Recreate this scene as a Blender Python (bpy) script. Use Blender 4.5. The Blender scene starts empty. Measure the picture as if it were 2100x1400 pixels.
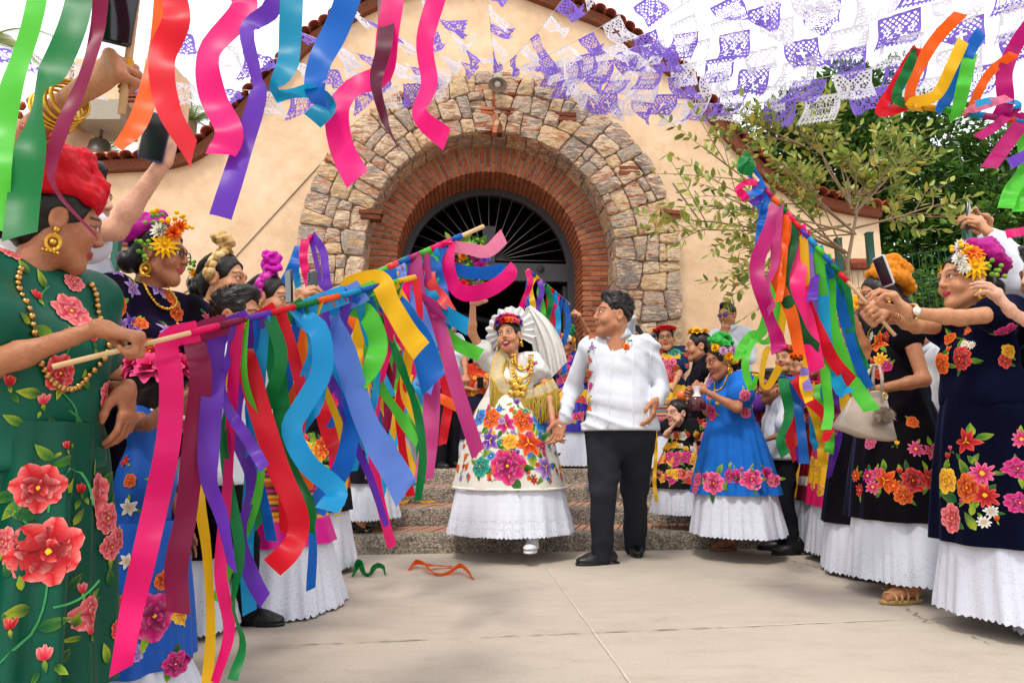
import bpy, math, random
import numpy as np
from mathutils import Vector, Matrix
from mathutils.bvhtree import BVHTree
R = math.radians
rnd = random.Random(7)
scn = bpy.context.scene
COL = scn.collection

# ------------------------------------------------------------------ camera
CAMZ = 0.73
PITCH = math.atan2(220, 1400)
FPX = 1400.0
cam_d = bpy.data.cameras.new('camera')
cam = bpy.data.objects.new('camera', cam_d); COL.objects.link(cam)
cam_d.sensor_width = 36.0; cam_d.lens = 36.0 * FPX / 2100.0
cam_d.clip_start = 0.05; cam_d.clip_end = 600
cam.location = (0, 0, CAMZ); cam.rotation_euler = (math.pi/2 + PITCH, 0, 0)
scn.camera = cam

# ------------------------------------------------------------------ sky, sun, exposure
SUN_EL, SUN_AZ = R(58), R(200)      # azimuth clockwise from +Y
w = bpy.data.worlds.new('World'); scn.world = w; w.use_nodes = True
nt = w.node_tree; nt.nodes.clear()
out = nt.nodes.new('ShaderNodeOutputWorld'); bg = nt.nodes.new('ShaderNodeBackground')
sky = nt.nodes.new('ShaderNodeTexSky'); sky.sky_type = 'NISHITA'; sky.sun_disc = False
sky.sun_elevation = SUN_EL; sky.sun_rotation = SUN_AZ; sky.dust_density = 2.0; sky.air_density = 1.0
tc = nt.nodes.new('ShaderNodeTexCoord'); ns = nt.nodes.new('ShaderNodeTexNoise')
ns.inputs['Scale'].default_value = 2.2; ns.inputs['Detail'].default_value = 6; ns.inputs['Roughness'].default_value = 0.55
rp = nt.nodes.new('ShaderNodeValToRGB')
rp.color_ramp.elements[0].position = 0.30; rp.color_ramp.elements[0].color = (0.62,)*3 + (1,)
rp.color_ramp.elements[1].position = 0.58; rp.color_ramp.elements[1].color = (1, 1, 1, 1)
mx = nt.nodes.new('ShaderNodeMix'); mx.data_type = 'RGBA'
mx.inputs['B'].default_value = (9.2, 9.35, 9.6, 1)
nt.links.new(tc.outputs['Generated'], ns.inputs['Vector']); nt.links.new(ns.outputs['Fac'], rp.inputs['Fac'])
nt.links.new(rp.outputs['Color'], mx.inputs['Factor']); nt.links.new(sky.outputs['Color'], mx.inputs['A'])
nt.links.new(mx.outputs['Result'], bg.inputs['Color']); bg.inputs['Strength'].default_value = 0.12
nt.links.new(bg.outputs['Background'], out.inputs['Surface'])
sun_d = bpy.data.lights.new('sun', 'SUN'); sun_d.energy = 1.5; sun_d.angle = R(10); sun_d.color = (1.0, 0.95, 0.87)
sun = bpy.data.objects.new('sun', sun_d); COL.objects.link(sun)
sdir = Vector((math.sin(SUN_AZ)*math.cos(SUN_EL), math.cos(SUN_AZ)*math.cos(SUN_EL), math.sin(SUN_EL)))
sun.rotation_euler = (-sdir).to_track_quat('-Z', 'Y').to_euler(); sun.location = sdir*30
vs = scn.view_settings; vs.view_transform = 'Standard'; vs.look = 'None'; vs.gamma = 1.0; vs.exposure = 0.62
vs.use_curve_mapping = False
scn.render.engine = 'CYCLES'; scn.cycles.max_bounces = 6; scn.cycles.transparent_max_bounces = 12
scn.cycles.use_denoising = True

# ------------------------------------------------------------------ helpers
CP, SP = math.cos(PITCH), math.sin(PITCH)
def at(px, py, Y):
    """world point seen at photo pixel (px, py) at forward distance Y"""
    x = (px - 1050)/FPX; y = (700 - py)/FPX
    d = Vector((x, CP - y*SP, SP + y*CP))
    return Vector((0, 0, CAMZ)) + d*(Y/d.y)
def ray(px, py):
    x = (px - 1050)/FPX; y = (700 - py)/FPX
    return Vector((x, CP - y*SP, SP + y*CP)).normalized()
def lin(c): return c/12.92 if c <= 0.04045 else ((c+0.055)/1.055)**2.4
def hexc(h):
    if not isinstance(h, str): return tuple(h)[:3]
    h = h.lstrip('#'); return tuple(lin(int(h[i:i+2], 16)/255) for i in (0, 2, 4))
def mixc(a, b, t): return tuple(a[i]*(1-t)+b[i]*t for i in range(3))

class MB:
    """collects vertices, faces and vertex colours; build() links them as one mesh object"""
    def __init__(s): s.v = []; s.f = []; s.c = []
    def add(s, verts, faces, col=(0.5, 0.5, 0.5)):
        o = len(s.v); s.v.extend([tuple(p) for p in verts]); s.f.extend([tuple(i+o for i in q) for q in faces])
        if len(col) == 3 and not hasattr(col[0], '__len__'): s.c.extend([tuple(col)]*len(verts))
        else: s.c.extend([tuple(x)[:3] for x in col])
        return o
    def box(s, lo, hi, col=(0.5,)*3, M=None):
        (a, b, c), (d, e, f) = lo, hi
        vv = [Vector(p) for p in ((a,b,c),(d,b,c),(d,e,c),(a,e,c),(a,b,f),(d,b,f),(d,e,f),(a,e,f))]
        if M is not None: vv = [M @ p for p in vv]
        s.add(vv, [(0,3,2,1),(4,5,6,7),(0,1,5,4),(1,2,6,5),(2,3,7,6),(3,0,4,7)], col)
    def tube(s, pts, rad, n=8, col=(0.5,)*3, cap=True):
        pts = [Vector(p) for p in pts]; rings = []; m = len(pts)
        rad = rad if hasattr(rad, '__len__') else [rad]*m
        t0 = (pts[1]-pts[0]).normalized(); a = t0.orthogonal().normalized()
        for i in range(m):
            t = (pts[min(i+1, m-1)]-pts[max(i-1, 0)]).normalized()
            a = (a - t*a.dot(t)).normalized(); b = t.cross(a)
            rings.append([pts[i]+(a*math.cos(2*math.pi*k/n)+b*math.sin(2*math.pi*k/n))*rad[i] for k in range(n)])
        s.loft(rings, col, cap=cap)
    def loft(s, rings, col=(0.5,)*3, closed=True, cap=False):
        n = len(rings[0]); vv = [p for r in rings for p in r]; ff = []
        for i in range(len(rings)-1):
            for k in range(n if closed else n-1):
                k2 = (k+1) % n; ff.append((i*n+k, i*n+k2, (i+1)*n+k2, (i+1)*n+k))
        if cap: ff += [tuple(range(n-1, -1, -1)), tuple((len(rings)-1)*n+k for k in range(n))]
        s.add(vv, ff, col)
    def sphere(s, c, r, col=(0.5,)*3, nu=10, nv=6, M=None):
        c = Vector(c); rr = r if hasattr(r, '__len__') else (r, r, r); vv = [(0, 0, rr[2])]
        for j in range(1, nv):
            ph = math.pi*j/nv
            for k in range(nu):
                th = 2*math.pi*k/nu; vv.append((rr[0]*math.sin(ph)*math.cos(th), rr[1]*math.sin(ph)*math.sin(th), rr[2]*math.cos(ph)))
        vv.append((0, 0, -rr[2])); ff = []
        for k in range(nu): ff.append((0, 1+k, 1+(k+1) % nu))
        for j in range(nv-2):
            for k in range(nu):
                a = 1+j*nu; ff.append((a+k, a+nu+k, a+nu+(k+1) % nu, a+(k+1) % nu))
        L = len(vv)-1; a = 1+(nv-2)*nu
        for k in range(nu): ff.append((a+k, L, a+(k+1) % nu))
        vv = [c + ((M @ Vector(p)) if M is not None else Vector(p)) for p in vv]
        s.add(vv, ff, col)
    def np_add(s, V, F, C):
        o = len(s.v); s.v.extend(map(tuple, V.tolist())); s.f.extend(map(tuple, (F+o).tolist())); s.c.extend(map(tuple, C.tolist()))
    def build(s, name, mat, parent=None, smooth=True, origin=None):
        return mesh_obj(name, s.v, s.f, s.c, mat, parent, smooth, origin)

def mesh_obj(name, v, f, c, mat, parent=None, smooth=True, origin=None):
    me = bpy.data.meshes.new(name); V = np.array(v, dtype=np.float32).reshape(-1, 3)
    if origin is not None: V = V - np.array(origin, dtype=np.float32)
    me.from_pydata([tuple(p) for p in V.tolist()], [], f)
    if c is not None:
        at_ = me.color_attributes.new('Col', 'FLOAT_COLOR', 'POINT')
        C = np.ones((len(V), 4), dtype=np.float32); C[:, :3] = np.array(c, dtype=np.float32).reshape(-1, 3); at_.data.foreach_set('color', C.ravel())
    if smooth: me.polygons.foreach_set('use_smooth', np.ones(len(me.polygons), dtype=bool))
    me.materials.append(mat); me.update()
    o = bpy.data.objects.new(name, me); COL.objects.link(o)
    if parent is not None: o.parent = parent
    return o
def empty(name, loc=(0, 0, 0), rz=0):
    o = bpy.data.objects.new(name, None); COL.objects.link(o); o.location = loc; o.rotation_euler = (0, 0, rz); o.empty_display_size = 0.1
    return o
def tag(o, label=None, cat=None, group=None, kind=None):
    if label: o['label'] = label
    if cat: o['category'] = cat
    if group: o['group'] = group
    if kind: o['kind'] = kind
    return o
def inst(src, name, parent=None, M=None):
    o = bpy.data.objects.new(name, src if isinstance(src, bpy.types.Mesh) else src.data); COL.objects.link(o)
    if parent is not None: o.parent = parent
    if M is not None: o.matrix_local = M
    return o

# ------------------------------------------------------------------ materials
def newmat(name):
    m = bpy.data.materials.new(name); m.use_nodes = True; nt = m.node_tree
    b = nt.nodes['Principled BSDF']; return m, nt, b
def N(nt, t, **kw):
    n = nt.nodes.new(t)
    for k, v in kw.items():
        if k in n.inputs: n.inputs[k].default_value = v
        else: setattr(n, k, v)
    return n
def obj_coord(nt): return N(nt, 'ShaderNodeTexCoord').outputs['Object']
def bump(nt, b, hsock, strength=0.3, dist=0.01):
    n = N(nt, 'ShaderNodeBump', Strength=strength, Distance=dist); nt.links.new(hsock, n.inputs['Height']); nt.links.new(n.outputs['Normal'], b.inputs['Normal']); return n
def noise(nt, scale, detail=4, rough=0.55, vec=None, stretch=None):
    n = N(nt, 'ShaderNodeTexNoise', Scale=scale, Detail=detail, Roughness=rough)
    v = vec or obj_coord(nt)
    if stretch:
        mp = N(nt, 'ShaderNodeMapping'); mp.inputs['Scale'].default_value = stretch; nt.links.new(v, mp.inputs['Vector']); v = mp.outputs['Vector']
    nt.links.new(v, n.inputs['Vector']); return n
def ramp(nt, fac, stops):
    r = N(nt, 'ShaderNodeValToRGB'); e = r.color_ramp.elements
    while len(e) < len(stops): e.new(0.5)
    for el, (p, c) in zip(e, stops): el.position = p; el.color = tuple(c)[:3]+(1,)
    nt.links.new(fac, r.inputs['Fac']); return r.outputs['Color']
def mixn(nt, fac, a, b, mode='MIX'):
    m = N(nt, 'ShaderNodeMix', data_type='RGBA', blend_type=mode)
    for s, k in ((fac, 'Factor'), (a, 'A'), (b, 'B')):
        if hasattr(s, 'is_linked') or hasattr(s, 'links'): nt.links.new(s, m.inputs[k])
        else: m.inputs[k].default_value = s if k == 'Factor' else tuple(s)[:3]+(1,)
    return m.outputs['Result']

def cloth_mat(name, rough=0.85, sheen=0.0, weave=700, wstr=0.12, wrinkle=0.25, spec=0.12, sheen_tint=None, wscale=14, stretch=None, metallic=0.0, vary=0.12, wdet=4):
    m, nt, b = newmat(name); a = N(nt, 'ShaderNodeAttribute', attribute_name='Col')
    n1 = noise(nt, wscale, wdet, 0.5, stretch=stretch); n2 = noise(nt, weave, 2, 0.5)
    var = ramp(nt, n1.outputs['Fac'], [(0.3, (1-vary,)*3), (0.7, (1, 1, 1))])
    nt.links.new(mixn(nt, 1.0, a.outputs['Color'], var, 'MULTIPLY'), b.inputs['Base Color'])
    b.inputs['Roughness'].default_value = rough; b.inputs['Specular IOR Level'].default_value = spec; b.inputs['Metallic'].default_value = metallic
    if sheen: b.inputs['Sheen Weight'].default_value = sheen; b.inputs['Sheen Roughness'].default_value = 0.35
    if sheen_tint: b.inputs['Sheen Tint'].default_value = tuple(sheen_tint)+(1,)
    b1 = N(nt, 'ShaderNodeBump', Strength=wrinkle, Distance=0.02); nt.links.new(n1.outputs['Fac'], b1.inputs['Height'])
    b2 = N(nt, 'ShaderNodeBump', Strength=wstr, Distance=0.002); nt.links.new(n2.outputs['Fac'], b2.inputs['Height'])
    nt.links.new(b1.outputs['Normal'], b2.inputs['Normal']); nt.links.new(b2.outputs['Normal'], b.inputs['Normal'])
    return m
M_CLOTH = cloth_mat('cotton_cloth')
M_SATIN = cloth_mat('satin_cloth', rough=0.4, spec=0.16, wrinkle=0.45, wscale=9, stretch=(1.6, 1.6, 0.3), wdet=1.5, vary=0.05, wstr=.05)
M_VELVET = cloth_mat('velvet_cloth', rough=0.95, spec=0.03, sheen=0.12, sheen_tint=(0.25, 0.3, 0.8), wrinkle=0.4, wscale=10, stretch=(1.6, 1.6, 0.3), wdet=1.5)
M_TURBAN = cloth_mat('gathered_satin', rough=0.5, spec=0.14, wrinkle=0.35, wscale=30, wdet=2, vary=0.06, wstr=.08)
M_EMB = cloth_mat('embroidery_thread', rough=0.6, spec=0.12, weave=420, wstr=0.5, wrinkle=0.1, vary=0.2, wscale=60)
M_WOOL = cloth_mat('dark_suiting', rough=0.9, spec=0.08, wrinkle=0.55, wscale=7)
M_LEATHER = cloth_mat('leather', rough=0.38, spec=0.5, weave=300, wstr=0.15, wrinkle=0.2, wscale=20)
M_GOLD = cloth_mat('gold_metal', rough=0.28, metallic=1.0, weave=300, wstr=0.2, wrinkle=0.15, wscale=90)
M_FLOWER = cloth_mat('petal', rough=0.65, spec=0.14, weave=120, wstr=0.15, wrinkle=0.2, wscale=40)
M_FRINGE = cloth_mat('gold_fringe', rough=0.45, spec=0.5, wrinkle=0.3, wscale=60, stretch=(3, 3, 0.2))
M_GLOSS = cloth_mat('glossy_plastic', rough=0.15, spec=0.6, wstr=0.0, wrinkle=0.02, vary=0.03)
def skin_mat():
    m, nt, b = newmat('skin'); a = N(nt, 'ShaderNodeAttribute', attribute_name='Col')
    n1 = noise(nt, 24, 6, 0.65); n2 = noise(nt, 330, 4, 0.7); n3 = noise(nt, 120, 3, 0.6)
    var = ramp(nt, n1.outputs['Fac'], [(0.28, (0.80, 0.72, 0.68)), (0.5, (1, 1, 1)), (0.75, (1.1, 1.07, 1.04))])
    v2 = ramp(nt, n3.outputs['Fac'], [(0.3, (0.9, 0.86, 0.84)), (0.6, (1.03, 1.03, 1.03))])
    nt.links.new(mixn(nt, 1.0, mixn(nt, 1.0, a.outputs['Color'], var, 'MULTIPLY'), v2, 'MULTIPLY'), b.inputs['Base Color'])
    rr = N(nt, 'ShaderNodeMapRange'); rr.inputs['To Min'].default_value = 0.36; rr.inputs['To Max'].default_value = 0.62; nt.links.new(n1.outputs['Fac'], rr.inputs['Value']); nt.links.new(rr.outputs[0], b.inputs['Roughness'])
    b.inputs['Specular IOR Level'].default_value = 0.32; b.inputs['Subsurface Weight'].default_value = 0.1; b.inputs['Subsurface Radius'].default_value = (0.012, 0.005, 0.003)
    b1 = N(nt, 'ShaderNodeBump', Strength=0.3, Distance=0.003); nt.links.new(n3.outputs['Fac'], b1.inputs['Height'])
    b2 = N(nt, 'ShaderNodeBump', Strength=0.2, Distance=0.0012); nt.links.new(n2.outputs['Fac'], b2.inputs['Height']); nt.links.new(b1.outputs['Normal'], b2.inputs['Normal']); nt.links.new(b2.outputs['Normal'], b.inputs['Normal']); return m
M_SKIN = skin_mat()
def hair_mat():
    m, nt, b = newmat('hair'); a = N(nt, 'ShaderNodeAttribute', attribute_name='Col')
    n1 = noise(nt, 170, 3, 0.6, stretch=(0.14, 0.35, 1.0)); n2 = noise(nt, 30, 3, 0.6, stretch=(0.3, 0.5, 1.0))
    var = ramp(nt, n1.outputs['Fac'], [(0.35, (0.45,)*3), (0.7, (1.9, 1.7, 1.5))])
    nt.links.new(mixn(nt, 1.0, a.outputs['Color'], var, 'MULTIPLY'), b.inputs['Base Color'])
    b.inputs['Roughness'].default_value = 0.42; b.inputs['Specular IOR Level'].default_value = 0.3; b.inputs['Anisotropic'].default_value = 0.6
    b1 = N(nt, 'ShaderNodeBump', Strength=0.4, Distance=0.006); nt.links.new(n2.outputs['Fac'], b1.inputs['Height'])
    b2 = N(nt, 'ShaderNodeBump', Strength=0.5, Distance=0.002); nt.links.new(n1.outputs['Fac'], b2.inputs['Height']); nt.links.new(b1.outputs['Normal'], b2.inputs['Normal']); nt.links.new(b2.outputs['Normal'], b.inputs['Normal']); return m
M_HAIR = hair_mat()
def ribbon_mat():
    m, nt, b = newmat('plastic_ribbon'); a = N(nt, 'ShaderNodeAttribute', attribute_name='Col')
    n1 = noise(nt, 14, 1.5, 0.4); outn = nt.nodes['Material Output']
    nt.links.new(a.outputs['Color'], b.inputs['Base Color']); b.inputs['Roughness'].default_value = 0.38; b.inputs['Specular IOR Level'].default_value = 0.34
    bp = bump(nt, b, n1.outputs['Fac'], 0.1, 0.02)
    tr = N(nt, 'ShaderNodeBsdfTranslucent'); nt.links.new(a.outputs['Color'], tr.inputs['Color']); nt.links.new(bp.outputs['Normal'], tr.inputs['Normal'])
    ms = N(nt, 'ShaderNodeMixShader'); ms.inputs[0].default_value = 0.48
    nt.links.new(b.outputs[0], ms.inputs[1]); nt.links.new(tr.outputs[0], ms.inputs[2]); nt.links.new(ms.outputs[0], outn.inputs['Surface']); return m
M_RIBBON = ribbon_mat()
def paper_mat():
    m, nt, b = newmat('tissue_paper'); a = N(nt, 'ShaderNodeAttribute', attribute_name='Col'); outn = nt.nodes['Material Output']
    nt.links.new(a.outputs['Color'], b.inputs['Base Color']); b.inputs['Roughness'].default_value = 0.7
    tr = N(nt, 'ShaderNodeBsdfTranslucent'); nt.links.new(a.outputs['Color'], tr.inputs['Color'])
    ms = N(nt, 'ShaderNodeMixShader'); ms.inputs[0].default_value = 0.5
    nt.links.new(b.outputs[0], ms.inputs[1]); nt.links.new(tr.outputs[0], ms.inputs[2]); nt.links.new(ms.outputs[0], outn.inputs['Surface']); return m
M_PAPER = paper_mat()
def lace_mat():
    """white cotton lace: fine woven relief and small eyelet holes in the lower part"""
    m, nt, b = newmat('white_lace'); a = N(nt, 'ShaderNodeAttribute', attribute_name='Col'); outn = nt.nodes['Material Output']
    uv = N(nt, 'ShaderNodeUVMap', uv_map='UV').outputs['UV']
    vo = N(nt, 'ShaderNodeTexVoronoi', Scale=1.0, Randomness=0.55); mp = N(nt, 'ShaderNodeMapping'); mp.inputs['Scale'].default_value = (105, 85, 1)
    nt.links.new(uv, mp.inputs['Vector']); nt.links.new(mp.outputs['Vector'], vo.inputs['Vector'])
    vo2 = N(nt, 'ShaderNodeTexVoronoi', Scale=1.0, Randomness=0.6, feature='SMOOTH_F1'); mp2 = N(nt, 'ShaderNodeMapping'); mp2.inputs['Scale'].default_value = (26, 26, 1)
    nt.links.new(uv, mp2.inputs['Vector']); nt.links.new(mp2.outputs['Vector'], vo2.inputs['Vector'])
    n1 = noise(nt, 10, 4, 0.6, stretch=(2.5, 2.5, 0.3))
    nt.links.new(a.outputs['Color'], b.inputs['Base Color']); b.inputs['Roughness'].default_value = 0.9
    # the red channel of 'Lace' tells the weave: 0 plain cotton, 1 open lace
    la = N(nt, 'ShaderNodeAttribute', attribute_name='Lace')
    lt = N(nt, 'ShaderNodeMath', operation='LESS_THAN'); lt.inputs[1].default_value = 0.24; nt.links.new(vo.outputs['Distance'], lt.inputs[0])
    gt = N(nt, 'ShaderNodeMath', operation='GREATER_THAN'); gt.inputs[1].default_value = 0.22; nt.links.new(vo2.outputs['Distance'], gt.inputs[0])
    h1 = N(nt, 'ShaderNodeMath', operation='MULTIPLY'); nt.links.new(lt.outputs[0], h1.inputs[0]); nt.links.new(gt.outputs[0], h1.inputs[1])
    h2 = N(nt, 'ShaderNodeMath', operation='MULTIPLY'); nt.links.new(h1.outputs[0], h2.inputs[0]); nt.links.new(la.outputs['Fac'], h2.inputs[1])
    b1 = N(nt, 'ShaderNodeBump', Strength=0.35, Distance=0.02); nt.links.new(n1.outputs['Fac'], b1.inputs['Height'])
    hm = N(nt, 'ShaderNodeMath', operation='MULTIPLY'); nt.links.new(vo2.outputs['Distance'], hm.inputs[0]); nt.links.new(la.outputs['Fac'], hm.inputs[1])
    b2 = N(nt, 'ShaderNodeBump', Strength=0.6, Distance=0.006); nt.links.new(hm.outputs[0], b2.inputs['Height'])
    sx = N(nt, 'ShaderNodeSeparateXYZ'); nt.links.new(uv, sx.inputs[0]); mu = N(nt, 'ShaderNodeMath', operation='MULTIPLY'); mu.inputs[1].default_value = 150.0; nt.links.new(sx.outputs['Y'], mu.inputs[0]); si = N(nt, 'ShaderNodeMath', operation='SINE'); nt.links.new(mu.outputs[0], si.inputs[0])
    pw = N(nt, 'ShaderNodeMath', operation='GREATER_THAN'); pw.inputs[1].default_value = 0.75; nt.links.new(si.outputs[0], pw.inputs[0])
    b3 = N(nt, 'ShaderNodeBump', Strength=0.5, Distance=0.004); nt.links.new(pw.outputs[0], b3.inputs['Height']); nt.links.new(b1.outputs['Normal'], b3.inputs['Normal'])
    nt.links.new(b3.outputs['Normal'], b2.inputs['Normal']); nt.links.new(b2.outputs['Normal'], b.inputs['Normal'])
    tr = N(nt, 'ShaderNodeBsdfTransparent'); ms = N(nt, 'ShaderNodeMixShader')
    h3 = N(nt, 'ShaderNodeMath', operation='MULTIPLY'); h3.inputs[1].default_value = 0.75; nt.links.new(h2.outputs[0], h3.inputs[0]); nt.links.new(h3.outputs[0], ms.inputs[0]); nt.links.new(b.outputs[0], ms.inputs[1]); nt.links.new(tr.outputs[0], ms.inputs[2]); nt.links.new(ms.outputs[0], outn.inputs['Surface'])
    return m
M_LACE = lace_mat()
def rock_mat(name, stops, scale=6, bstr=0.6, streak=None, rough=0.9, randw=0.75):
    m, nt, b = newmat(name); oi = N(nt, 'ShaderNodeObjectInfo'); tc = N(nt, 'ShaderNodeTexCoord')
    add = N(nt, 'ShaderNodeVectorMath', operation='ADD'); nt.links.new(tc.outputs['Object'], add.inputs[0])
    sc = N(nt, 'ShaderNodeVectorMath', operation='SCALE'); sc.inputs['Scale'].default_value = 37.0
    cx = N(nt, 'ShaderNodeCombineXYZ'); nt.links.new(oi.outputs['Random'], cx.inputs[0]); nt.links.new(oi.outputs['Random'], cx.inputs[1]); nt.links.new(cx.outputs[0], sc.inputs[0]); nt.links.new(sc.outputs[0], add.inputs[1])
    n0 = noise(nt, scale, 8, 0.65, vec=add.outputs[0], stretch=streak); n1 = noise(nt, scale*5, 6, 0.7, vec=add.outputs[0], stretch=streak)
    mm = N(nt, 'ShaderNodeMath', operation='MULTIPLY_ADD'); nt.links.new(oi.outputs['Random'], mm.inputs[0]); mm.inputs[1].default_value = randw
    m2 = N(nt, 'ShaderNodeMath', operation='MULTIPLY_ADD'); nt.links.new(n0.outputs['Fac'], m2.inputs[0]); m2.inputs[1].default_value = 1.0; m2.inputs[2].default_value = -0.5+ (1-randw)/2
    nt.links.new(m2.outputs[0], mm.inputs[2]); col = ramp(nt, mm.outputs[0], stops)
    dk = ramp(nt, n1.outputs['Fac'], [(0.32, (0.42, 0.36, 0.32)), (0.5, (1, 1, 1)), (0.75, (1.15, 1.12, 1.08))])
    nt.links.new(mixn(nt, 0.85, col, dk, 'MULTIPLY'), b.inputs['Base Color']); b.inputs['Roughness'].default_value = rough; b.inputs['Specular IOR Level'].default_value = 0.25
    bump(nt, b, n1.outputs['Fac'], bstr, 0.03); return m
M_STONE = rock_mat('quarry_stone', [(0.0, hexc('#c98e5c')), (0.12, hexc('#ead2ac')), (0.22, hexc('#d8ae7c')), (0.32, hexc('#9c9690')), (0.42, hexc('#d9bfa6')), (0.52, hexc('#b8724a')), (0.62, hexc('#efdcbc')), (0.72, hexc('#c49a7e')), (0.8, hexc('#80807f')), (0.88, hexc('#e4cdb0')), (1.0, hexc('#a55c3a'))], 4.0, 1.0, streak=(1, 3, 5), randw=0.9)
M_BRICK = rock_mat('fired_brick', [(0.0, hexc('#9c5336')), (0.3, hexc('#b26744')), (0.55, hexc('#c07a56')), (0.8, hexc('#96482e')), (1.0, hexc('#b48368'))], 9, 0.5)
M_DKBRICK = rock_mat('weathered_brick', [(0.0, hexc('#5d3626')), (0.5, hexc('#8a4a30')), (1.0, hexc('#6b4a3a'))], 9, 0.6)
M_TILE = rock_mat('clay_roof_tile', [(0.0, hexc('#8a3f2b')), (0.5, hexc('#7a3626')), (0.8, hexc('#a2553b')), (1.0, hexc('#5d3228'))], 7, 0.4)
M_MORTAR = rock_mat('mortar', [(0.0, hexc('#8f8070')), (0.5, hexc('#a08f7c')), (1.0, hexc('#7f7162'))], 5, 0.7, randw=0.1)
M_AGG = rock_mat('pebble_concrete', [(0.0, hexc('#706a62')), (0.4, hexc('#8f877c')), (0.7, hexc('#a49c90')), (1.0, hexc('#645e56'))], 3, 0.4, randw=0.1)
M_TREAD = rock_mat('tread_brick', [(0.0, hexc('#a57760')), (0.4, hexc('#b58a72')), (0.8, hexc('#9a6650')), (1.0, hexc('#bb9c86'))], 14, 0.3, randw=0.2)
def agg_detail():
    nt = M_AGG.node_tree; b = nt.nodes['Principled BSDF']
    v = N(nt, 'ShaderNodeTexVoronoi', Scale=85); nt.links.new(obj_coord(nt), v.inputs['Vector'])
    src = b.inputs['Base Color'].links[0].from_socket
    c = ramp(nt, v.outputs['Color'], [(0.15, (0.35, 0.32, 0.3)), (0.5, (0.9, 0.88, 0.84)), (0.85, (1.5, 1.42, 1.3))])
    nt.links.new(mixn(nt, 0.85, src, c, 'MULTIPLY'), b.inputs['Base Color'])
    for l in list(b.inputs['Normal'].links): nt.links.remove(l)
    bump(nt, b, v.outputs['Distance'], 0.9, 0.012)
agg_detail()
def stucco_mat():
    m, nt, b = newmat('ochre_stucco'); n0 = noise(nt, 0.9, 8, 0.65); n1 = noise(nt, 5, 8, 0.7); n2 = noise(nt, 60, 4, 0.6)
    c = ramp(nt, n0.outputs['Fac'], [(0.25, hexc('#d3af8b')), (0.5, hexc('#dcbd9b')), (0.75, hexc('#e5ccb0'))])
    d = ramp(nt, n1.outputs['Fac'], [(0.3, (0.86, 0.82, 0.78)), (0.55, (1, 1, 1)), (0.72, (1.08, 1.06, 1.04))])
    nt.links.new(mixn(nt, 1.0, c, d, 'MULTIPLY'), b.inputs['Base Color']); b.inputs['Roughness'].default_value = 0.95; b.inputs['Specular IOR Level'].default_value = 0.15
    bump(nt, b, n2.outputs['Fac'], 0.35, 0.01); return m
M_STUCCO = stucco_mat()
def ground_mat():
    m, nt, b = newmat('plaza_concrete'); n0 = noise(nt, 0.35, 8, 0.6); n1 = noise(nt, 3, 8, 0.7, stretch=(1, 3.5, 1)); n2 = noise(nt, 90, 4, 0.7); n3 = noise(nt, 2.1, 8, 0.78)
    c = ramp(nt, n0.outputs['Fac'], [(0.3, hexc('#a79b8d')), (0.55, hexc('#b4a899')), (0.75, hexc('#beb2a4'))])
    d = ramp(nt, n1.outputs['Fac'], [(0.28, (0.88, 0.86, 0.84)), (0.5, (1, 1, 1)), (0.75, (1.04, 1.03, 1.02))])
    e = ramp(nt, n2.outputs['Fac'], [(0.3, (0.9, 0.9, 0.9)), (0.6, (1.03, 1.03, 1.03))])
    s = ramp(nt, n3.outputs['Fac'], [(0.26, (0.6, 0.54, 0.48)), (0.36, (0.93, 0.92, 0.9)), (0.5, (1, 1, 1)), (0.72, (1.06, 1.05, 1.04))])
    x = mixn(nt, 1.0, mixn(nt, 1.0, c, d, 'MULTIPLY'), e, 'MULTIPLY')
    nt.links.new(mixn(nt, 0.8, x, s, 'MULTIPLY'), b.inputs['Base Color']); b.inputs['Roughness'].default_value = 0.82; b.inputs['Specular IOR Level'].default_value = 0.3
    bump(nt, b, n2.outputs['Fac'], 0.2, 0.004); return m
M_GROUND = ground_mat()
def plain(name, col, rough=0.6, metal=0.0, bstr=0.15, bscale=40, spec=0.4, vary=0.2):
    m, nt, b = newmat(name); n = noise(nt, bscale, 5, 0.6); c = hexc(col)
    nt.links.new(ramp(nt, n.outputs['Fac'], [(0.3, tuple(x*(1-vary) for x in c)), (0.7, c)]), b.inputs['Base Color'])
    b.inputs['Roughness'].default_value = rough; b.inputs['Metallic'].default_value = metal; b.inputs['Specular IOR Level'].default_value = spec
    bump(nt, b, n.outputs['Fac'], bstr, 0.004); return m
M_IRON = plain('dark_iron', '#4a4a4c', 0.5, 0.3); M_ROD = plain('pale_iron_rod', '#8a8886', 0.4, 0.5)
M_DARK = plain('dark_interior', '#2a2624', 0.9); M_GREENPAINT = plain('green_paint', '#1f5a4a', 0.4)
M_WOOD = plain('pale_wood', '#d8b283', 0.6, bscale=25); M_STEEL = plain('bronze_metal', '#5a5148', 0.45, 0.5)
M_CONC = plain('grey_concrete', '#a39a8c', 0.9); M_BARK = plain('bark', '#8a7358', 0.9, bscale=30, bstr=0.6); M_DKBARK = plain('dark_bark', '#4a3d30', 0.9, bscale=30, bstr=0.6)
M_CORD = plain('white_cord', '#e8e6e0', 0.8); M_PHONE = plain('phone_glass', '#17181c', 0.1, bstr=0.0, spec=0.6)
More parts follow.
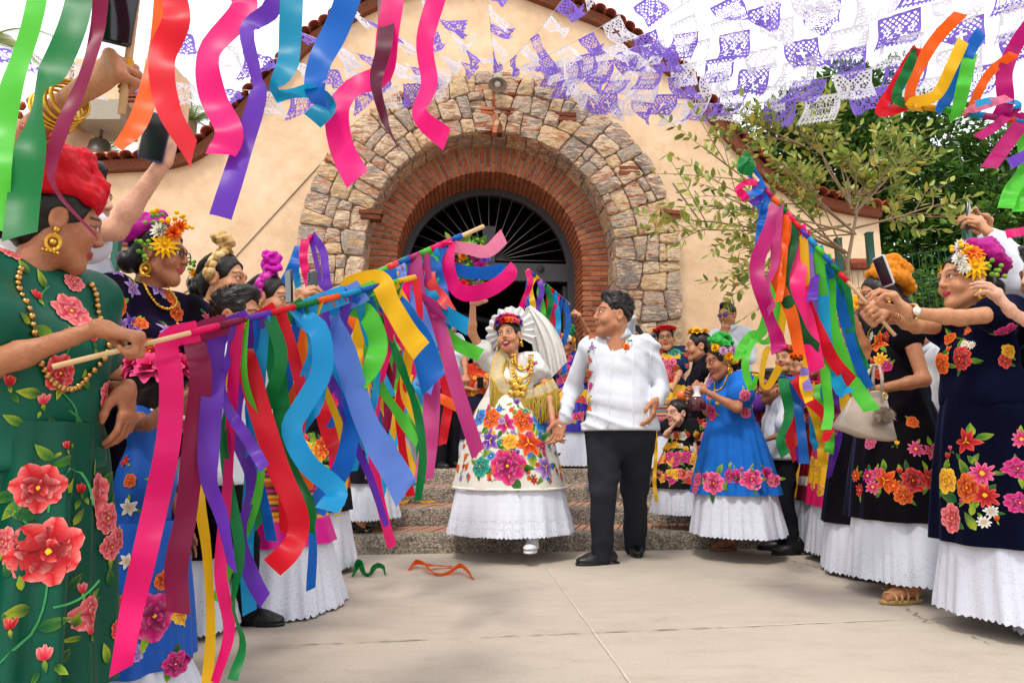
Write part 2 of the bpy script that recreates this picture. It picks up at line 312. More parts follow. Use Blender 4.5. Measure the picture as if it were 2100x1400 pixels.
def leaf_mat():
    m, nt, b = newmat('leaf'); a = N(nt, 'ShaderNodeAttribute', attribute_name='Col'); outn = nt.nodes['Material Output']
    nt.links.new(a.outputs['Color'], b.inputs['Base Color']); b.inputs['Roughness'].default_value = 0.42; b.inputs['Specular IOR Level'].default_value = 0.45
    tr = N(nt, 'ShaderNodeBsdfTranslucent'); nt.links.new(a.outputs['Color'], tr.inputs['Color']); ms = N(nt, 'ShaderNodeMixShader'); ms.inputs[0].default_value = 0.3
    nt.links.new(b.outputs[0], ms.inputs[1]); nt.links.new(tr.outputs[0], ms.inputs[2]); nt.links.new(ms.outputs[0], outn.inputs['Surface']); return m
M_LEAF = leaf_mat()
def leafblade(mb, p, d, L, col, r_):
    sd = d.cross(Vector((r_.gauss(0, .5), r_.gauss(0, .5), 1))).normalized(); up = sd.cross(d); W = L*.22
    mb.add([p, p+d*L*.3+sd*W, p+d*L*.7+sd*W*.85, p+d*L, p+d*L*.7-sd*W*.85, p+d*L*.3-sd*W, p+d*L*.5+up*W*.35-Vector((0, 0, L*.03))], [(0, 1, 6), (1, 2, 6), (2, 3, 6), (3, 4, 6), (4, 5, 6), (5, 0, 6)], col)
# ================================================================== the place: ground, church, steps
ZC, PLAT = 3.26, 0.54
CH_LOC, CH_RZ = Vector((-0.255, 8.5, 0)), R(4.5)
def ch_frame(): return Matrix.Translation(CH_LOC) @ Matrix.Rotation(CH_RZ, 4, 'Z')
CHM = ch_frame(); CHI = CHM.inverted()
def ch_px(px, py, v):
    """church-local (u, w) where the photo pixel meets the vertical plane v"""
    o = CHI @ Vector((0, 0, CAMZ)); d = CHI.to_3x3() @ ray(px, py); t = (v-o.y)/d.y; p = o+d*t; return p.x, p.z

g = MB(); S = 160
for i in range(1): g.add([(-S, -S, 0), (S, -S, 0), (S, S, 0), (-S, S, 0)], [(0, 1, 2, 3)])
ground = tag(g.build('ground', M_GROUND, smooth=False), kind='structure')
# pale filled joint and faint dark joint across the slabs, hairline cracks
M_JOINT = plain('joint_filler', '#d0c5b6', 0.9); M_CRACK = plain('crack_dirt', '#9a8b7a', 0.95)
def strip(name, pts, wdt, mat, z=0.004, jit=0.0):
    m = MB(); vv = []
    for i, p in enumerate(pts):
        a = Vector(pts[max(i-1, 0)]); b = Vector(pts[min(i+1, len(pts)-1)]); t = (b-a).normalized(); n = Vector((-t.y, t.x)); ww = wdt*(0.5+rnd.uniform(-jit, jit))
        q = Vector(p)+n*rnd.uniform(-1, 1)*wdt*jit; vv += [(q.x-n.x*ww, q.y-n.y*ww, z), (q.x+n.x*ww, q.y+n.y*ww, z)]
    m.add(vv, [(2*i, 2*i+1, 2*i+3, 2*i+2) for i in range(len(pts)-1)]); return m.build(name, mat, ground, smooth=False)
def gp(px, py): p = at(px, py, 1.0)-Vector((0, 0, CAMZ)); t = -CAMZ/p.z; return Vector((p.x*t, p.y*t))
def lerp_pts(a, b, n): return [a.lerp(b, i/n) for i in range(n+1)]
strip('slab_joint', lerp_pts(gp(1103, 1138), gp(1320, 1440), 40), 0.0055, M_JOINT, jit=0.25)
strip('slab_joint', lerp_pts(gp(560, 1325), gp(1480, 1287), 60), 0.005, M_CRACK, jit=0.6)
strip('slab_joint', lerp_pts(gp(1480, 1287), gp(2300, 1250), 40), 0.006, M_JOINT, jit=0.5)
def wander(pxs, nn=9, amp=0.02):
    P = [gp(*p) for p in pxs]; o = []
    for a, b in zip(P, P[1:]):
        for i in range(nn): o.append(a.lerp(b, i/nn)+Vector((rnd.uniform(-amp, amp), rnd.uniform(-amp, amp))))
    return o+[P[-1]]
strip('crack', wander([(1815, 1222), (1865, 1250), (1900, 1275), (1985, 1300), (2060, 1330)]), 0.006, M_CRACK, jit=0.5)
strip('crack', wander([(1560, 1130), (1620, 1150), (1690, 1165)]), 0.006, M_CRACK, jit=0.5)

# ---- steps
steps = empty('church_steps', CH_LOC, R(6.0)); tag(steps, kind='structure')
FR = [-3.46, -2.94, -2.43, -1.92]          # front edge v of each step
UL, UR = -2.6, 4.2
URS = [2.2, 2.3, 4.4, 4.6]      # the two lower steps end beside the plaza
def step_rings(i, z0, z1, grow=0):
    return FR[i]-grow
for i in range(4):
    m = MB(); v0 = FR[i]; z0, z1 = 0.0, 0.135*(i+1); nb = 60; ends = 0.22*i; UR = URS[i]
    rows = []
    back = 1.2
    for (vv, zz) in ((v0+0.006, z0), (v0, z1-0.03), (v0+0.008, z1-0.009), (v0+0.03, z1), (v0+0.11, z1)):
        rows.append([(UL+ends+(UR-UL-2*ends)*k/nb, vv+0.006*math.sin(k*1.7+i)+rnd.uniform(-.003, .003), zz) for k in range(nb+1)])
    m.loft(rows, closed=False)
    m.add([(UL+ends, v0+0.11, z1-0.02), (UR-ends, v0+0.11, z1-0.02), (UR-ends, back, z1-0.02), (UL+ends, back, z1-0.02)], [(0, 1, 2, 3)])
    m.add([(UL+ends, v0, 0), (UL+ends, back, 0), (UL+ends, back, z1), (UL+ends, v0, z1), (UR-ends, v0, 0), (UR-ends, back, 0), (UR-ends, back, z1), (UR-ends, v0, z1)], [(0, 1, 2, 3), (7, 6, 5, 4)])
    m.build('step', M_AGG, steps)
    # tread bricks laid on the slant
    tb = MB(); dep = (FR[i+1]-v0-0.11) if i < 3 else 2.2
    u = UL+ends
    if i < 3:
        while u < UR-ends:
            for (s, a, b) in ((1, 0.0, dep*0.5-0.006), (1, dep*0.5+0.006, dep-0.01)):
                sh = 0.35
                p = [(u+a*sh, a), (u+0.052+a*sh, a), (u+0.052+b*sh, b), (u+b*sh, b)]
                zt = z1+rnd.uniform(-0.003, 0.001)
                top = [(x, v0+0.115+y, zt) for x, y in p]; bot = [(x, v0+0.115+y, z1-0.03) for x, y in p]
                tb.add(bot+top, [(4, 5, 6, 7), (0, 1, 5, 4), (1, 2, 6, 5), (2, 3, 7, 6), (3, 0, 4, 7)])
            u += 0.066
    else:
        for r_ in range(16):
            u = UL+ends+(0.06 if r_ % 2 else 0)
            while u < UR-ends:
                a = r_*0.14
                tb.box((u, v0+0.115+a, z1-0.03), (u+0.24, v0+0.115+a+0.125, z1+rnd.uniform(-.003, .001))); u += 0.255
    tag(tb.build('tread_bricks', M_TREAD, steps, smooth=False), kind='stuff')

# ---- church
church = empty('church', CH_LOC, CH_RZ)
tag(church, 'ochre stuccoed church front with a rough stone arched portal and tiled curved gable', 'church')
WV = 0.34     # wall plane
prof = [(120, 352), (236, 340), (350, 336), (407, 318), (470, 262), (500, 225), (571, 157), (621, 96), (729, 29), (790, 0), (900, -38), (1010, -40), (1123, 4), (1257, 54), (1310, 103), (1396, 157), (1464, 243), (1510, 296), (1550, 343), (1607, 385), (1671, 412), (1740, 428), (1800, 436)]
prof = [Vector(ch_px(x, y, WV)) for x, y in prof]
def resample(P, n):
    L = [0]
    for a, b in zip(P, P[1:]): L.append(L[-1]+(b-a).length)
    o = []; k = 0
    for i in range(n):
        s = L[-1]*i/(n-1)
        while k < len(P)-2 and L[k+1] < s: k += 1
        t = (s-L[k])/max(L[k+1]-L[k], 1e-9); o.append(P[k].lerp(P[k+1], min(max(t, 0), 1)))
    return o
def smoothp(P, it=3):
    for _ in range(it): P = [P[0]]+[(P[i-1]+P[i]*2+P[i+1])/4 for i in range(1, len(P)-1)]+[P[-1]]
    return P
prof_s = smoothp(resample(prof, 120), 5)
outer = resample([Vector((prof_s[0].x, 0))]+prof_s+[Vector((prof_s[-1].x, 0))], 160)
ri = 2.1
inner = resample([Vector((-ri, 0)), Vector((-ri, ZC))]+[Vector((-ri*math.cos(a), ZC+ri*math.sin(a))) for a in [math.pi*k/30 for k in range(1, 30)]]+[Vector((ri, ZC)), Vector((ri, 0))], 160)
m = MB(); F = []; V = []
for v in (WV, WV+0.5):
    V += [(p.x, v, p.y) for p in outer]+[(p.x, v, p.y) for p in inner]
for i in range(159):
    F.append((i, 160+i, 161+i, i+1)); F.append((320+i, 321+i, 481+i, 480+i)); F.append((i, i+1, 321+i, 320+i))
m.add(V, F); m.build('stucco_wall', M_STUCCO, church, smooth=False)
# side wall of the nave running back, and its far roof
m = MB()
m.box((prof_s[-1].x-0.4, WV+0.5, 0), (prof_s[-1].x, 9, prof_s[-1].y-0.1)); m.box((prof_s[0].x, WV+0.5, 0), (prof_s[0].x+0.4, 9, prof_s[0].y-0.1))
m.build('side_wall', M_STUCCO, church, smooth=False)
m = MB(); rings = [[(p.x, v, p.y-0.02) for p in prof_s] for v in (WV+0.5, 9)]; m.loft(rings, closed=False); m.build('roof', M_TILE, church, smooth=False)
# clay tiles along the gable edge
tm = MB(); n = 8
for (r0, y0) in ((0.085, -0.19), (0.085, 0.30)): pass
rg = []
for y in (-0.20, 0.35):
    rg.append([(0.085*math.cos(math.pi*k/n), y, 0.075*math.sin(math.pi*k/n)) for k in range(n+1)]+[(0.068*math.cos(math.pi*k/n), y, 0.058*math.sin(math.pi*k/n)) for k in range(n, -1, -1)])
tm.loft(rg, cap=True); tile0 = tm.build('roof_tile', M_TILE, church, smooth=False)
tp = resample(prof_s, 86); first = True
for i in range(86):
    t = (tp[min(i+1, 85)]-tp[max(i-1, 0)]).normalized(); ang = math.atan2(t.y, t.x)
    Mx = Matrix.Translation((tp[i].x-t.y*0.03, WV-0.03+rnd.uniform(-.015, .015), tp[i].y+t.x*0.03)) @ Matrix.Rotation(-ang+rnd.uniform(-.08, .08), 4, 'Y')
    if first: tile0.matrix_local = Mx; first = False
    else: inst(tile0, 'roof_tile', church, Mx)
m = MB()  # coping course under the tiles
rr = []
for p, q in zip(prof_s, prof_s[1:]+[prof_s[-1]*2-prof_s[-2]]):
    t = (q-p).normalized(); nn = Vector((-t.y, t.x)); a = p-nn*0.10; b = p+nn*0.03
    rr.append([(a.x, WV-0.10, a.y), (b.x, WV-0.13, b.y), (b.x, WV+0.3, b.y), (a.x, WV+0.3, a.y)])
m.loft(rr); m.build('tile_coping', M_DKBRICK, church, smooth=False)

# ---- stone portal
RO, RI = 2.47, 1.61
HJ = ZC-PLAT; RM = (RO+RI)/2; LEN = 2*HJ+math.pi*RM
def port(s, r):
    """point (u, w) on the portal path at arc s (on the mean radius) and radius r"""
    if s < HJ: return -r, PLAT+s
    if s > LEN-HJ: return r, PLAT+(LEN-s)
    a = (s-HJ)/RM; return -r*math.cos(a), ZC+r*math.sin(a)
m = MB(); ss = [LEN*k/90 for k in range(91)]
rings = []
for s in ss:
    a = port(s, RI+0.03); b = port(s, RO-0.03); rings.append([(a[0], 0.03, a[1]), (b[0], 0.03, b[1]), (b[0], 0.5, b[1]), (a[0], 0.5, a[1])])
m.loft(rings, cap=True); m.build('portal_mortar', M_MORTAR, church, smooth=False)
def clip(poly, p, n):
    o = []; k = len(poly)
    for i in range(k):
        a, b = poly[i], poly[(i+1) % k]; da, db = (a-p).dot(n), (b-p).dot(n)
        if da <= 0: o.append(a)
        if da*db < 0: o.append(a+(b-a)*(da/(da-db)))
    return o
def shrink(poly, d):
    c = sum(poly, Vector((0, 0)))/len(poly); o = list(poly); k = len(poly)
    for i in range(k):
        a, b = poly[i], poly[(i+1) % k]
        e = b-a
        if e.length < 1e-6: continue
        nn = Vector((e.y, -e.x)).normalized()
        if (c-a).dot(nn) > 0: nn = -nn
        o = clip(o, a-nn*d, nn)
        if len(o) < 3: return []
    return o
def subdiv(poly, L):
    o = []
    for a, b in zip(poly, poly[1:]+poly[:1]):
        k = max(1, int(round((b-a).length/L)))
        for i in range(k): o.append(a.lerp(b, i/k))
    return o
def stone_piece(poly, mapf, name, proud, mat=M_STONE, parent=church):
    P = subdiv(poly, 0.11); c = sum(P, Vector((0, 0)))/len(P); k = len(P); vv = []
    for (sc, h, j) in ((1.0, -0.05, .0), (0.985, proud*0.25, .006), (0.93, proud*0.75, .007), (0.55, proud*1.0, .010)):
        for p in P:
            q = c+(p-c)*sc+Vector((rnd.uniform(-j, j), rnd.uniform(-j, j))); vv.append(mapf(q.x, q.y, h+rnd.uniform(-j, j)))
    vv.append(mapf(c.x, c.y, proud*1.05)); ff = []
    for r_ in range(3):
        for i in range(k): ff.append((r_*k+i, r_*k+(i+1) % k, (r_+1)*k+(i+1) % k, (r_+1)*k+i))
    for i in range(k): ff.append((3*k+i, 3*k+(i+1) % k, 4*k))
    cc = Vector(vv[-1]); mb = MB(); mb.add(vv, ff); o = mb.build(name, mat, parent, smooth=False, origin=cc); o.location = cc; return o
rnd.seed(21)
Wd = RO-RI
def split(poly, area):
    A = abs(sum(a.x*b.y-b.x*a.y for a, b in zip(poly, poly[1:]+poly[:1])))/2; xs = [p.x for p in poly]; ys = [p.y for p in poly]; w_, h_ = max(xs)-min(xs), max(ys)-min(ys)
    if A < area*rnd.uniform(.55, 1.9) and w_ < 2.4*h_ and h_ < 2.4*w_: return [poly]
    t = rnd.uniform(-.2, .2); f = rnd.uniform(.33, .67)
    nn = Vector((1, t)) if w_*rnd.uniform(.8, 1.25) > h_ else Vector((t, 1)); p0 = Vector((min(xs)+w_*f, min(ys)+h_*f))
    a, b = clip(poly, p0, nn), clip(poly, p0, -nn); return (split(a, area) if len(a) > 2 else [])+(split(b, area) if len(b) > 2 else [])
def blocks(W, H, area, n0): 
    o = []
    for k in range(n0): o += split([Vector((W*k/n0, 0)), Vector((W*(k+1)/n0, 0)), Vector((W*(k+1)/n0, H)), Vector((W*k/n0, H))], area)
    return o
def roughen(poly):   # knock the corners off so that no block is a clean rectangle
    o = []
    for i, p in enumerate(poly):
        a, b = poly[i-1], poly[(i+1) % len(poly)]; k1, k2 = rnd.uniform(.04, .2), rnd.uniform(.04, .2)
        o += [p.lerp(a, k1), p.lerp(b, k2)]
    return o
for poly in blocks(LEN, Wd, 0.078, 16):
    poly = shrink(poly, 0.002)
    if len(poly) >= 3: poly = roughen(poly)
    if len(poly) < 3: continue
    out_j = lambda q: q
    def mp(x, y, h): u, w_ = port(min(max(x, 0), LEN), RI+y); return (u, -h+0.02, w_)
    stone_piece(poly, mp, 'stone', rnd.uniform(0.03, 0.085))
# stones of the portal's soffit
D_S = 0.46
for poly in blocks(LEN, D_S, 0.08, 20):
    poly = shrink(poly, 0.005)
    if len(poly) < 3: continue
    def mp2(x, y, h): u, w_ = port(min(max(x, 0), LEN), RI+0.02-h*0.7); return (u, 0.02+y, w_)
    stone_piece(poly, mp2, 'soffit_stone', rnd.uniform(0.01, 0.035))
# brick cross over the crown of the arch and a few brick inserts
def brick_mesh(lx, ly, lz, nm='brick_mesh', jit=0.004, seed=0):
    r_ = random.Random(seed); m = MB(); b = 0.006; vv = []
    for (z, ins) in ((0, b), (b, 0), (lz-b, 0), (lz, b)):
        for (x, y) in ((-1, -1), (1, -1), (1, 1), (-1, 1)):
            vv.append((x*(lx/2-ins)+r_.uniform(-jit, jit), y*(ly/2-ins)+r_.uniform(-jit, jit), z-lz/2))
    ff = [(3, 2, 1, 0), (12, 13, 14, 15)]
    for k in range(3):
        for i in range(4): ff.append((4*k+i, 4*k+(i+1) % 4, 4*k+4+(i+1) % 4, 4*k+4+i))
    me = bpy.data.meshes.new(nm); me.from_pydata(vv, [], ff); me.materials.append(M_BRICK); return me
for ci, (dx, dz, lx, lz) in enumerate(((-0.035, 0.17, 0.06, 0.2), (0.035, 0.18, 0.055, 0.22), (-0.13, 0.045, 0.2, 0.05), (0.13, 0.04, 0.2, 0.052), (-0.13, -0.02, 0.19, 0.045), (0.135, -0.02, 0.18, 0.045), (-0.035, -0.17, 0.06, 0.26), (0.035, -0.16, 0.055, 0.28))):
    me = brick_mesh(lx, 0.14, lz, seed=int(dx*999)); me.materials[0] = M_DKBRICK if ci % 2 else M_BRICK
    inst(me, 'cross_brick', church, Matrix.Translation((0.06+dx, 0.03, 5.14+dz)))
for (px, py) in ((800, 560), (1290, 355), (690, 330), (760, 145+300), (835, 210), (1160, 245), (1375, 445)):
    u, w_ = ch_px(px, py, -0.03)
    for k in range(2):
        me = brick_mesh(0.26+rnd.uniform(-.03, .03), 0.14, 0.058, seed=px+k); me.materials[0] = M_DKBRICK
        inst(me, 'insert_brick', church, Matrix.Translation((u, 0.02, w_+k*0.068)) @ Matrix.Rotation(rnd.uniform(-.06, .06), 4, 'Y'))

# ---- brick ring of the door arch
RB, VB = 1.25, 0.46
m = MB(); rings = []
LB = 2*HJ+math.pi*RB
def bport(s, r):
    if s < HJ: return -r, PLAT+s, 0.0
    if s > LB-HJ: return r, PLAT+(LB-s), math.pi
    a = (s-HJ)/RB; return -r*math.cos(a), ZC+r*math.sin(a), a
for k in range(101):
    s = LB*k/100; a = bport(s, RB+0.018); b = bport(s, RI+0.25); rings.append([(a[0], VB+0.016, a[1]), (b[0], VB+0.016, b[1]), (b[0], VB+0.75, b[1]), (a[0], VB+0.75, a[1])])
m.loft(rings, cap=True); m.build('brick_mortar', M_MORTAR, church, smooth=False)
bl = [brick_mesh(0.245, 0.2, 0.054, 'brick_long', seed=i) for i in range(4)]; bs = [brick_mesh(0.118, 0.2, 0.054, 'brick_short', seed=9+i) for i in range(4)]
inner_b = MB(); nr = 134
for k in range(nr):
    s = LB*(k+0.5)/nr; long_in = k % 2 == 0; r0 = RB
    for q in range(2):
        L_ = 0.245 if (long_in == (q == 0)) else 0.118
        u, w_, a = bport(s, r0+L_/2); me = rnd.choice(bl if L_ > 0.2 else bs)
        Mx = Matrix.Translation((u, VB+0.1+rnd.uniform(-.006, .006), w_)) @ Matrix.Rotation(math.pi+a, 4, 'Y') @ Matrix.Rotation(rnd.uniform(-.02, .02), 4, 'Y')
        inst(me, 'brick', church, Mx); r0 += L_+0.012
    for (v0, v1) in ((VB+0.212, VB+0.42), (VB+0.43, VB+0.62)):
        u, w_, a = bport(s, RB+0.06); Mx = Matrix.Translation((u, 0, w_)) @ Matrix.Rotation(math.pi+a, 4, 'Y')
        inner_b.box((-0.06+rnd.uniform(-.004, .004), v0, -0.027), (0.06, v1, 0.027), M=Mx)
tag(inner_b.build('soffit_bricks', M_BRICK, church, smooth=False), kind='stuff')

# ---- door grille, frame and dark nave behind
VD = VB+0.62; RD = 1.25
door = empty('door', (0, 0, 0)); door.parent = church
m = MB(); rings = []
for k in range(61):
    s = LB*k/60; a = bport(s, RD-0.10); b = bport(s, RD+0.05); rings.append([(a[0], VD, a[1]), (b[0], VD, b[1]), (b[0], VD+0.1, b[1]), (a[0], VD+0.1, a[1])])
m.loft(rings, cap=True); m.build('door_frame', M_IRON, door, smooth=False)
zb0, zb1 = ch_px(1100, 577, VD)[1], ch_px(1100, 541, VD)[1]
m = MB(); m.box((-RD+0.1, VD-0.02, zb0), (RD-0.1, VD+0.1, zb1)); m.build('transom_beam', M_IRON, door, smooth=False)
u0 = ch_px(1003, 500, VD)[0]; ztop = ch_px(1003, 465, VD)[1]
m = MB(); m.box((u0-0.085, VD-0.03, zb1+0.002), (u0+0.085, VD+0.09, ztop)); m.build('centre_post', M_IRON, door, smooth=False)
for px in (1050, 1109, 940, 890):
    u, w_ = ch_px(px, 552, VD-0.03); m = MB()
    m.sphere((u, VD-0.035, w_), (0.055, 0.03, 0.055), nu=14); m.sphere((u, VD-0.06, w_), (0.028, 0.025, 0.028)); m.build('rosette', M_IRON, door)
for k in range(1, 20):
    a = math.pi*k/20; p0 = Vector((u0+0.1*math.cos(a), VD+0.03, zb1+0.05)); rr_ = RD-0.08
    m = MB(); m.tube([p0, (rr_*math.cos(a), VD+0.03, max(ZC-0.05, ZC)+rr_*math.sin(a))], 0.006, 6); m.build('fan_rod', M_ROD, door)
for sgn in (-1, 1):      # leaves folded open inwards
    m = MB(); m.box((sgn*1.13-0.03, VD+0.12, PLAT), (sgn*1.13+0.03, VD+1.2, zb0-0.03)); m.build('door_leaf', M_IRON, door, smooth=False)
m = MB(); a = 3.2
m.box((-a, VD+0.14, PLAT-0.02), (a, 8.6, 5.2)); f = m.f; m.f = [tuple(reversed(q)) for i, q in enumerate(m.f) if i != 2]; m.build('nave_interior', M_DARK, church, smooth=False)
m = MB()   # slanting beam seen in the nave
m.tube([(-1.1, VD+1.6, 3.05), (1.3, VD+2.4, 2.75)], 0.06, 6); m.build('nave_beam', M_IRON, church)
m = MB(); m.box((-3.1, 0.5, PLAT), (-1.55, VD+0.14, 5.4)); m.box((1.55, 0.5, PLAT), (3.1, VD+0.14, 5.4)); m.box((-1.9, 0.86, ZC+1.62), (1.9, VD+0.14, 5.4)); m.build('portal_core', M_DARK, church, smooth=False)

# flood lamp at the crown of the portal
lx, lw = ch_px(1021, 168, -0.22)
lamp = empty('flood_lamp', CHM @ Vector((lx, -0.2, lw))); tag(lamp, 'round grey flood lamp fixed at the crown of the stone arch', 'lamp')
m = MB(); dirv = Vector((-0.05, -0.35, -0.93)).normalized(); pts = [(-0.16, 0.035), (-0.15, 0.06), (-0.05, 0.065), (-0.04, 0.075), (0.03, 0.125), (0.05, 0.125), (0.045, 0.11), (0.0, 0.06), (-0.02, 0.0)]
a_ = dirv.orthogonal().normalized(); b_ = dirv.cross(a_)
m.loft([[dirv*h+(a_*math.cos(2*math.pi*k/20)+b_*math.sin(2*math.pi*k/20))*r_ for k in range(20)] for h, r_ in pts]); m.build('lamp_shade', M_CONC, lamp)
m = MB(); m.tube([(0, 0.02, 0.14), (0, 0.12, 0.1), (0, 0.25, 0.1)], 0.02); m.build('bracket', M_STEEL, lamp)
m = MB(); m.sphere(dirv*0.02, 0.045, col=hexc('#e6e2d6')); m.build('bulb', M_GLOSS, lamp)
# cable on the wall
for (pp, nm) in (([(668, 325), (480, 530), (350, 620)], 0), ([(1380, 375), (1430, 445)], 1)):
    m = MB(); P = [ch_px(x, y, WV-0.01) for x, y in pp]; m.tube([(u, WV-0.01, w_) for u, w_ in P], 0.006, 5); m.build('cable', M_STEEL, church)

# ---- belfry behind the wall on the left
bf = empty('belfry', at(215, 340, 11.5)*Vector((1, 1, 0)) if False else (at(215, 340, 11.5).x, 11.5, 0)); tag(bf, 'ochre bell tower with a square opening behind the church wall', 'belfry')
def bpx(px, py): p = at(px, py, 11.5); return p.x-bf.location.x, p.z
for (x0, x1, y0, y1, mt, nm) in ((252, 345, 120, 620, M_STUCCO, 'pier'), (85, 146, 120, 620, M_STUCCO, 'pier'), (146, 252, 206, 246, M_CONC, 'lintel'), (146, 252, 312, 620, M_STUCCO, 'parapet'), (146, 252, 120, 204, M_STUCCO, 'upper_wall')):
    a = bpx(x0, y1); b = bpx(x1, y0); m = MB(); m.box((a[0]+.002, 0.0 if nm != 'lintel' else -0.03, a[1]), (b[0]-.002, 0.9, b[1])); m.build(nm, mt, bf, smooth=False)
for k in range(5):
    a = bpx(255, 175+k*9); m = MB(); m.box((a[0], -0.08, a[1]), (a[0]+0.4, 0.0, a[1]+0.035)); m.build('vent_slat', M_DKBRICK, bf, smooth=False)
bell = empty('bell', at(205, 300, 11.9)); tag(bell, 'dark bronze bell hanging in the tower opening', 'bell')
m = MB(); pr = [(0.0, 0.02), (0.0, 0.12), (-0.05, 0.17), (-0.2, 0.2), (-0.32, 0.27), (-0.36, 0.3), (-0.36, 0.27)]
m.loft([[(r_*math.cos(2*math.pi*k/24), r_*math.sin(2*math.pi*k/24), h+0.12) for k in range(24)] for h, r_ in pr]); m.build('bell_body', M_STEEL, bell)
m = MB(); m.tube([(0, 0, 0.1), (0, 0, 0.75)], 0.03); m.build('hanger', M_STEEL, bell)

# ---- low boundary walls and mesh fences
def low_wall(label, x0, x1, ytop, Y, h_t=0.12):
    a = at(x0, ytop, Y); b = at(x1, ytop, Y); r_ = empty('boundary_wall', (a.x, Y, 0)); tag(r_, label, 'wall'); L_ = b.x-a.x
    m = MB(); m.box((0, 0, 0), (L_, 0.2, a.z-0.15)); m.build('wall_body', M_STUCCO, r_, smooth=False); nn = int(L_/0.22); first = None
    for j in range(2):
        for k in range(nn):
            tm_ = MB(); tm_.box((0, 0, 0), (0.212, 0.34-0.06*j, 0.06))
            if first is None: first = tm_.build('cap_tile', M_TILE, r_, smooth=False); o = first
            else: o = inst(first, 'cap_tile', r_)
            o.location = (k*0.22, -0.09+0.04*j+rnd.uniform(-.01, .01), a.z-0.149+0.068*j); o.rotation_euler = (0, 0, rnd.uniform(-.02, .02))
low_wall('low ochre wall with a clay tile cap behind the fence by the green lady', -40, 285, 480, 7.4)
low_wall('low ochre wall with a clay tile cap under the sapling', 1665, 1800, 529, 8.0)
def mesh_fence(label, x0, x1, ytop, Y0, Y1, posts, ybot=0.02):
    a = at(x0, ytop, Y0); b = at(x1, ytop+0, Y1); b.z = a.z; r_ = empty('mesh_fence', (a.x, a.y, 0)); tag(r_, label, 'fence')
    d = Vector((b.x-a.x, b.y-a.y, 0)); L_ = d.length; d.normalize(); H_ = a.z
    for t in posts:
        m = MB(); p = d*L_*t; m.box((p.x-0.03, p.y-0.03, 0), (p.x+0.03, p.y+0.03, H_+0.28)); m.box((p.x-0.034, p.y-0.034, H_+0.28), (p.x+0.034, p.y+0.034, H_+0.295)); m.build('post', M_GREENPAINT, r_, smooth=False)
    m = MB(); k = 0.0
    def kink(z):
        for zz in (0.25*H_, 0.55*H_, 0.88*H_):
            if abs(z-zz) < 0.05: return 0.035*(1-abs(z-zz)/0.05)
        return 0.0
    zs = sorted([0.05, H_]+[H_*f+dz for f in (.25, .55, .88) for dz in (-.05, 0, .05)])
    while k < L_:
        p = d*k; m.tube([(p.x, p.y-kink(z), z) for z in zs], 0.0028, 4, cap=False); k += 0.055
    for z in zs[1:]: m.tube([(0, -kink(z)-.004, z), (d.x*L_, d.y*L_-kink(z)-.004, z)], 0.0028, 4, cap=False)
    tag(m.build('wire_mesh', M_GREENPAINT, r_, smooth=False), kind='stuff')
mesh_fence('green welded mesh fence with dark posts at the left edge behind the red turban', 20, 243, 498, 5.6, 5.9, (0.05, 0.985))
mesh_fence('green welded mesh fence with posts in front of the dense tree', 1722, 2260, 545, 6.9, 5.6, (0.0, 0.145, 0.55, 0.99))
# ================================================================== trees
def leaf_cloud(m, centres, n, size, pal, rs, aspect=2.1, droop=0.2):
    """leaf blades spread through the given blobs (centre, radii): each a folded blade of four triangles"""
    r_ = random.Random(rs); wts = [c[1].x*c[1].y*c[1].z for c in centres]
    V = []; F = []; C = []
    for _ in range(n):
        c, rd = r_.choices(centres, wts)[0]
        while True:
            q = Vector((r_.uniform(-1, 1), r_.uniform(-1, 1), r_.uniform(-1, 1)))
            if 0.1 < q.length < 1: break
        q = q*(q.length**-0.45) if r_.random() < 0.8 else q
        p = c+Vector((q.x*rd.x, q.y*rd.y, q.z*rd.z))
        d = (q.normalized()*0.7+Vector((r_.gauss(0, .6), r_.gauss(0, .6), r_.gauss(0, .5)-droop))).normalized()
        sd = d.cross(Vector((r_.gauss(0, .4), r_.gauss(0, .4), 1))).normalized(); up = sd.cross(d)
        L = size*r_.uniform(.6, 1.25); W = L/aspect*0.5; o = len(V); col = mixc(*r_.sample(pal, 2), r_.random())
        V += [p, p+d*L*.45+sd*W-up*W*.3, p+d*L, p+d*L*.45-sd*W-up*W*.3, p+d*L*.5+up*W*.12]; F += [(o, o+1, o+4), (o+1, o+2, o+4), (o+2, o+3, o+4), (o+3, o, o+4)]; C += [col]*5
    m.add(V, F, C)
def big_tree(label, base, H_, blobs, n, size, pal, rs, trunk_r=0.16):
    t = empty('tree', base); tag(t, label, 'tree'); r_ = random.Random(rs); b0 = Vector(base)
    m = MB(); top = Vector((0, 0, H_*0.55)); m.tube([(0, 0, 0), (0.05, 0, H_*.2), (0, 0.05, H_*.4), top], [trunk_r, trunk_r*.85, trunk_r*.75, trunk_r*.5], 10)
    for c, rd in blobs:
        e = c-b0; mid = top.lerp(e, .5)+Vector((r_.uniform(-.2, .2), r_.uniform(-.2, .2), .15)); s0 = Vector((0, 0, H_*r_.uniform(.3, .5)))
        m.tube([s0, s0.lerp(mid, .6), mid, e], [trunk_r*.4, trunk_r*.3, trunk_r*.22, trunk_r*.08], 7)
        for _ in range(5):
            q = e+Vector((r_.uniform(-1, 1)*rd.x, r_.uniform(-1, 1)*rd.y, r_.uniform(-.6, 1)*rd.z))*.8; m.tube([mid.lerp(e, .6), (mid+q)/2+Vector((0, 0, .1)), q], [trunk_r*.12, trunk_r*.08, .008], 5)
    m.build('trunk', M_DKBARK, t)
    m = MB(); leaf_cloud(m, [(c-b0, rd) for c, rd in blobs], n, size, pal, rs); m.build('crown', M_LEAF, t, smooth=False)
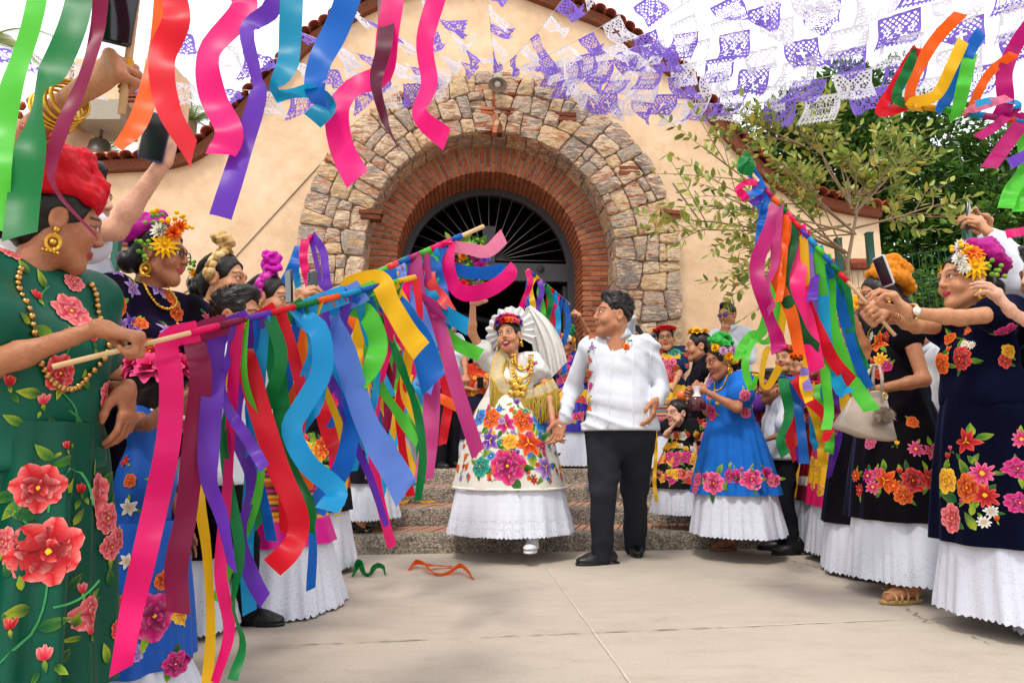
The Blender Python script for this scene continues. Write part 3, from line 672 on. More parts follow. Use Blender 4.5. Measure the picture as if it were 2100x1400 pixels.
DG = [hexc(c) for c in ('#2c4a18', '#3b6420', '#527e2c', '#223c12', '#7a9e3e', '#35581c')]
def blob(px, py, Y, rx, rz, ry=None): return at(px, py, Y), Vector((rx*Y/FPX, (ry or rx)*Y/FPX, rz*Y/FPX))
bl_ = [blob(1640, 260, 11.5, 85, 75), blob(1730, 215, 11.8, 85, 80), blob(1820, 260, 11.3, 95, 85), blob(1920, 300, 11.2, 95, 85), blob(1720, 330, 11.2, 110, 90), blob(1610, 340, 11.6, 75, 70), blob(2010, 350, 11.4, 95, 80), blob(1850, 390, 11.0, 120, 90), blob(1980, 440, 11.0, 120, 90), blob(1740, 450, 11.3, 110, 90), blob(2090, 430, 11.4, 90, 110), blob(1880, 520, 11.0, 120, 80), blob(2040, 540, 11, 110, 80), blob(1720, 165, 12, 45, 30), blob(1800, 180, 12, 60, 40), blob(1840, 150, 12, 40, 35), blob(2090, 300, 11.5, 70, 60), blob(1640, 430, 11.6, 80, 80), blob(1800, 600, 11.2, 130, 90), blob(1960, 640, 11.2, 130, 90), blob(2110, 660, 11.2, 130, 90), blob(1570, 260, 11.8, 50, 55), blob(1590, 420, 11.4, 70, 60), blob(1680, 240, 11.2, 80, 70), blob(1780, 330, 10.8, 100, 80)]
big_tree('dense dark green tree with glossy leaves behind the mesh fence', (at(1850, 900, 11.4).x, 11.4, 0), 5.2, bl_, 32000, 0.17, DG, 3)
bl2 = [blob(2080, 480, 9.5, 90, 90), blob(2180, 420, 9.2, 100, 100), blob(2120, 590, 9.3, 110, 80), blob(1960, 590, 9.6, 90, 55), blob(1850, 610, 9.6, 80, 50)]
big_tree('lower leafy tree of lighter green at the edge by the fence', (at(2100, 900, 9.4).x, 9.4, 0), 3.2, bl2, 6500, 0.13, DG[1:5], 5, 0.09)

# sapling in front of the wall: thin stems with pale pairs of leaves
sap = empty('sapling', (at(1745, 700, 6.4).x, 6.4, 0)); tag(sap, 'slender sapling with thin bare branches and sparse olive leaves', 'tree'); sb = Vector(sap.location)
SG = [hexc(c) for c in ('#8a9a3e', '#9fae52', '#76883a', '#bcc066', '#64803a', '#c8b458')]
m = MB(); lf = MB(); r_ = random.Random(11)
def twig(p0, p1, r0, depth, nleaf=9):
    mid = p0.lerp(p1, .5)+Vector((r_.gauss(0, .04), r_.gauss(0, .04), r_.gauss(0, .03))); pts = [p0, p0.lerp(mid, .5), mid, mid.lerp(p1, .5)+Vector((0, 0, .01)), p1]
    m.tube(pts, [r0, r0*.9, r0*.75, r0*.6, r0*.35], 6, cap=False); d = (p1-p0).normalized(); L = (p1-p0).length
    if depth == 0:
        for k in range(nleaf):
            t = .25+.75*k/nleaf; q = p0.lerp(mid, t*2) if t < .5 else mid.lerp(p1, t*2-1)
            for s in (-1, 1):
                if r_.random() < .12: continue
                sd = d.orthogonal().normalized(); sd.rotate(Matrix.Rotation(r_.uniform(0, 6.28), 3, d)); dd = (d*.6+sd*s+Vector((0, 0, .1-.25*r_.random()))).normalized(); leafblade(lf, q, dd, r_.uniform(.07, .125), mixc(*r_.sample(SG, 2), r_.random()), r_)
        leafblade(lf, p1, d, .1, SG[1], r_)
    else:
        for k in range(3 if depth > 1 else 4):
            t = r_.uniform(.35, .95); q = p0.lerp(mid, t*2) if t < .5 else mid.lerp(p1, t*2-1)
            sd = d.orthogonal().normalized(); sd.rotate(Matrix.Rotation(r_.uniform(0, 6.28), 3, d)); dd = (d*.8+sd*.7+Vector((0, 0, .15))).normalized(); twig(q, q+dd*L*r_.uniform(.35, .6), r0*.45, depth-1, 7)
        twig(mid.lerp(p1, .6), p1+d*L*.25, r0*.3, 0)
ends = [((1755, 480), (1600, 330), 6.3), ((1755, 480), (1520, 430), 6.1), ((1740, 520), (1440, 300), 6.2), ((1745, 430), (1700, 280), 6.6), ((1750, 430), (1660, 250), 6.5), ((1752, 440), (1790, 300), 6.5), ((1760, 430), (1860, 330), 6.3), ((1745, 470), (1945, 415), 6.2), ((1735, 560), (1540, 560), 6.0), ((1745, 460), (1560, 500), 6.4), ((1755, 400), (1735, 330), 6.2), ((1740, 540), (1610, 400), 6.7), ((1650, 480), (1400, 450), 6.1), ((1740, 520), (1480, 400), 6.5), ((1750, 400), (1830, 380), 6.6), ((1650, 300), (1560, 255), 6.4)]
stem = [Vector((0, 0, 0)), Vector((0.01, 0, .6)), at(1742, 620, 6.4)-sb, at(1738, 540, 6.4)-sb, at(1758, 430, 6.4)-sb]
m.tube(stem, [.028, .026, .022, .02, .014], 8)
for (a, b, Y) in ends: twig(at(*a, 6.4)-sb, at(*b, Y)-sb, .012, 1); twig(at(*a, 6.4)-sb, at(b[0]+r_.uniform(-60, 60), b[1]+r_.uniform(-40, 60), Y+.2)-sb, .009, 1)
m.build('trunk', M_BARK, sap); lf.build('leaves', M_LEAF, sap, smooth=False)
# palm fronds behind the belfry on the left
def palm(label, px, py, Y, n, L, rs):
    c = at(px, py, Y); t = empty('palm_tree', (c.x, Y, 0)); tag(t, label, 'tree'); r_ = random.Random(rs)
    m = MB(); m.tube([(0, 0, 0), (0.05, 0, c.z*.5), (0, 0, c.z)], [.16, .13, .12], 10); m.build('trunk', M_BARK, t)
    m = MB()
    for k in range(n):
        a = 2*math.pi*k/n+r_.uniform(-.2, .2); el = r_.uniform(.1, 1.1); pts = []; p = Vector((0, 0, c.z)); d = Vector((math.cos(a)*math.cos(el), math.sin(a)*math.cos(el), math.sin(el)))
        for j in range(12): pts.append(p.copy()); p = p+d*(L/11); d = (d+Vector((0, 0, -.14))).normalized()
        col = hexc(r_.choice(('#6d7f3c', '#88944a', '#54692e'))); m.tube(pts, [.015]*6+[.008]*6, 4, col)
        for j in range(1, 12):
            for u in (0, .33, .66):
                q = pts[j-1].lerp(pts[j], u); tt = (pts[j]-pts[j-1]).normalized(); sd = tt.cross(Vector((0, 0, 1))).normalized()
                for s in (-1, 1):
                    e = q+(sd*s*.8+tt*.7+Vector((0, 0, -.25))).normalized()*.42*math.sin(.3+2.6*(j+u)/12); wv = tt*.014
                    m.add([q-wv, q+wv, e], [(0, 1, 2)], col)
    m.build('fronds', M_LEAF, t, smooth=False)
palm('palm tree with feathery fronds at the far left above the arms', -30, 85, 13.5, 16, 1.5, 4)
palm('palm tree seen through the bell tower opening', 200, 330, 16, 18, 1.6, 8)
palm('palm tree peeping over the wall behind the red ribbon', 395, 250, 17, 16, 1.5, 9)
# ================================================================== smooth solids for bodies, hair, garments
class Field:
    """distance field on a grid; primitives are blended smoothly and meshed with surface nets"""
    def __init__(s, lo, hi, h):
        s.h = h; s.lo = np.array(lo, float)-2*h; s.n = np.ceil((np.array(hi, float)+2*h-s.lo)/h).astype(int)+1
        s.F = np.full(s.n, 0.5, dtype=np.float32)
    def region(s, lo, hi):
        i0 = np.clip(np.floor((np.array(lo)-s.lo)/s.h).astype(int), 0, s.n); i1 = np.clip(np.ceil((np.array(hi)-s.lo)/s.h).astype(int)+1, 0, s.n)
        if np.any(i1 <= i0): return None
        sl = tuple(slice(a, b) for a, b in zip(i0, i1))
        X = (s.lo[0]+s.h*np.arange(i0[0], i1[0], dtype=np.float32))[:, None, None]; Y = (s.lo[1]+s.h*np.arange(i0[1], i1[1], dtype=np.float32))[None, :, None]; Z = (s.lo[2]+s.h*np.arange(i0[2], i1[2], dtype=np.float32))[None, None, :]
        return sl, X, Y, Z
    def mixin(s, sl, d, k, sub=False):
        f = s.F[sl]
        if sub:
            d = -d; hh = np.clip(0.5-0.5*(d-f)/k*-1, 0, 1) if False else np.maximum(k-np.abs(f-d), 0)/k
            s.F[sl] = np.maximum(f, d)+hh*hh*k*0.25
        else:
            hh = np.maximum(k-np.abs(f-d), 0)/k; s.F[sl] = np.minimum(f, d)-hh*hh*k*0.25
    def cone(s, a, b, ra, rb, k=0.02, sub=False):
        a = np.array(a, float); b = np.array(b, float); m = max(ra, rb)+k+2*s.h
        g = s.region(np.minimum(a, b)-m, np.maximum(a, b)+m)
        if g is None: return
        sl, X, Y, Z = g; ab = b-a; L2 = max(float(ab@ab), 1e-9)
        t = np.clip(((X-a[0])*ab[0]+(Y-a[1])*ab[1]+(Z-a[2])*ab[2])/L2, 0, 1)
        d = np.sqrt((X-a[0]-t*ab[0])**2+(Y-a[1]-t*ab[1])**2+(Z-a[2]-t*ab[2])**2)-(ra+(rb-ra)*t); s.mixin(sl, d, k, sub)
    def ball(s, c, r, k=0.02, sub=False): s.cone(c, c, r, r, k, sub)
    def ell(s, c, r, k=0.02, rot=None, sub=False):
        c = np.array(c, float); r = np.array(r, float); m = max(r)+k+2*s.h
        if rot is None: g = s.region(c-r-k-2*s.h, c+r+k+2*s.h)
        else: g = s.region(c-m, c+m)
        if g is None: return
        sl, X, Y, Z = g; X = X-c[0]; Y = Y-c[1]; Z = Z-c[2]
        if rot is not None:
            A = np.array(rot, float).T; X, Y, Z = A[0, 0]*X+A[0, 1]*Y+A[0, 2]*Z, A[1, 0]*X+A[1, 1]*Y+A[1, 2]*Z, A[2, 0]*X+A[2, 1]*Y+A[2, 2]*Z
        q = np.sqrt((X/r[0])**2+(Y/r[1])**2+(Z/r[2])**2)
        g2 = np.sqrt((X/r[0]**2)**2+(Y/r[1]**2)**2+(Z/r[2]**2)**2); d = np.where(q > 1e-4, q*(q-1)/np.maximum(g2, 1e-6), -min(r)); s.mixin(sl, d, k, sub)
    def cut_below(s, z):
        Z = s.lo[2]+s.h*np.arange(s.n[2]); s.F = np.maximum(s.F, (z-Z)[None, None, :].astype(np.float32))
    def cut_above(s, z):
        Z = s.lo[2]+s.h*np.arange(s.n[2]); s.F = np.maximum(s.F, (Z-z)[None, None, :].astype(np.float32))
    def wrinkle(s, amp, freq, seed=0, zf=0.4):
        r_ = np.random.RandomState(seed); X = (s.lo[0]+s.h*np.arange(s.n[0]))[:, None, None]; Y = (s.lo[1]+s.h*np.arange(s.n[1]))[None, :, None]; Z = (s.lo[2]+s.h*np.arange(s.n[2]))[None, None, :]
        for j in range(4):
            a = r_.uniform(-1, 1, 3)*freq*(1+.5*j); a[2] *= zf; ph = r_.uniform(0, 6.28)
            s.F += (amp/(1+.6*j)*np.sin(a[0]*X+a[1]*Y+a[2]*Z+ph+1.5*np.sin(X*freq*.4+Z*freq*.3+j))).astype(np.float32)
    def folds(s, amp, seed=0, freq=34):
        """soft creases: ridges along slanted, bent directions"""
        r_ = np.random.RandomState(seed); X = (s.lo[0]+s.h*np.arange(s.n[0]))[:, None, None]; Y = (s.lo[1]+s.h*np.arange(s.n[1]))[None, :, None]; Z = (s.lo[2]+s.h*np.arange(s.n[2]))[None, None, :]
        for j in range(3):
            a = r_.uniform(-1, 1, 3); a /= np.linalg.norm(a); a *= freq*(.6+.5*j); w_ = np.sin(a[0]*X+a[1]*Y+a[2]*Z+2.2*np.sin(X*9+Z*7+j)+1.6*np.sin(Z*13-Y*8+2*j)); m_ = .5+.5*np.sin(X*6+Z*5+Y*7+r_.uniform(0, 6)); s.F -= (amp*np.exp(-(w_-1)**2*3)*m_).astype(np.float32)
    def mesh(s):
        F = s.F; ins = F < 0; n = s.n
        c = [ins[dx:n[0]-1+dx, dy:n[1]-1+dy, dz:n[2]-1+dz] for dx in (0, 1) for dy in (0, 1) for dz in (0, 1)]
        cnt = sum(x.astype(np.int8) for x in c); act = (cnt > 0) & (cnt < 8); I = np.argwhere(act)
        if len(I) == 0: return np.zeros((0, 3)), np.zeros((0, 4), int)
        ids = np.full(act.shape, -1, dtype=np.int64); ids[act] = np.arange(len(I)); P = np.zeros((len(I), 3)); K = np.zeros(len(I))
        cr = [(0, 0, 0), (1, 0, 0), (0, 1, 0), (1, 1, 0), (0, 0, 1), (1, 0, 1), (0, 1, 1), (1, 1, 1)]; val = {q: F[I[:, 0]+q[0], I[:, 1]+q[1], I[:, 2]+q[2]] for q in cr}
        for ax in range(3):
            for q in cr:
                if q[ax]: continue
                q2 = list(q); q2[ax] = 1; q2 = tuple(q2); a, b = val[q], val[q2]; x = (a < 0) != (b < 0)
                t = np.where(x, a/np.where(np.abs(a-b) < 1e-9, 1e-9, a-b), 0)
                for k in range(3): P[:, k] += np.where(x, q[k]+(t if k == ax else 0), 0)
                K += x
        V = s.lo+(I+P/K[:, None])*s.h; Q = []
        for ax in range(3):
            sl0 = [slice(None)]*3; sl1 = [slice(None)]*3; sl0[ax] = slice(0, n[ax]-1); sl1[ax] = slice(1, n[ax]); a = ins[tuple(sl0)]; b = ins[tuple(sl1)]
            E = np.argwhere(a != b); u, v = [(1, 2), (2, 0), (0, 1)][ax]
            E = E[(E[:, u] > 0) & (E[:, v] > 0) & (E[:, u] < n[u]-1) & (E[:, v] < n[v]-1)]
            fl = a[E[:, 0], E[:, 1], E[:, 2]]; d = np.zeros(3, int); e = np.zeros(3, int); d[u] = 1; e[v] = 1
            g = lambda A: ids[A[:, 0], A[:, 1], A[:, 2]]
            q = np.stack([g(E-d-e), g(E-e), g(E), g(E-d)], 1); q[~fl] = q[~fl][:, ::-1]; Q.append(q)
        Q = np.concatenate(Q); Q = Q[(Q >= 0).all(1)]; return V, Q
def flat_cols(V, col): return np.tile(np.array(col, float), (len(V), 1))
def xf(V, M): A = np.array(M); return V @ A[:3, :3].T+A[:3, 3]
def frame_from(x, y, z): return Matrix(((x[0], y[0], z[0]), (x[1], y[1], z[1]), (x[2], y[2], z[2]))).to_4x4()

# ---- heads: local x = wearer's right-to-left, y forward, z up, chin to crown about 0.23
def head_mesh(kind, h):
    f = Field((-.1, -.13, -.21), (.1, .13, .14), h); male = kind.startswith('m')
    f.ell((0, -.014, .034), (.076, .094, .088), .01); f.ell((0, .022, -.03), (.059 if not male else .064, .066, .082), .03)
    for s in (-1, 1):
        f.cone((s*.05, .0, -.058), (s*.016, .062, -.098), .024 if male else .02, .02, .03); f.ball((s*.036, .058, -.028), .027, .025)
        f.ell((s*.079, -.008, -.006), (.01, .021, .033), .008); f.ell((s*.087, -.004, -.002), (.008, .012, .02), .004, sub=True)
    f.ball((0, .064, -.1), .023 if male else .019, .02); f.cone((-.032, .078, .026), (.032, .078, .026), .017, .017, .02)
    for s in (-1, 1): f.ell((s*.032, .101, .007), (.017, .016, .011), .012, sub=True)
    f.cone((0, .09, .018), (0, .105, -.02), .0065, .0105, .012)
    for s in (-1, 1): f.ball((s*.0105, .098, -.026), .0075, .007)
    for s in (-1, 1): f.ball((s*.031, .0755, .006), .0165, .004)
    sm = .008 if 'smile' in kind or 'open' in kind else 0.0
    if 'open' in kind:
        f.cone((-.026, .084, -.05), (.026, .084, -.05), .007, .007, .008); f.cone((-.02, .08, -.092), (.02, .08, -.092), .008, .008, .008); f.ell((0, .094, -.068), (.021, .022, .017), .005, sub=True)
        for s in (-1, 1): f.ball((s*.046, .066, -.04), .021, .014)
    else:
        for s in (-1, 1):
            f.cone((0, .0905, -.0565), (s*.024, .079, -.058+sm), .0065, .0035, .005); f.cone((0, .089, -.067), (s*.021, .079, -.062+sm), .0075, .004, .005)
            if sm: f.ball((s*.046, .064, -.036), .02, .014)
    f.cone((0, -.022, -.07), (0, -.035, -.2), .052 if male else .045, .058 if male else .047, .03)
    V, Q = f.mesh(); x, y, z = V[:, 0], V[:, 1], V[:, 2]; ax = np.abs(x); C = np.ones((len(V), 3)); T = {}
    front = y > .055
    # lips, eyes, brows, cheeks: weights for pigment
    if 'open' in kind:
        dm = np.sqrt((x/.027)**2+((z+.069)/.025)**2); T['lip'] = front & (dm < 1.12) & (dm > .62); T['mouth'] = front & (dm <= .85) & (y < .092); T['teeth'] = front & (z > -.066) & (z < -.052) & (ax < .018) & (dm < .85) & (y < .095)
    else:
        cz = -.0615+sm*(ax/.024)**1.5; T['lip'] = front & (ax < .025) & (np.abs(z-cz) < .0105*(1-(ax/.027)**2)+.001)
    T['eye'] = (np.sqrt((ax-.031)**2/(.0135**2)+(z-.0065)**2/(.0058**2)) < 1) & (y > .06)
    T['iris'] = (np.sqrt((ax-.031)**2+(z-.0075)**2) < .0062) & (y > .06)
    e2 = np.sqrt((ax-.0315)**2/(.0185**2)+(z-.0078)**2/(.0098**2)); T['lash'] = (e2 < 1) & (z > .0062) & (y > .055) & ~T['eye']
    bz = .027+.007*(1-((ax-.034)/.02)**2); T['brow'] = (np.abs(z-bz) < (.0044 if male else .0034)) & (ax > .012) & (ax < .052) & (y > .045)
    T['blush'] = np.exp(-((ax-.045)**2+(z+.03)**2)/.0006)*(y > .02)
    return V, Q, T
_heads = {}
def get_head(kind, h):
    if (kind, h) not in _heads: _heads[(kind, h)] = head_mesh(kind, h)
    return _heads[(kind, h)]
def head_cols(V, T, skin, lip, makeup=1.0, male=False):
    sk = np.array(skin); C = np.tile(sk, (len(V), 1)); C = C*(1-.22*makeup*T['blush'][:, None])+np.array(mixc(skin, hexc('#b8453f'), .6))*(.22*makeup*T['blush'][:, None])
    if male: z = V[:, 2]; st = np.clip((-.045-z)/.03, 0, 1)*(V[:, 1] > .0)*np.clip((z+.14)/.03, 0, 1); C = C*(1-.22*st[:, None])
    C[T['lash']] = np.array(mixc(skin, (.02, .015, .015), .8 if not male else .45)); C[T['brow']] = np.array(mixc(skin, (.012, .009, .008), .88))
    C[T['eye']] = (.62, .58, .55); C[T['iris']] = (.02, .012, .008); C[T['lip']] = np.array(lip)
    if 'mouth' in T: C[T['mouth']] = (.09, .012, .015); C[T['teeth']] = (.75, .72, .68)
    return C
# ---- hands: wrist at origin, fingers along +y, palm faces -z, thumb on +x
def hand_mesh(kind, h):
    f = Field((-.07, -.05, -.13), (.1, .22, .06), h)
    f.cone((0, -.004, 0), (0, .014, 0), .0225, .0235, .02); f.ell((0, .05, -.002), (.039, .052, .016), .018); f.cone((-.03, .085, 0), (.03, .088, 0), .014, .014, .014)
    curl = {'grip': (78, 88, 45), 'relax': (22, 32, 22), 'phone': (38, 42, 25), 'flat': (8, 8, 6), 'pinch': (55, 60, 35)}[kind]
    for i, (x, L) in enumerate(((-.033, .78), (-.0115, .95), (.0105, 1.0), (.032, .93))):
        p = np.array((x, .09+(.004 if i in (1, 2) else -.004), 0)); a = 0; sp = (x*2.2 if kind in ('relax', 'flat', 'phone') else x*.4)
        for j, (l, r0, r1) in enumerate(((.045, .0098, .0088), (.029, .0088, .008), (.023, .008, .0066))):
            a += R(curl[j]+(i-1.5)*(-4 if kind != 'grip' else 0)); d = np.array((math.sin(sp)*math.cos(a), math.cos(sp)*math.cos(a), -math.sin(a))); q = p+d*l*L; f.cone(p, q, r0, r1, .0035); p = q
    tp = {'grip': ((.03, .02, -.012), (.046, .05, -.034), (.03, .077, -.05), (.008, .082, -.054)), 'relax': ((.026, .015, -.008), (.05, .05, -.025), (.056, .08, -.036), (.055, .1, -.04)), 'flat': ((.026, .015, -.005), (.058, .04, -.012), (.075, .068, -.015), (.084, .09, -.016)), 'phone': ((.026, .015, -.01), (.052, .045, -.034), (.05, .072, -.056), (.04, .09, -.066)), 'pinch': ((.03, .015, -.01), (.05, .045, -.036), (.044, .07, -.056), (.034, .088, -.062))}[kind]
    for j, (r0, r1) in enumerate(((.0165, .0125), (.0115, .0105), (.0105, .008))): f.cone(tp[j], tp[j+1], r0, r1, .01)
    return f.mesh()
_hands = {}
def get_hand(kind, h):
    if (kind, h) not in _hands: _hands[(kind, h)] = hand_mesh(kind, h)
    return _hands[(kind, h)]
def catmull(P, n):
    P = [P[0]*2-P[1]]+P+[P[-1]*2-P[-2]]; o = []; seg = len(P)-3
    for i in range(n+1):
        s = min(i/n*seg, seg-1e-6); k = int(s); t = s-k; a, b, c, d = P[k:k+4]
        o.append((b*2+(c-a)*t+(a*2-b*5+c*4-d)*t*t+(b*3-a-c*3+d)*t*t*t)*.5)
    return o
# ================================================================== embroidery motifs
RJ = random.Random(99)
def petal(out, c, ang, L, W, cin, cout, cedge, layer, pt=0.8, n=5):
    L *= RJ.uniform(.86, 1.12); W *= RJ.uniform(.85, 1.15); ang += RJ.uniform(-.1, .1); ca, sa = math.cos(ang), math.sin(ang); V = []; C = []; F = []
    for i in range(n+1):
        t = i/n; w_ = W*.5*(max(.12, 1-abs(2*t**pt-1)**2.4)**.5 if pt < .72 else math.sin(math.pi*min(t**pt, 1)*.97+.05)); x = L*t
        for s, cc in ((-1, cedge), (0, mixc(cin, cout, t)), (1, cedge)):
            px, py = x, s*w_; V.append((c[0]+px*ca-py*sa, c[1]+px*sa+py*ca, layer+(.6 if s == 0 else 0))); C.append(mixc(cin, cc if s == 0 else mixc(cout, cc, .12+.75*t**3), min(1, t*1.6)))
        if i:
            a = (i-1)*3; F += [(a, a+1, a+4, a+3), (a+1, a+2, a+5, a+4)]
    out.append((V, F, C))
GREENS = [hexc(c) for c in ('#2f6d22', '#7a9c2a', '#1f5a28', '#a0b02c', '#14502e')]
def e_leaf(out, c, ang, L, r_, layer=0):
    g1, g2 = r_.sample(GREENS, 2); petal(out, c, ang, L, L*.5, g1, g2, mixc(g2, (.7, .75, .2), .35), layer, .75)
def e_rose(out, pal, S, r_, ly=1):
    a, b, c = [hexc(x) for x in pal]; o = r_.uniform(0, 6)
    for k in range(7): petal(out, (math.cos(o+k*.898)*S*.1, math.sin(o+k*.898)*S*.1), o+k*.898, S*.4, S*.44, b, a, c, ly+.15*(k % 2), .7)
    for k in range(5): petal(out, (0, 0), o+.3+k*1.257, S*.33, S*.38, mixc(b, (0, 0, 0), .35), b, c, ly+1.2+.15*(k % 2), .62)
    for k in range(3): petal(out, (0, 0), o+k*2.09, S*.2, S*.22, mixc(b, (0, 0, 0), .5), a, c, ly+2.2, .62)
    petal(out, (-S*.05, 0), 0, S*.1, S*.1, hexc('#f2c230'), hexc('#f2c230'), hexc('#d98a1c'), ly+3, .8, 3)
def e_lily(out, pal, S, r_, ly=1, n=6):
    a, b, c = [hexc(x) for x in pal]; o = r_.uniform(0, 6)
    for k in range(n): petal(out, (0, 0), o+k*2*math.pi/n+r_.uniform(-.1, .1), S*.52, S*.28, b, a, c, ly+.2*(k % 2), .9)
    for k in range(3): petal(out, (0, 0), o+.5+k*2.09, S*.2, S*.05, hexc('#f0c22a'), hexc('#f0c22a'), hexc('#c77a18'), ly+1, .9, 3)
def e_daisy(out, pal, S, r_, ly=1, n=10):
    a, b, c = [hexc(x) for x in pal]
    for k in range(n): petal(out, (0, 0), k*2*math.pi/n, S*.5, S*.2, b, a, c, ly+.2*(k % 2), .6, 4)
    petal(out, (-S*.1, 0), 0, S*.2, S*.2, hexc('#f2c230'), hexc('#f2c230'), hexc('#c77a18'), ly+1, .8, 3)
def e_bud(out, pal, S, r_, ly=1):
    a, b, c = [hexc(x) for x in pal]
    for k in (-1, 1, 0): petal(out, (0, 0), math.pi/2+k*.45, S*.5, S*.26, b, a, c, ly+.2*(k == 0), .7, 4)
    e_leaf(out, (0, 0), -math.pi/2+.3, S*.4, r_, ly)
def e_stem(out, p0, p1, bend, W, col, ly=0):
    V = []; F = []; dx, dy = p1[0]-p0[0], p1[1]-p0[1]; L = math.hypot(dx, dy); nx, ny = -dy/L, dx/L; n = 8
    for i in range(n+1):
        t = i/n; k = bend*math.sin(math.pi*t); x, y = p0[0]+dx*t+nx*k, p0[1]+dy*t+ny*k; V += [(x-nx*W, y-ny*W, ly), (x+nx*W, y+ny*W, ly)]
        if i: F.append((2*i-2, 2*i, 2*i+1, 2*i-1))
    out.append((V, F, [col]*len(V)))
PALS = {'red': ('#d8121c', '#8a0812', '#f08a7c'), 'coral': ('#d81f28', '#98101c', '#f6a49c'), 'pink': ('#ea3c7a', '#a8104a', '#fbb4cc'), 'fuchsia': ('#d0106e', '#860644', '#f57ab4'), 'salmon': ('#ea5a60', '#c01c38', '#fbc4bc'), 'orange': ('#ea4e14', '#aa1a0c', '#fba650'), 'yellow': ('#f2b40c', '#d87408', '#ffe878'), 'blue': ('#1676cc', '#0a3c94', '#84c8fa'), 'teal': ('#0e8c7c', '#06564e', '#78d0b8'), 'purple': ('#7440a8', '#401878', '#ccb0e6'), 'lilac': ('#a274c0', '#66348a', '#eedcf8'), 'white': ('#eae6dc', '#b8a68e', '#ffffff')}
def motif(kind, pal, S, r_, leaves=3, stem=0):
    out = []; P = PALS[pal]
    for k in range(leaves):
        a = r_.uniform(0, 6.28) if leaves < 3 else 6.28*k/leaves+r_.uniform(-.4, .4); e_leaf(out, (math.cos(a)*S*.34, math.sin(a)*S*.34), a+r_.uniform(-.4, .4), S*r_.uniform(.38, .55), r_)
    if stem: e_stem(out, (0, 0), (r_.uniform(-.3, .3)*S, -S*stem), S*.2, S*.025, GREENS[0])
    {'rose': e_rose, 'lily': e_lily, 'daisy': e_daisy, 'bud': e_bud}.get(kind, e_rose)(out, P, S, r_) if kind != 'leaf' else e_leaf(out, (0, -S*.5), math.pi/2, S, r_)
    return out
def mesh_bvh(objs):
    V = []; F = []
    for o in objs:
        off = len(V); W = o.matrix_basis if o.parent is None else Matrix.Translation(o.parent.location); V += [W @ v.co for v in o.data.vertices]; F += [tuple(i+off for i in p.vertices) for p in o.data.polygons]
    return BVHTree.FromPolygons(V, F)
class Emb:
    """embroidery laid on a garment: every stitched shape follows the cloth's surface"""
    def __init__(s, garment, person, seed=1): s.g = garment; s.p = person; s.bvh = mesh_bvh([garment]); s.mb = MB(); s.one = []; s.r = random.Random(seed)
    def put(s, hit, n, shapes, rot=0):
        n = n.normalized()
        t2 = (Vector((0, 0, 1))-n*n.z); t2 = t2.normalized() if t2.length > .1 else Vector((1, 0, 0)); t1 = t2.cross(n); ca, sa = math.cos(rot), math.sin(rot)
        for V, F, C in shapes:
            o = []
            for a, b, ly in V:
                p = hit+t1*(a*ca-b*sa)+t2*(a*sa+b*ca); h, nn, _, _ = s.bvh.ray_cast(p+n*.07, -n, .2); q = (h if h is not None and (h-p).length < .05 else p); o.append(q+n*(.0026+.0008*ly))
            s.mb.add(o, F, C)
    def px(s, x, y, size_px, kind='rose', pal='red', leaves=3, rot=0.0, stem=0, shapes=None):
        d = ray(x, y); o = Vector((0, 0, CAMZ)); h, n, _, dist = s.bvh.ray_cast(o, d)
        if h is None: return
        if n.dot(d) > 0: n = -n
        j = s.mb; s.mb = MB(); s.put(h, n, shapes or motif(kind, pal, size_px*h.y/FPX, s.r, leaves, stem), rot)
        if s.mb.v: s.one.append(('embroidered_leaf' if kind == 'leaf' else 'embroidered_stem' if shapes else 'embroidered_flower', s.mb))
        s.mb = j
    def ang(s, th, z, size, kind='rose', pal='red', leaves=2, rot=0.0, shapes=None):
        c = Vector((s.p.base.x+s.p.lean.x*max(0, z-s.p.base.z-.5), s.p.base.y+s.p.lean.y*max(0, z-s.p.base.z-.5), z)); d = Vector((math.cos(th), math.sin(th), 0)); h, n, _, _ = s.bvh.ray_cast(c+d*1.2, -d)
        if h is None: return
        if n.dot(d) < 0: n = -n
        s.put(h, n, shapes or motif(kind, pal, size, s.r, leaves), rot)
    def scatter(s, n, z0, z1, size, kinds, pals, th0=0, th1=2*math.pi, leaves=2, rows=None):
        rows = rows or max(1, int((z1-z0)/(size*1.15))); per = max(1, n//rows)
        for j in range(rows):
            for k in range(per):
                th = th0+(th1-th0)*(k+.5*(j % 2)+s.r.uniform(-.2, .2))/per; z = z0+(z1-z0)*(j+.5+s.r.uniform(-.2, .2))/rows
                s.ang(th, z, size*s.r.uniform(.65, 1.15), s.r.choice(kinds), s.r.choice(pals), leaves, s.r.uniform(0, 6))
    def done(s):
        for nm, m_ in s.one: m_.build(nm, M_EMB, s.g, origin=s.p.base)
        if s.mb.v: tag(s.mb.build('embroidery', M_EMB, s.g, origin=s.p.base), kind='stuff')

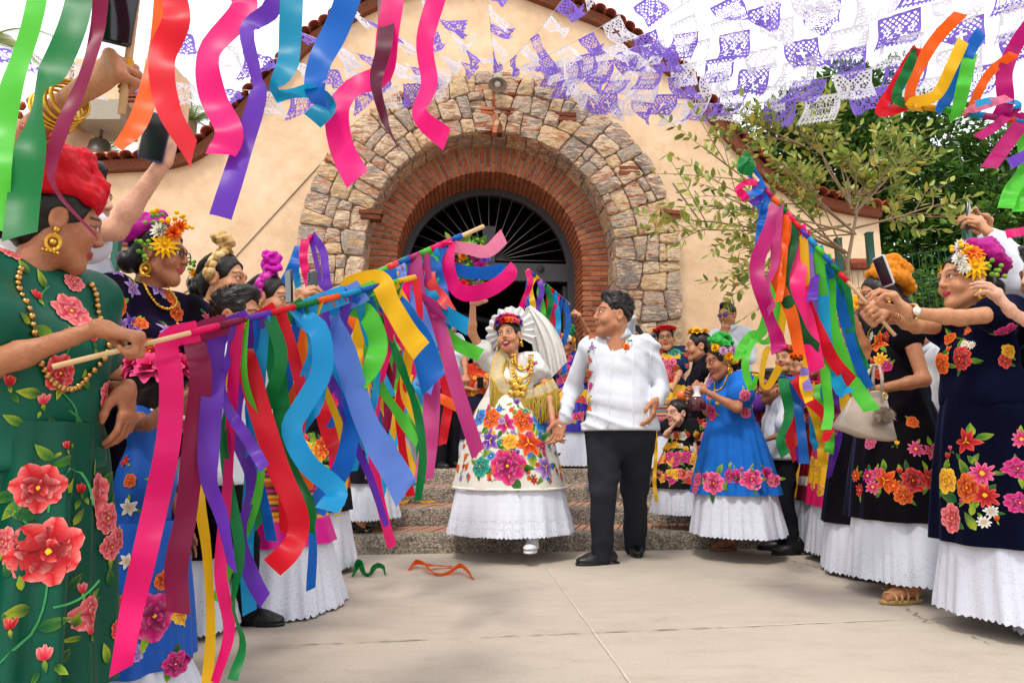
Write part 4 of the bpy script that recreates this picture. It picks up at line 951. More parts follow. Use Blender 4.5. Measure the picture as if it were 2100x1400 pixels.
# ================================================================== three-dimensional flowers and headwear
def flower3d(mb, pos, nrm, S, kind, pal, r_):
    n = Vector(nrm).normalized(); a = n.orthogonal().normalized(); a.rotate(Matrix.Rotation(r_.uniform(0, 6.28), 3, n)); b = n.cross(a); pos = Vector(pos); c1, c2, c3 = [hexc(x) for x in pal]
    def pet(ang, L, W, lift, cup, z, ca, cb):
        d = a*math.cos(ang)+b*math.sin(ang); sd = n.cross(d); V = []; F = []; C = []; k = 4
        for i in range(k+1):
            t = i/k; w_ = W*math.sin(math.pi*min(1, t**.62)*.93+.1)*.5; base = pos+n*(z+lift*t*L-cup*t*t*L)+d*L*t
            for s in (-1, 0, 1): V.append(base+sd*w_*s+n*(abs(s)*w_*.25)); C.append(mixc(ca, cb, t))
            if i: q = (i-1)*3; F += [(q, q+1, q+4, q+3), (q+1, q+2, q+5, q+4)]
        mb.add(V, F, C)
    if kind == 'daisy':
        for k in range(13): pet(k*6.283/13, S*.5, S*.17, .25, .3, .0, c2, c1)
        for k in range(9): pet(k*6.283/9+.2, S*.32, S*.14, .5, .3, S*.03, c2, c1)
        mb.sphere(pos+n*S*.06, S*.1, c3, 8, 5)
    elif kind == 'rose':
        for (m_, L, W, lift, z) in ((6, .5, .5, .35, 0), (5, .4, .46, .8, .03), (4, .28, .36, 1.4, .05), (3, .18, .26, 2.2, .06)):
            for k in range(m_): pet(k*6.283/m_+m_+r_.uniform(-.15, .15), S*L, S*W, lift, .35, S*z, mixc(c2, c1, .3), c1)
    elif kind == 'mum':
        for j, (m_, L, lift) in enumerate(((11, .46, .2), (10, .4, .7), (8, .32, 1.4), (5, .22, 2.6))):
            for k in range(m_): pet(k*6.283/m_+j, S*L, S*.17, lift, .2, S*.02*j, c2, c1)
    else:
        for k in range(9):
            q = pos+(a*r_.uniform(-1, 1)+b*r_.uniform(-1, 1))*S*.4+n*r_.uniform(0, .4)*S; mb.sphere(q, S*.1, mixc(c1, c2, r_.random()), 6, 4)
FP = {'yellow': ('#f6c614', '#e89a10', '#d9a010'), 'white': ('#f4f1ea', '#e0dcc8', '#f0cf40'), 'orange': ('#f07a18', '#d8480c', '#b8400c'), 'red': ('#d8202a', '#97101c', '#f0c030'), 'pink': ('#f0508c', '#c8205c', '#ffd0d8'), 'magenta': ('#c8188c', '#8a0c60', '#f0c030'), 'purple': ('#7a4ac0', '#4c2490', '#e0c8f0'), 'green': ('#4a8a30', '#86ac3c', '#a0b840'), 'lilac': ('#e8b8d8', '#c080b0', '#f0d080'), 'blue': ('#2878d0', '#1848a0', '#a0d0ff')}

# ================================================================== people
SK = {'tan': hexc('#c08a66'), 'brown': hexc('#a86f4e'), 'deep': hexc('#8f5c42'), 'light': hexc('#cc9c82'), 'mid': hexc('#b27a58')}
BLACK_HAIR = hexc('#17120f')
UP = Vector((0, 0, 1))
def bunch(r_, n, c, spread, rad, th):
    """n random loops of gathered cloth about a centre"""
    return [((c[0]+r_.uniform(-1, 1)*spread[0], c[1]+r_.uniform(-1, 1)*spread[1], c[2]+r_.uniform(-1, 1)*spread[2]), (r_.gauss(0, 1), r_.gauss(0, 1), r_.gauss(0, 1)), rad*r_.uniform(.6, 1.2), r_.uniform(0, 6), r_.uniform(7.5, 10.5), th*r_.uniform(.75, 1.2), r_.uniform(.5, 1)) for _ in range(n)]
class Person:
    def __init__(s, label, base, H, yaw, skin='brown', bulk=1.0, head=(0, 0, 0), hh=.235, h=.011, hd=.0042, group=None, lean=(0, 0), face='f_smile', lip='#a8323a', hips=1.0, cat='person', fhead=.03):
        s.root = empty('person', base); tag(s.root, label, cat, group); s.base = Vector(base); s.H = H; s.yaw = R(yaw); s.skin = SK[skin] if skin in SK else hexc(skin); s.b = bulk; s.hips = hips; s.h = h; s.hd = hd; s.face = face; s.lip = hexc(lip)
        s.Fw = Vector((math.cos(s.yaw), math.sin(s.yaw), 0)); s.Lf = Vector((-math.sin(s.yaw), math.cos(s.yaw), 0)); s.lean = Vector((lean[0], lean[1], 0)); s.arms = {}; s.legs = []; s.ank = []; s.hs = hh/.235
        hy, hp, hr = [R(x) for x in head]; y = s.yaw+hy; fw = Vector((math.cos(y)*math.cos(hp), math.sin(y)*math.cos(hp), math.sin(hp))); rt = fw.cross(UP).normalized(); up = rt.cross(fw); Mr = Matrix.Rotation(hr, 3, fw); rt, up = Mr @ rt, Mr @ up
        s.hc = s.P(fhead, 0, H-.122*s.hs)+fw*.012; s.HM = Matrix.Translation(s.hc) @ frame_from(rt, fw, up) @ Matrix.Scale(s.hs, 4)
    su = .014
    def P(s, f, l, z):
        return s.base+s.Fw*f+s.Lf*l+UP*z+s.lean*max(0, z-s.H*.5)
    def sh(s, side): return s.P(0, side*.108*s.H*s.b**.5, (.795+s.su)*s.H)
    def arm(s, side, wrist, hint=(0, 0, -1), hand='relax', hdir=None, palm=None, stick=None, ul=.178, fl=.155):
        S = s.sh(side); W = Vector(wrist); U, Fl = ul*s.H, fl*s.H; d = W-S; L = d.length
        if L > (U+Fl)*.995:   # stretch: the shoulder rises with a fully reached arm
            k = L/((U+Fl)*.995); U *= k; Fl *= k
        d.normalize(); a = (U*U-Fl*Fl+L*L)/(2*L); hgt = math.sqrt(max(U*U-a*a, 0)); hn = Vector(hint); hn = hn-d*hn.dot(d); hn = hn.normalized() if hn.length > 1e-4 else d.orthogonal().normalized()
        E = S+d*a+hn*hgt; y = Vector(hdir).normalized() if hdir is not None else (W-E).normalized()
        if stick is not None:
            x = Vector(stick).normalized(); y = (y-x*y.dot(x)).normalized(); z = x.cross(y)*side
        else:
            z = -(Vector(palm) if palm is not None else Vector((0, 0, -1))); z = z-y*z.dot(y); z = z.normalized() if z.length > 1e-3 else y.orthogonal().normalized(); x = y.cross(z)*side
        s.arms[side] = dict(S=S, E=E, W=W, M=(x, y, z), hand=hand, stick=stick)
        return s
    def hang(s, side, f=.03, out=.05):
        S = s.sh(side); return s.arm(side, s.P(f+.05, side*(.108*s.H*s.b**.5+out), .475*s.H), hint=-s.Fw+s.Lf*side*.3, hand='relax', palm=-s.Lf*side)
    def hand_center(s, side, fwd=.085, dn=.03):
        A = s.arms[side]; x, y, z = A['M']; return A['W']+(y*fwd-z*dn)*min(s.hs, s.H/1.6)
    def torso(s, f, d=0.0, kk=.05, low=.44, skirt=False):
        H, b = s.H, s.b; q = H/1.62
        f.ell(s.P(.0, 0, .715*H), (.088*q*b+d, .088*q*b+d, .14*q+d), kk) if False else None
        def slab(z, hw, hd, r, k=kk, fo=0):   # a flattened bar across the body
            f.cone(s.P(fo, -(hw-r), z), s.P(fo, hw-r, z), r+d, r+d, k)
        slab((.775+s.su)*H, .15*q*b**.5, 0, .062*q*b**.4); slab((.71+s.su*.6)*H, .145*q*b, 0, .092*q*b, fo=.008); slab(.62*H, .125*q*b, 0, .092*q*b, fo=.01*b); slab(.53*H, .155*q*b*s.hips, 0, .108*q*b, fo=.0)
        if low < .5: slab(.47*H, .16*q*b*s.hips, 0, .1*q*b)
        f.cone(s.P(-.01, -.10*H, (.80+s.su)*H), s.P(-.01, .10*H, (.80+s.su)*H), .045*q+d, .045*q+d, .04); f.cone(s.P(-.012, 0, .80*H), s.P(.0, 0, .86*H), .06*q+d*.5, .046*q, .05)
        if s.face.startswith('f') and s.H > 1.2:
            for l in (-1, 1): f.ball(s.P(.085*q*b, l*.065*q, .705*H), .058*q*b+d, .05)
    def bounds(s, extra=.16, legs=False):
        pts = [s.P(.2, .26*s.b, s.H*.9), s.P(-.2, -.26*s.b, s.H*.42)]
        for A in s.arms.values(): pts += [A['S'], A['E'], A['W']]
        if legs: pts += s.ank
        lo = [min(p[i] for p in pts)-extra for i in range(3)]; hi = [max(p[i] for p in pts)+extra for i in range(3)]
        return lo, hi
    def put(s, name, V, Q, C, mat, parent=None):
        mb = MB(); mb.np_add(V, Q, C); return mb.build(name, mat, parent or s.root, origin=s.base)
    def body(s, torso=True):
        lo, hi = s.bounds(.12, True); f = Field(lo, hi, s.h); q = s.H/1.62*s.b**.35
        if torso: s.torso(f, -.006)
        else: f.cone(s.P(-.012, 0, .74*s.H), s.P(.0, 0, .86*s.H), .07*q, .046*q, .05)
        for A in s.arms.values():
            if torso or True: f.cone(A['S'], A['E'], .042*q, .0315*q, .04)
            f.cone(A['E'], A['W'], .0325*q, .022*q, .02); f.ball(A['E']*.72+A['W']*.28, .0335*q, .02)
        for fp in s.ank: f.cone(s.P(0, .06 if (fp-s.base).dot(s.Lf) > 0 else -.06, .5*s.H), fp, .075*q, .045*q, .03)
        V, Q = f.mesh(); C = flat_cols(V, s.skin); hV, hQ, T = get_head(s.face, s.hd); mb = MB(); mb.np_add(V, Q, C)
        mb.np_add(xf(hV, s.HM), hQ, head_cols(hV, T, s.skin, s.lip, 1.0 if s.face[0] == 'f' else .0, s.face[0] == 'm'))
        for side, A in s.arms.items():
            v, qd = get_hand(A['hand'], .0052 if s.hd < .0055 else .008); x, y, z = A['M']; mir = 1
            # thumb side: for a relaxed hand it points forward; for a stick it points along the stick
            M = Matrix.Translation(A['W']) @ frame_from(x, y, z) @ Matrix.Scale(min(s.hs, s.H/1.6)*1.0, 4); mb.np_add(xf(v, M), qd, flat_cols(v, s.skin))
        for l in s.legs: mb.np_add(*l)
        s.bodyo = mb.build('body', M_SKIN, s.root, origin=s.base); return s
    def blouse(s, col, sleeve=.5, zbot=.5, d=.014, mat=None, neck=.0, flare=.03, wr=.002, name='blouse', coll=False, wide=.02):
        lo, hi = s.bounds(.14); H = s.H; q = H/1.62; lo[2] = min(lo[2], s.base.z+zbot*H-.05); f = Field(lo, hi, s.h); s.torso(f, d)
        b = s.b; hw = (.16*q*b*s.hips+flare); r_ = .108*q*b+flare*.8; f.cone(s.P(0, -(hw-r_), zbot*H), s.P(0, hw-r_, zbot*H), r_, r_, .08)
        f.cone(s.P(.01, -.05, .62*H), s.P(.01, .05, .62*H), .10*q*b+flare*.5, .10*q*b+flare*.5, .09)
        for sd, A in s.arms.items():
            S, E, W = A['S'], A['E'], A['W']; qa = q*b**.35
            if sleeve <= 1: f.cone(S, S.lerp(E, sleeve), .058*qa+d*.6, .05*qa+d+wide, .04)
            else: f.cone(S-UP*.012, E, .046*qa+d*.3, .042*qa+d*.7, .03); f.cone(E, E.lerp(W, sleeve-1), .042*qa+d*.7, .031*qa+d*.6, .025)
        if not coll: f.ell(s.P(.02, 0, (.856+s.su)*H+neck), (.085*q, .095*q, .05*q), .01, sub=True)
        else:
            f.cone(s.P(-.008, 0, (.82+s.su)*H), s.P(.008, 0, (.835+s.su)*H), .058*q*b**.3, .056*q*b**.3, .02); f.ell(s.P(.03, 0, (.9+s.su)*H), (.055*q, .05*q, .04*q), .008, sub=True)
        if wr: f.wrinkle(wr, 30, int(s.H*1000) % 97); f.folds(wr*2.2, int(s.base.x*900) % 91)
        f.cut_below(s.base.z+zbot*H)
        V, Q = f.mesh(); o = s.put(name, V, Q, flat_cols(V, hexc(col)), mat or M_CLOTH)
        if coll:
            mb = MB(); rows = []; rc = .066*q*b**.3
            for k in range(25):
                th = R(16)+R(328)*k/24; fr_ = max(0, math.cos(th)); dz = -.022*fr_; dd = s.Fw*math.cos(th)+s.Lf*math.sin(th); c = s.P(.004, 0, (.842+s.su)*H)
                rows.append([c+dd*r2*rc+UP*(z2+dz) for r2, z2 in ((1.0, -.01), (1.0, .03), (1.06, .036), (1.14, .03), (1.42+.12*fr_**3, -.008-.03*fr_**4), (1.36, -.012-.03*fr_**4))])
            mb.loft(rows, hexc(col), closed=False); mb.build('collar', mat or M_CLOTH, o, origin=s.base)
        return o
    def skirt(s, col, zt=.58, zb=.1, rt=.15, rb=.33, pleats=18, amp=.018, mat=None, bell=.7, name='skirt', asp=.86, seed=1, drift=(0, 0), nz=24, nt=110, colf=None, zabs=False):
        r_ = random.Random(seed); ph = [r_.uniform(0, 6.28) for _ in range(6)]; z0 = s.base.z+(zt if zabs else zt*s.H); z1 = s.base.z+(zb if zabs else zb*s.H); rings = []; cols = []
        if s.hd > .0055: nt = 84; nz = nz if colf else 16
        for i in range(nz+1):
            t = i/nz; z = z0+(z1-z0)*t; r0 = rt+(rb-rt)*t**bell; ring = []
            for k in range(nt):
                th = 2*math.pi*k/nt; a = amp*(.12+.88*t**.7)*(math.sin(pleats*th+ph[0]+1.2*math.sin(3*th+ph[1]))*.6+math.sin(pleats*.5*th+ph[2]+t)*.5+.5*math.sin(5*th+ph[3]+1.5*t)); r1 = r0+a
                ring.append(Vector((s.base.x+drift[0]*t, s.base.y+drift[1]*t, z))+s.Fw*(r1*asp*math.cos(th))+s.Lf*(r1*math.sin(th)))
            rings.append(ring); cols += [colf(t) if colf else hexc(col)]*nt
        mb = MB(); mb.loft(rings, cols); return mb.build(name, mat or M_CLOTH, s.root, origin=s.base)
    def flounce(s, zt=.12, zb=.02, rt=.33, rb=.37, pleats=27, amp=.0075, asp=.86, seed=2, col='#eef0f4', lace=.5, drift=(0, 0), scal=0, zabs=True, d2=None, trim=None, open_lace=1.0):
        r_ = random.Random(seed); ph = [r_.uniform(0, 6.28) for _ in range(4)]; nz, nt = 10, (200 if s.hd < .005 else 140); V = []; UVv = []; La = []; C = []; cc = hexc(col); d2 = d2 or drift
        for i in range(nz+1):
            t = i/nz; z = s.base.z+zt+(zb-zt)*t; r0 = rt+(rb-rt)*t
            for k in range(nt):
                th = 2*math.pi*k/nt; r1 = r0+amp*(.2+.8*t)*(math.sin(pleats*th+ph[0]+2.5*math.sin(4*th+ph[1]))+1.5*math.sin(round(pleats*.37)*th+ph[2]+.8*t)+1.2*math.sin(5*th+ph[3])); zz = z-(abs(math.sin(scal*th*.5))*.014 if (scal and i == nz) else 0)
                V.append(Vector((s.base.x+drift[0]+(d2[0]-drift[0])*t, s.base.y+drift[1]+(d2[1]-drift[1])*t, zz))+s.Fw*(r1*asp*math.cos(th))+s.Lf*(r1*math.sin(th))); UVv.append((k/nt*2*math.pi*r0, z)); La.append(open_lace if t > 1-lace else 0.0); C.append(hexc(trim) if (trim and i in (4, 7)) else cc)
        F = [(i*nt+k, i*nt+(k+1) % nt, (i+1)*nt+(k+1) % nt, (i+1)*nt+k) for i in range(nz) for k in range(nt)]
        mb = MB(); mb.add(V, F, C); o = mb.build('lace_flounce', M_LACE, s.root, origin=s.base); me = o.data
        a = me.attributes.new('Lace', 'FLOAT', 'POINT'); a.data.foreach_set('value', La); uv = me.uv_layers.new(name='UV')
        li = np.zeros(len(me.loops), dtype=np.int32); me.loops.foreach_get('vertex_index', li); U = np.array(UVv, dtype=np.float32)[li]; U[:, 0] = np.where((li % nt == 0) & (np.arange(len(li)) % 4 != 0) & (np.arange(len(li)) % 4 != 3), U[:, 0]+2*math.pi*rt, U[:, 0]); uv.data.foreach_set('uv', U.ravel()); return o
    # ---- hair and headwear, in head space
    def hair(s, style='bun', col=None, extra=None):
        f = Field((-.14, -.2, -.2), (.14, .14, .2), .0062 if s.hd < .0055 else .009); col = col or BLACK_HAIR
        if style == 'short':
            f.ell((0, -.016, .046), (.083, .1, .092), .01); f.ell((0, .03, .115), (.055, .05, .03), .03)
            f.ball((0, .155, .0), .118, .012, sub=True); f.ell((0, .02, -.09), (.12, .16, .075), .01, sub=True); f.wrinkle(.0025, 130, 3, 1)
        else:
            f.ell((0, -.016, .038), (.084, .1, .094), .01); f.ell((0, -.06, -.03), (.06, .05, .06), .03); f.ball((0, .146, -.018), .118, .01, sub=True)
            for x in (-1, 1): f.ell((x*.09, .004, -.008), (.022, .026, .036), .008, sub=True)
            if style == 'bun': f.ell((0, -.115, -.035), (.05, .042, .045), .012); f.ell((.012, -.125, -.02), (.03, .036, .03), .006)
            if style == 'braidbun':
                for k in range(7): a = k*.9; f.ell((.035*math.cos(a), -.112-.01*(k % 2), -.05+.04*math.sin(a)), (.024, .02, .024), .004)
            if style == 'long':
                for k in range(9): x = -.075+.15*k/8; f.cone((x, -.05, .0), (x*1.25, -.06+.03*abs(x)/.075, -.19), .028, .024, .014)
            f.wrinkle(.0016, 90, 5, .6)
        if s.hd < .0055: s.strands(style, col)
        V, Q = f.mesh(); s.hairo = s.put('hair', xf(V, s.HM), Q, flat_cols(V, col), M_HAIR); return s
    def strands(s, style, col):
        """combed strands lying on the cap of hair"""
        mb = MB(); r_ = random.Random(17); E = Vector((.0855, .102, .0955)); c = Vector((0, -.016, .038)); lt = mixc(col, (.06, .045, .035), .5)
        if style == 'short':
            E = Vector((.084, .101, .093)); c = Vector((0, -.016, .046))
            for _ in range(330):
                d = Vector((r_.gauss(0, .7), r_.gauss(-.1, .7), abs(r_.gauss(.3, .7)))).normalized()
                if d.y > .55 and d.z < .75 or d.z < .0: continue
                p = c+Vector((d.x*E.x, d.y*E.y, d.z*E.z)); t = (Vector((r_.gauss(0, .25), .9, .1))-d*d.y*.9).normalized(); q = p+t*.012+d*.004; mb.tube([p-d*.002, q, q+t*.012+d*r_.uniform(.001, .007)], [.0016, .0013, .0004], 3, mixc(col, lt, r_.random()), cap=False)
        else:
            en = Vector((0, -.85, -.45)).normalized()
            for _ in range(150):
                a = r_.uniform(-1.45, 1.45); st = Vector((math.sin(a), .52+.18*math.cos(a)-.55*abs(math.sin(a)), .35+.55*math.cos(a))).normalized(); pts = []
                e2 = (en+Vector((r_.gauss(0, .12), 0, r_.gauss(0, .12)))).normalized()
                for k in range(8): d = st.lerp(e2, k/7).normalized(); g_ = 1.0+.012*math.sin(math.pi*k/7)*r_.uniform(.2, 1); pts.append(c+Vector((d.x*E.x, d.y*E.y, d.z*E.z))*g_)
                mb.tube(pts, [.0006]+[.0011]*6+[.0006], 3, mixc(col, lt, r_.random()), cap=False)
        mb.v = [tuple(s.HM @ Vector(p)) for p in mb.v]; tag(mb.build('hair_strands', M_HAIR, s.root, origin=s.base), kind='stuff')
    def braid(s, cols, r=.021, name='braid', pts=None):
        """two-tone braid lying over the crown from ear to ear"""
        pts = pts or [(-.082, -.03, .0), (-.078, -.02, .055), (-.05, -.005, .112), (0, .005, .138), (.05, -.005, .112), (.078, -.02, .055), (.082, -.03, .0)]
        P = resample([Vector(p) for p in pts], 26); mb = MB()
        for k, p in enumerate(P):
            t = (P[min(k+1, 25)]-P[max(k-1, 0)]).normalized(); sd = t.cross(Vector((0, 1, 0))).normalized(); q = p+sd.cross(t)*(.009 if k % 2 else -.009); Mx = frame_from(t, sd, t.cross(sd)).to_3x3() @ Matrix.Rotation(.5 if k % 2 else -.5, 3, 'Z'); mb.sphere(q, (r*1.15, r*.85, r*.72), hexc(cols[k % len(cols)]), 10, 6, Mx)
        mb.v = [tuple(s.HM @ Vector(p)) for p in mb.v]; return mb.build(name, M_SATIN, s.root, origin=s.base)
    def turban(s, col, rolls, k=.004, wr=.0015, name='turban', mat=None, freq=110, seed=1, base=None):
        """cloth wound and gathered: rolls are arcs (centre, normal, radius, start, end, thickness, flatness)"""
        f = Field((-.2, -.26, -.16), (.2, .2, .36), .0055 if s.hd < .005 else .0075); r_ = random.Random(seed)
        for c, r0 in (base or []): f.ell(c, r0, k)
        for (c, nrm, rad, a0, a1, th, sq) in rolls:
            c = Vector(c); n_ = Vector(nrm).normalized(); u = n_.orthogonal().normalized(); v = n_.cross(u); m_ = 9; prev = None; ph = r_.uniform(0, 6)
            for i in range(m_+1):
                a = a0+(a1-a0)*i/m_; t = th*(.72+.42*math.sin(math.pi*i/m_)+.14*math.sin(a*5+ph)); p = c+(u*math.cos(a)+v*math.sin(a)*sq)*rad*(1+.06*math.sin(a*3+ph))+n_*(.012*math.sin(a*2+ph))
                if prev is not None: f.cone(prev[0], p, prev[1], t, k)
                prev = (p, t)
        X = (f.lo[0]+f.h*np.arange(f.n[0]))[:, None, None]; Y = (f.lo[1]+f.h*np.arange(f.n[1]))[None, :, None]; Z = (f.lo[2]+f.h*np.arange(f.n[2]))[None, None, :]
        for j in range(3): a = [r_.uniform(-1, 1)*freq for _ in range(3)]; f.F += (wr*2*(np.abs(np.sin(a[0]*X+a[1]*Y+a[2]*Z+2*np.sin(X*40+Z*35+j)))-.5)).astype(np.float32)
        V, Q = f.mesh(); return s.put(name, xf(V, s.HM), Q, flat_cols(V, hexc(col)), mat or M_TURBAN)
    def flowers(s, items, name='flower_headdress', seed=3):
        mb = MB(); r_ = random.Random(seed)
        for (p, n, S, kind, pal) in items:
            flower3d(mb, p, n, S, kind, FP[pal], r_)
            if s.hd < .0055:
                mb.v = [tuple(s.HM @ Vector(q)) for q in mb.v]; fo = mb.build('headdress_flower' if kind != 'bit' else 'flower_buds', M_FLOWER, s.root, origin=s.base); mb = MB()
                if kind == 'bit': tag(fo, kind='stuff')
        if mb.v: mb.v = [tuple(s.HM @ Vector(p)) for p in mb.v]; tag(mb.build(name, M_FLOWER, s.root, origin=s.base), kind='stuff')
    def wreath(s, n, pals, kinds=('rose', 'mum', 'daisy'), S=.06, tilt=.3, r=(.085, .095), z=.075, a0=-.3, a1=3.44, seed=4, rows=1):
        r_ = random.Random(seed); it = []
        for j in range(rows):
            for k in range(n):
                a = a0+(a1-a0)*k/(n-1); rr = 1-.16*j; p = Vector((r[0]*math.cos(a)*rr, r[1]*math.sin(a)*rr-.015-.02*j, z+.03*math.sin(a)*0+.04*j+.02*abs(math.sin(a)))); it.append((p, (math.cos(a), math.sin(a), .5+.4*j), S*r_.uniform(.8, 1.15), r_.choice(kinds), r_.choice(pals)))
        return s.flowers(it, seed=seed)
    def earrings(s, L=.06):
        L *= .78
        for x in (-1, 1):
            mb = MB(); p = Vector((x*.088, -.004, -.04)); g_ = hexc('#d9a441'); mb.sphere(p, .009, g_, 8, 5); mb.tube([p, p-Vector((0, 0, L*.35))], .003, 5, g_)
            c = p-Vector((0, 0, L*.6)); n_ = 14; ro = L*.34
            mb.loft([[c+Vector((yy, math.cos(2*math.pi*k/n_)*rr, math.sin(2*math.pi*k/n_)*rr*1.2)) for k in range(n_)] for yy, rr in ((.004, ro), (.004, ro*.55), (-.004, ro*.55), (-.004, ro), (.004, ro))], g_)
            for k in range(5): mb.sphere(c+Vector((0, (k-2)*.008, -ro*1.25)), .005, g_, 6, 4)
            mb.sphere(c, ro*.5, g_, 8, 5); mb.v = [tuple(s.HM @ Vector(q)) for q in mb.v]; mb.build('earring', M_GOLD, s.root, origin=s.base)
        return s
    def necklace(s, drop=.18, col='#d9a441', bead=.009, n=44, mat=None, w=.075, name='necklace', on=None):
        mb = MB(); bvh = mesh_bvh([on]) if on else None; H = s.H
        for k in range(n):
            t = 2*math.pi*k/n; l = math.sin(t)*w; front = (1-math.cos(t))*.5; z = (.838+s.su)*H-drop*front**1.5; p = s.P(-.045+.16*front, l, z)
            if bvh:
                c = s.P(0, l*.92, z); d = s.Fw*(1 if front > .25 else -1)+s.Lf*l*1.5; d.z = 0; d = d.normalized() if d.length > 1e-3 else s.Fw; h, nn, _, _ = bvh.ray_cast(c+d*.6, -d)
                if h is not None and (h-p).length < .14: p = h+d*bead*.7
            mb.sphere(p, bead*(1 if k % 2 else .8), hexc(col), 8, 5)
        return tag(mb.build(name, mat or M_GOLD, s.root, origin=s.base), kind='stuff')
    # ---- legs, trousers, shoes
    def trousers(s, feet, col='#1b1d22', zt=.56, hips=None, r=(.115, .078, .066, .062), knees=None, wr=.0035):
        H = s.H; q = H/1.62; hz = .5*H; pts = [s.P(.2, .25, zt*H), s.P(-.2, -.25, 0)]+[Vector(p) for p in feet]; lo = [min(p[i] for p in pts)-.14 for i in range(3)]; hi = [max(p[i] for p in pts)+.14 for i in range(3)]; f = Field(lo, hi, s.h); b = s.b
        f.cone(s.P(0, -.06*b, .55*H), s.P(0, .06*b, .55*H), .118*q*b, .118*q*b, .06); f.cone(s.P(0, -.055*b, .49*H), s.P(0, .055*b, .49*H), .118*q*b, .118*q*b, .05)
        for i, (sd, ft) in enumerate(zip((-1, 1), feet)):
            hp = s.P(0, sd*.075*q*b, .49*H); an = Vector(ft)+Vector((0, 0, .085*q)); kn = hp.lerp(an, .5)+s.Fw*(.03 if knees is None else knees[i]); f.cone(hp, kn, r[0]*q*b, r[1]*q*b**.6, .03); f.cone(kn, an-Vector((0, 0, .04)), r[1]*q*b**.6, r[3]*q*b**.5, .025)
        f.wrinkle(wr, 26, 8, 1.3); f.folds(wr*1.8, int(s.base.x*700) % 83, 30); f.cut_above(s.base.z+zt*H); V, Q = f.mesh(); return s.put('trousers', V, Q, flat_cols(V, hexc(col)), M_WOOL)
    def shoe(s, pos, yaw, L=.27, col='#0e0e10', kind='dress', pitch=0.0):
        f = Field((-.1, -.14, -.02), (.1, .22, .14), .0065); k = L/.27
        if kind == 'sneaker':
            f.ell((0, .04, .03), (.047, .135, .03), .02); f.ell((0, -.03, .06), (.042, .07, .05), .03); f.cone((0, -.04, .1), (0, -.04, .12), .04, .042, .02)
        else:
            f.ell((0, .07, .026), (.046, .095, .03), .025); f.ell((0, -.045, .034), (.037, .06, .04), .03); f.cone((0, -.04, .06), (0, -.03, .085), .036, .036, .03); f.ell((0, .03, .045), (.036, .07, .03), .03)
        f.cut_below(.012); V, Q = f.mesh(); C = flat_cols(V, hexc(col))
        if kind == 'sneaker': C[(V[:, 2] < .03)] = (.72, .72, .72); C[(np.abs(V[:, 2]-.024) < .004)] = (.25, .25, .28)
        M = Matrix.Translation(pos) @ Matrix.Rotation(R(yaw)-math.pi/2, 4, 'Z') @ Matrix.Rotation(pitch, 4, 'X') @ Matrix.Scale(k, 4); o = s.put('shoe', xf(V, M), Q, C, M_LEATHER if kind != 'sneaker' else M_CLOTH)
        mb = MB(); n_ = 24; rr = []
        for z, g in ((0.0, 1.0), (.014, 1.03), (.016, .98)):
            rr.append([M @ Vector(((.044 if math.sin(2*math.pi*j/n_) > 0 else .036)*math.cos(2*math.pi*j/n_)*g, .035+.132*math.sin(2*math.pi*j/n_)*g, z)) for j in range(n_)])
        mb.loft(rr, hexc('#0b0b0c') if kind != 'sneaker' else hexc('#e6e6e8'), cap=True)
        if kind == 'dress': mb.box((-.034, -.1, -.001), (.034, -.03, .012), hexc('#0b0b0c'), M)
        mb.build('sole', M_LEATHER, o, origin=s.base); return o
    def foot(s, pos, yaw, L=.24, kind='bare'):
        """bare foot and shin as part of the body; sandals or heels as a separate shoe"""
        lift = .07 if kind == 'heel' else .012
        f = Field((-.09, -.12, -.02), (.09, .2, .34), .009); f.cone((0, -.04, .05+lift), (0, -.045, .32+lift), .034, .05, .03); f.cone((0, -.05, .03+lift), (0, .04, .03+lift*.6), .03, .032, .03); f.cone((-.015, .04, .03+lift*.5), (-.012, .1, .016), .02, .018, .02); f.cone((.016, .04, .028+lift*.5), (.02, .09, .016), .018, .016, .02)
        for x in (-.026, -.011, .003, .016, .028): f.cone((x, .09, .016), (x*1.12, .125-abs(x+.02)*.5, .012), .009, .008, .005)
        V, Q = f.mesh(); k = L/.25; M = Matrix.Translation(pos) @ Matrix.Rotation(R(yaw)-math.pi/2, 4, 'Z') @ Matrix.Scale(k, 4); s.legs.append((xf(V, M), Q, flat_cols(V, s.skin))); s.ank.append(M @ Vector((0, -.045, .28+lift)))
        mb = MB(); n_ = 20
        if kind == 'heel':
            c = hexc('#101012'); mb.box((-.02, -.075, 0), (.02, -.04, .085), c, M)
            rr = []
            for j in range(9):
                t = j/8; y = -.075+.2*t; z0 = .075*(1-min(1, t*1.45))**1.3+.001; w_ = .03+.014*math.sin(math.pi*t); hh_ = .022+.03*(1-abs(t-.2))*(t < .85)+.012
                rr.append([M @ Vector((w_*math.cos(a), y, z0+(hh_ if math.sin(a) > 0 else .012)*abs(math.sin(a))*(1 if math.sin(a) > 0 else -1)*.9+.012)) for a in [2*math.pi*q/12 for q in range(12)]])
            mb.loft(rr, c, cap=True); mb.box((-.036, .02, 0), (.036, .12, .018), c, M)
        else:
            c = hexc('#8c5a4a' if kind == 'sandal' else '#b08d57'); mb.loft([[M @ Vector(((.042 if math.sin(2*math.pi*j/n_) > 0 else .034)*math.cos(2*math.pi*j/n_)*g, .03+.112*math.sin(2*math.pi*j/n_)*g, z)) for j in range(n_)] for z, g in ((-.012, 1.0), (.006, 1.04), (.008, .96))], c, cap=True)
            for (y, w_, h_) in ((.085, .042, .036), (.055, .042, .05), (.02, .04, .065), (-.03, .038, .075)):
                pts = [M @ Vector((w_*math.cos(math.pi*q/8), y+.01*math.sin(math.pi*q/4), .005+h_*math.sin(math.pi*q/8))) for q in range(9)]; mb.tube(pts, .007, 6, c)
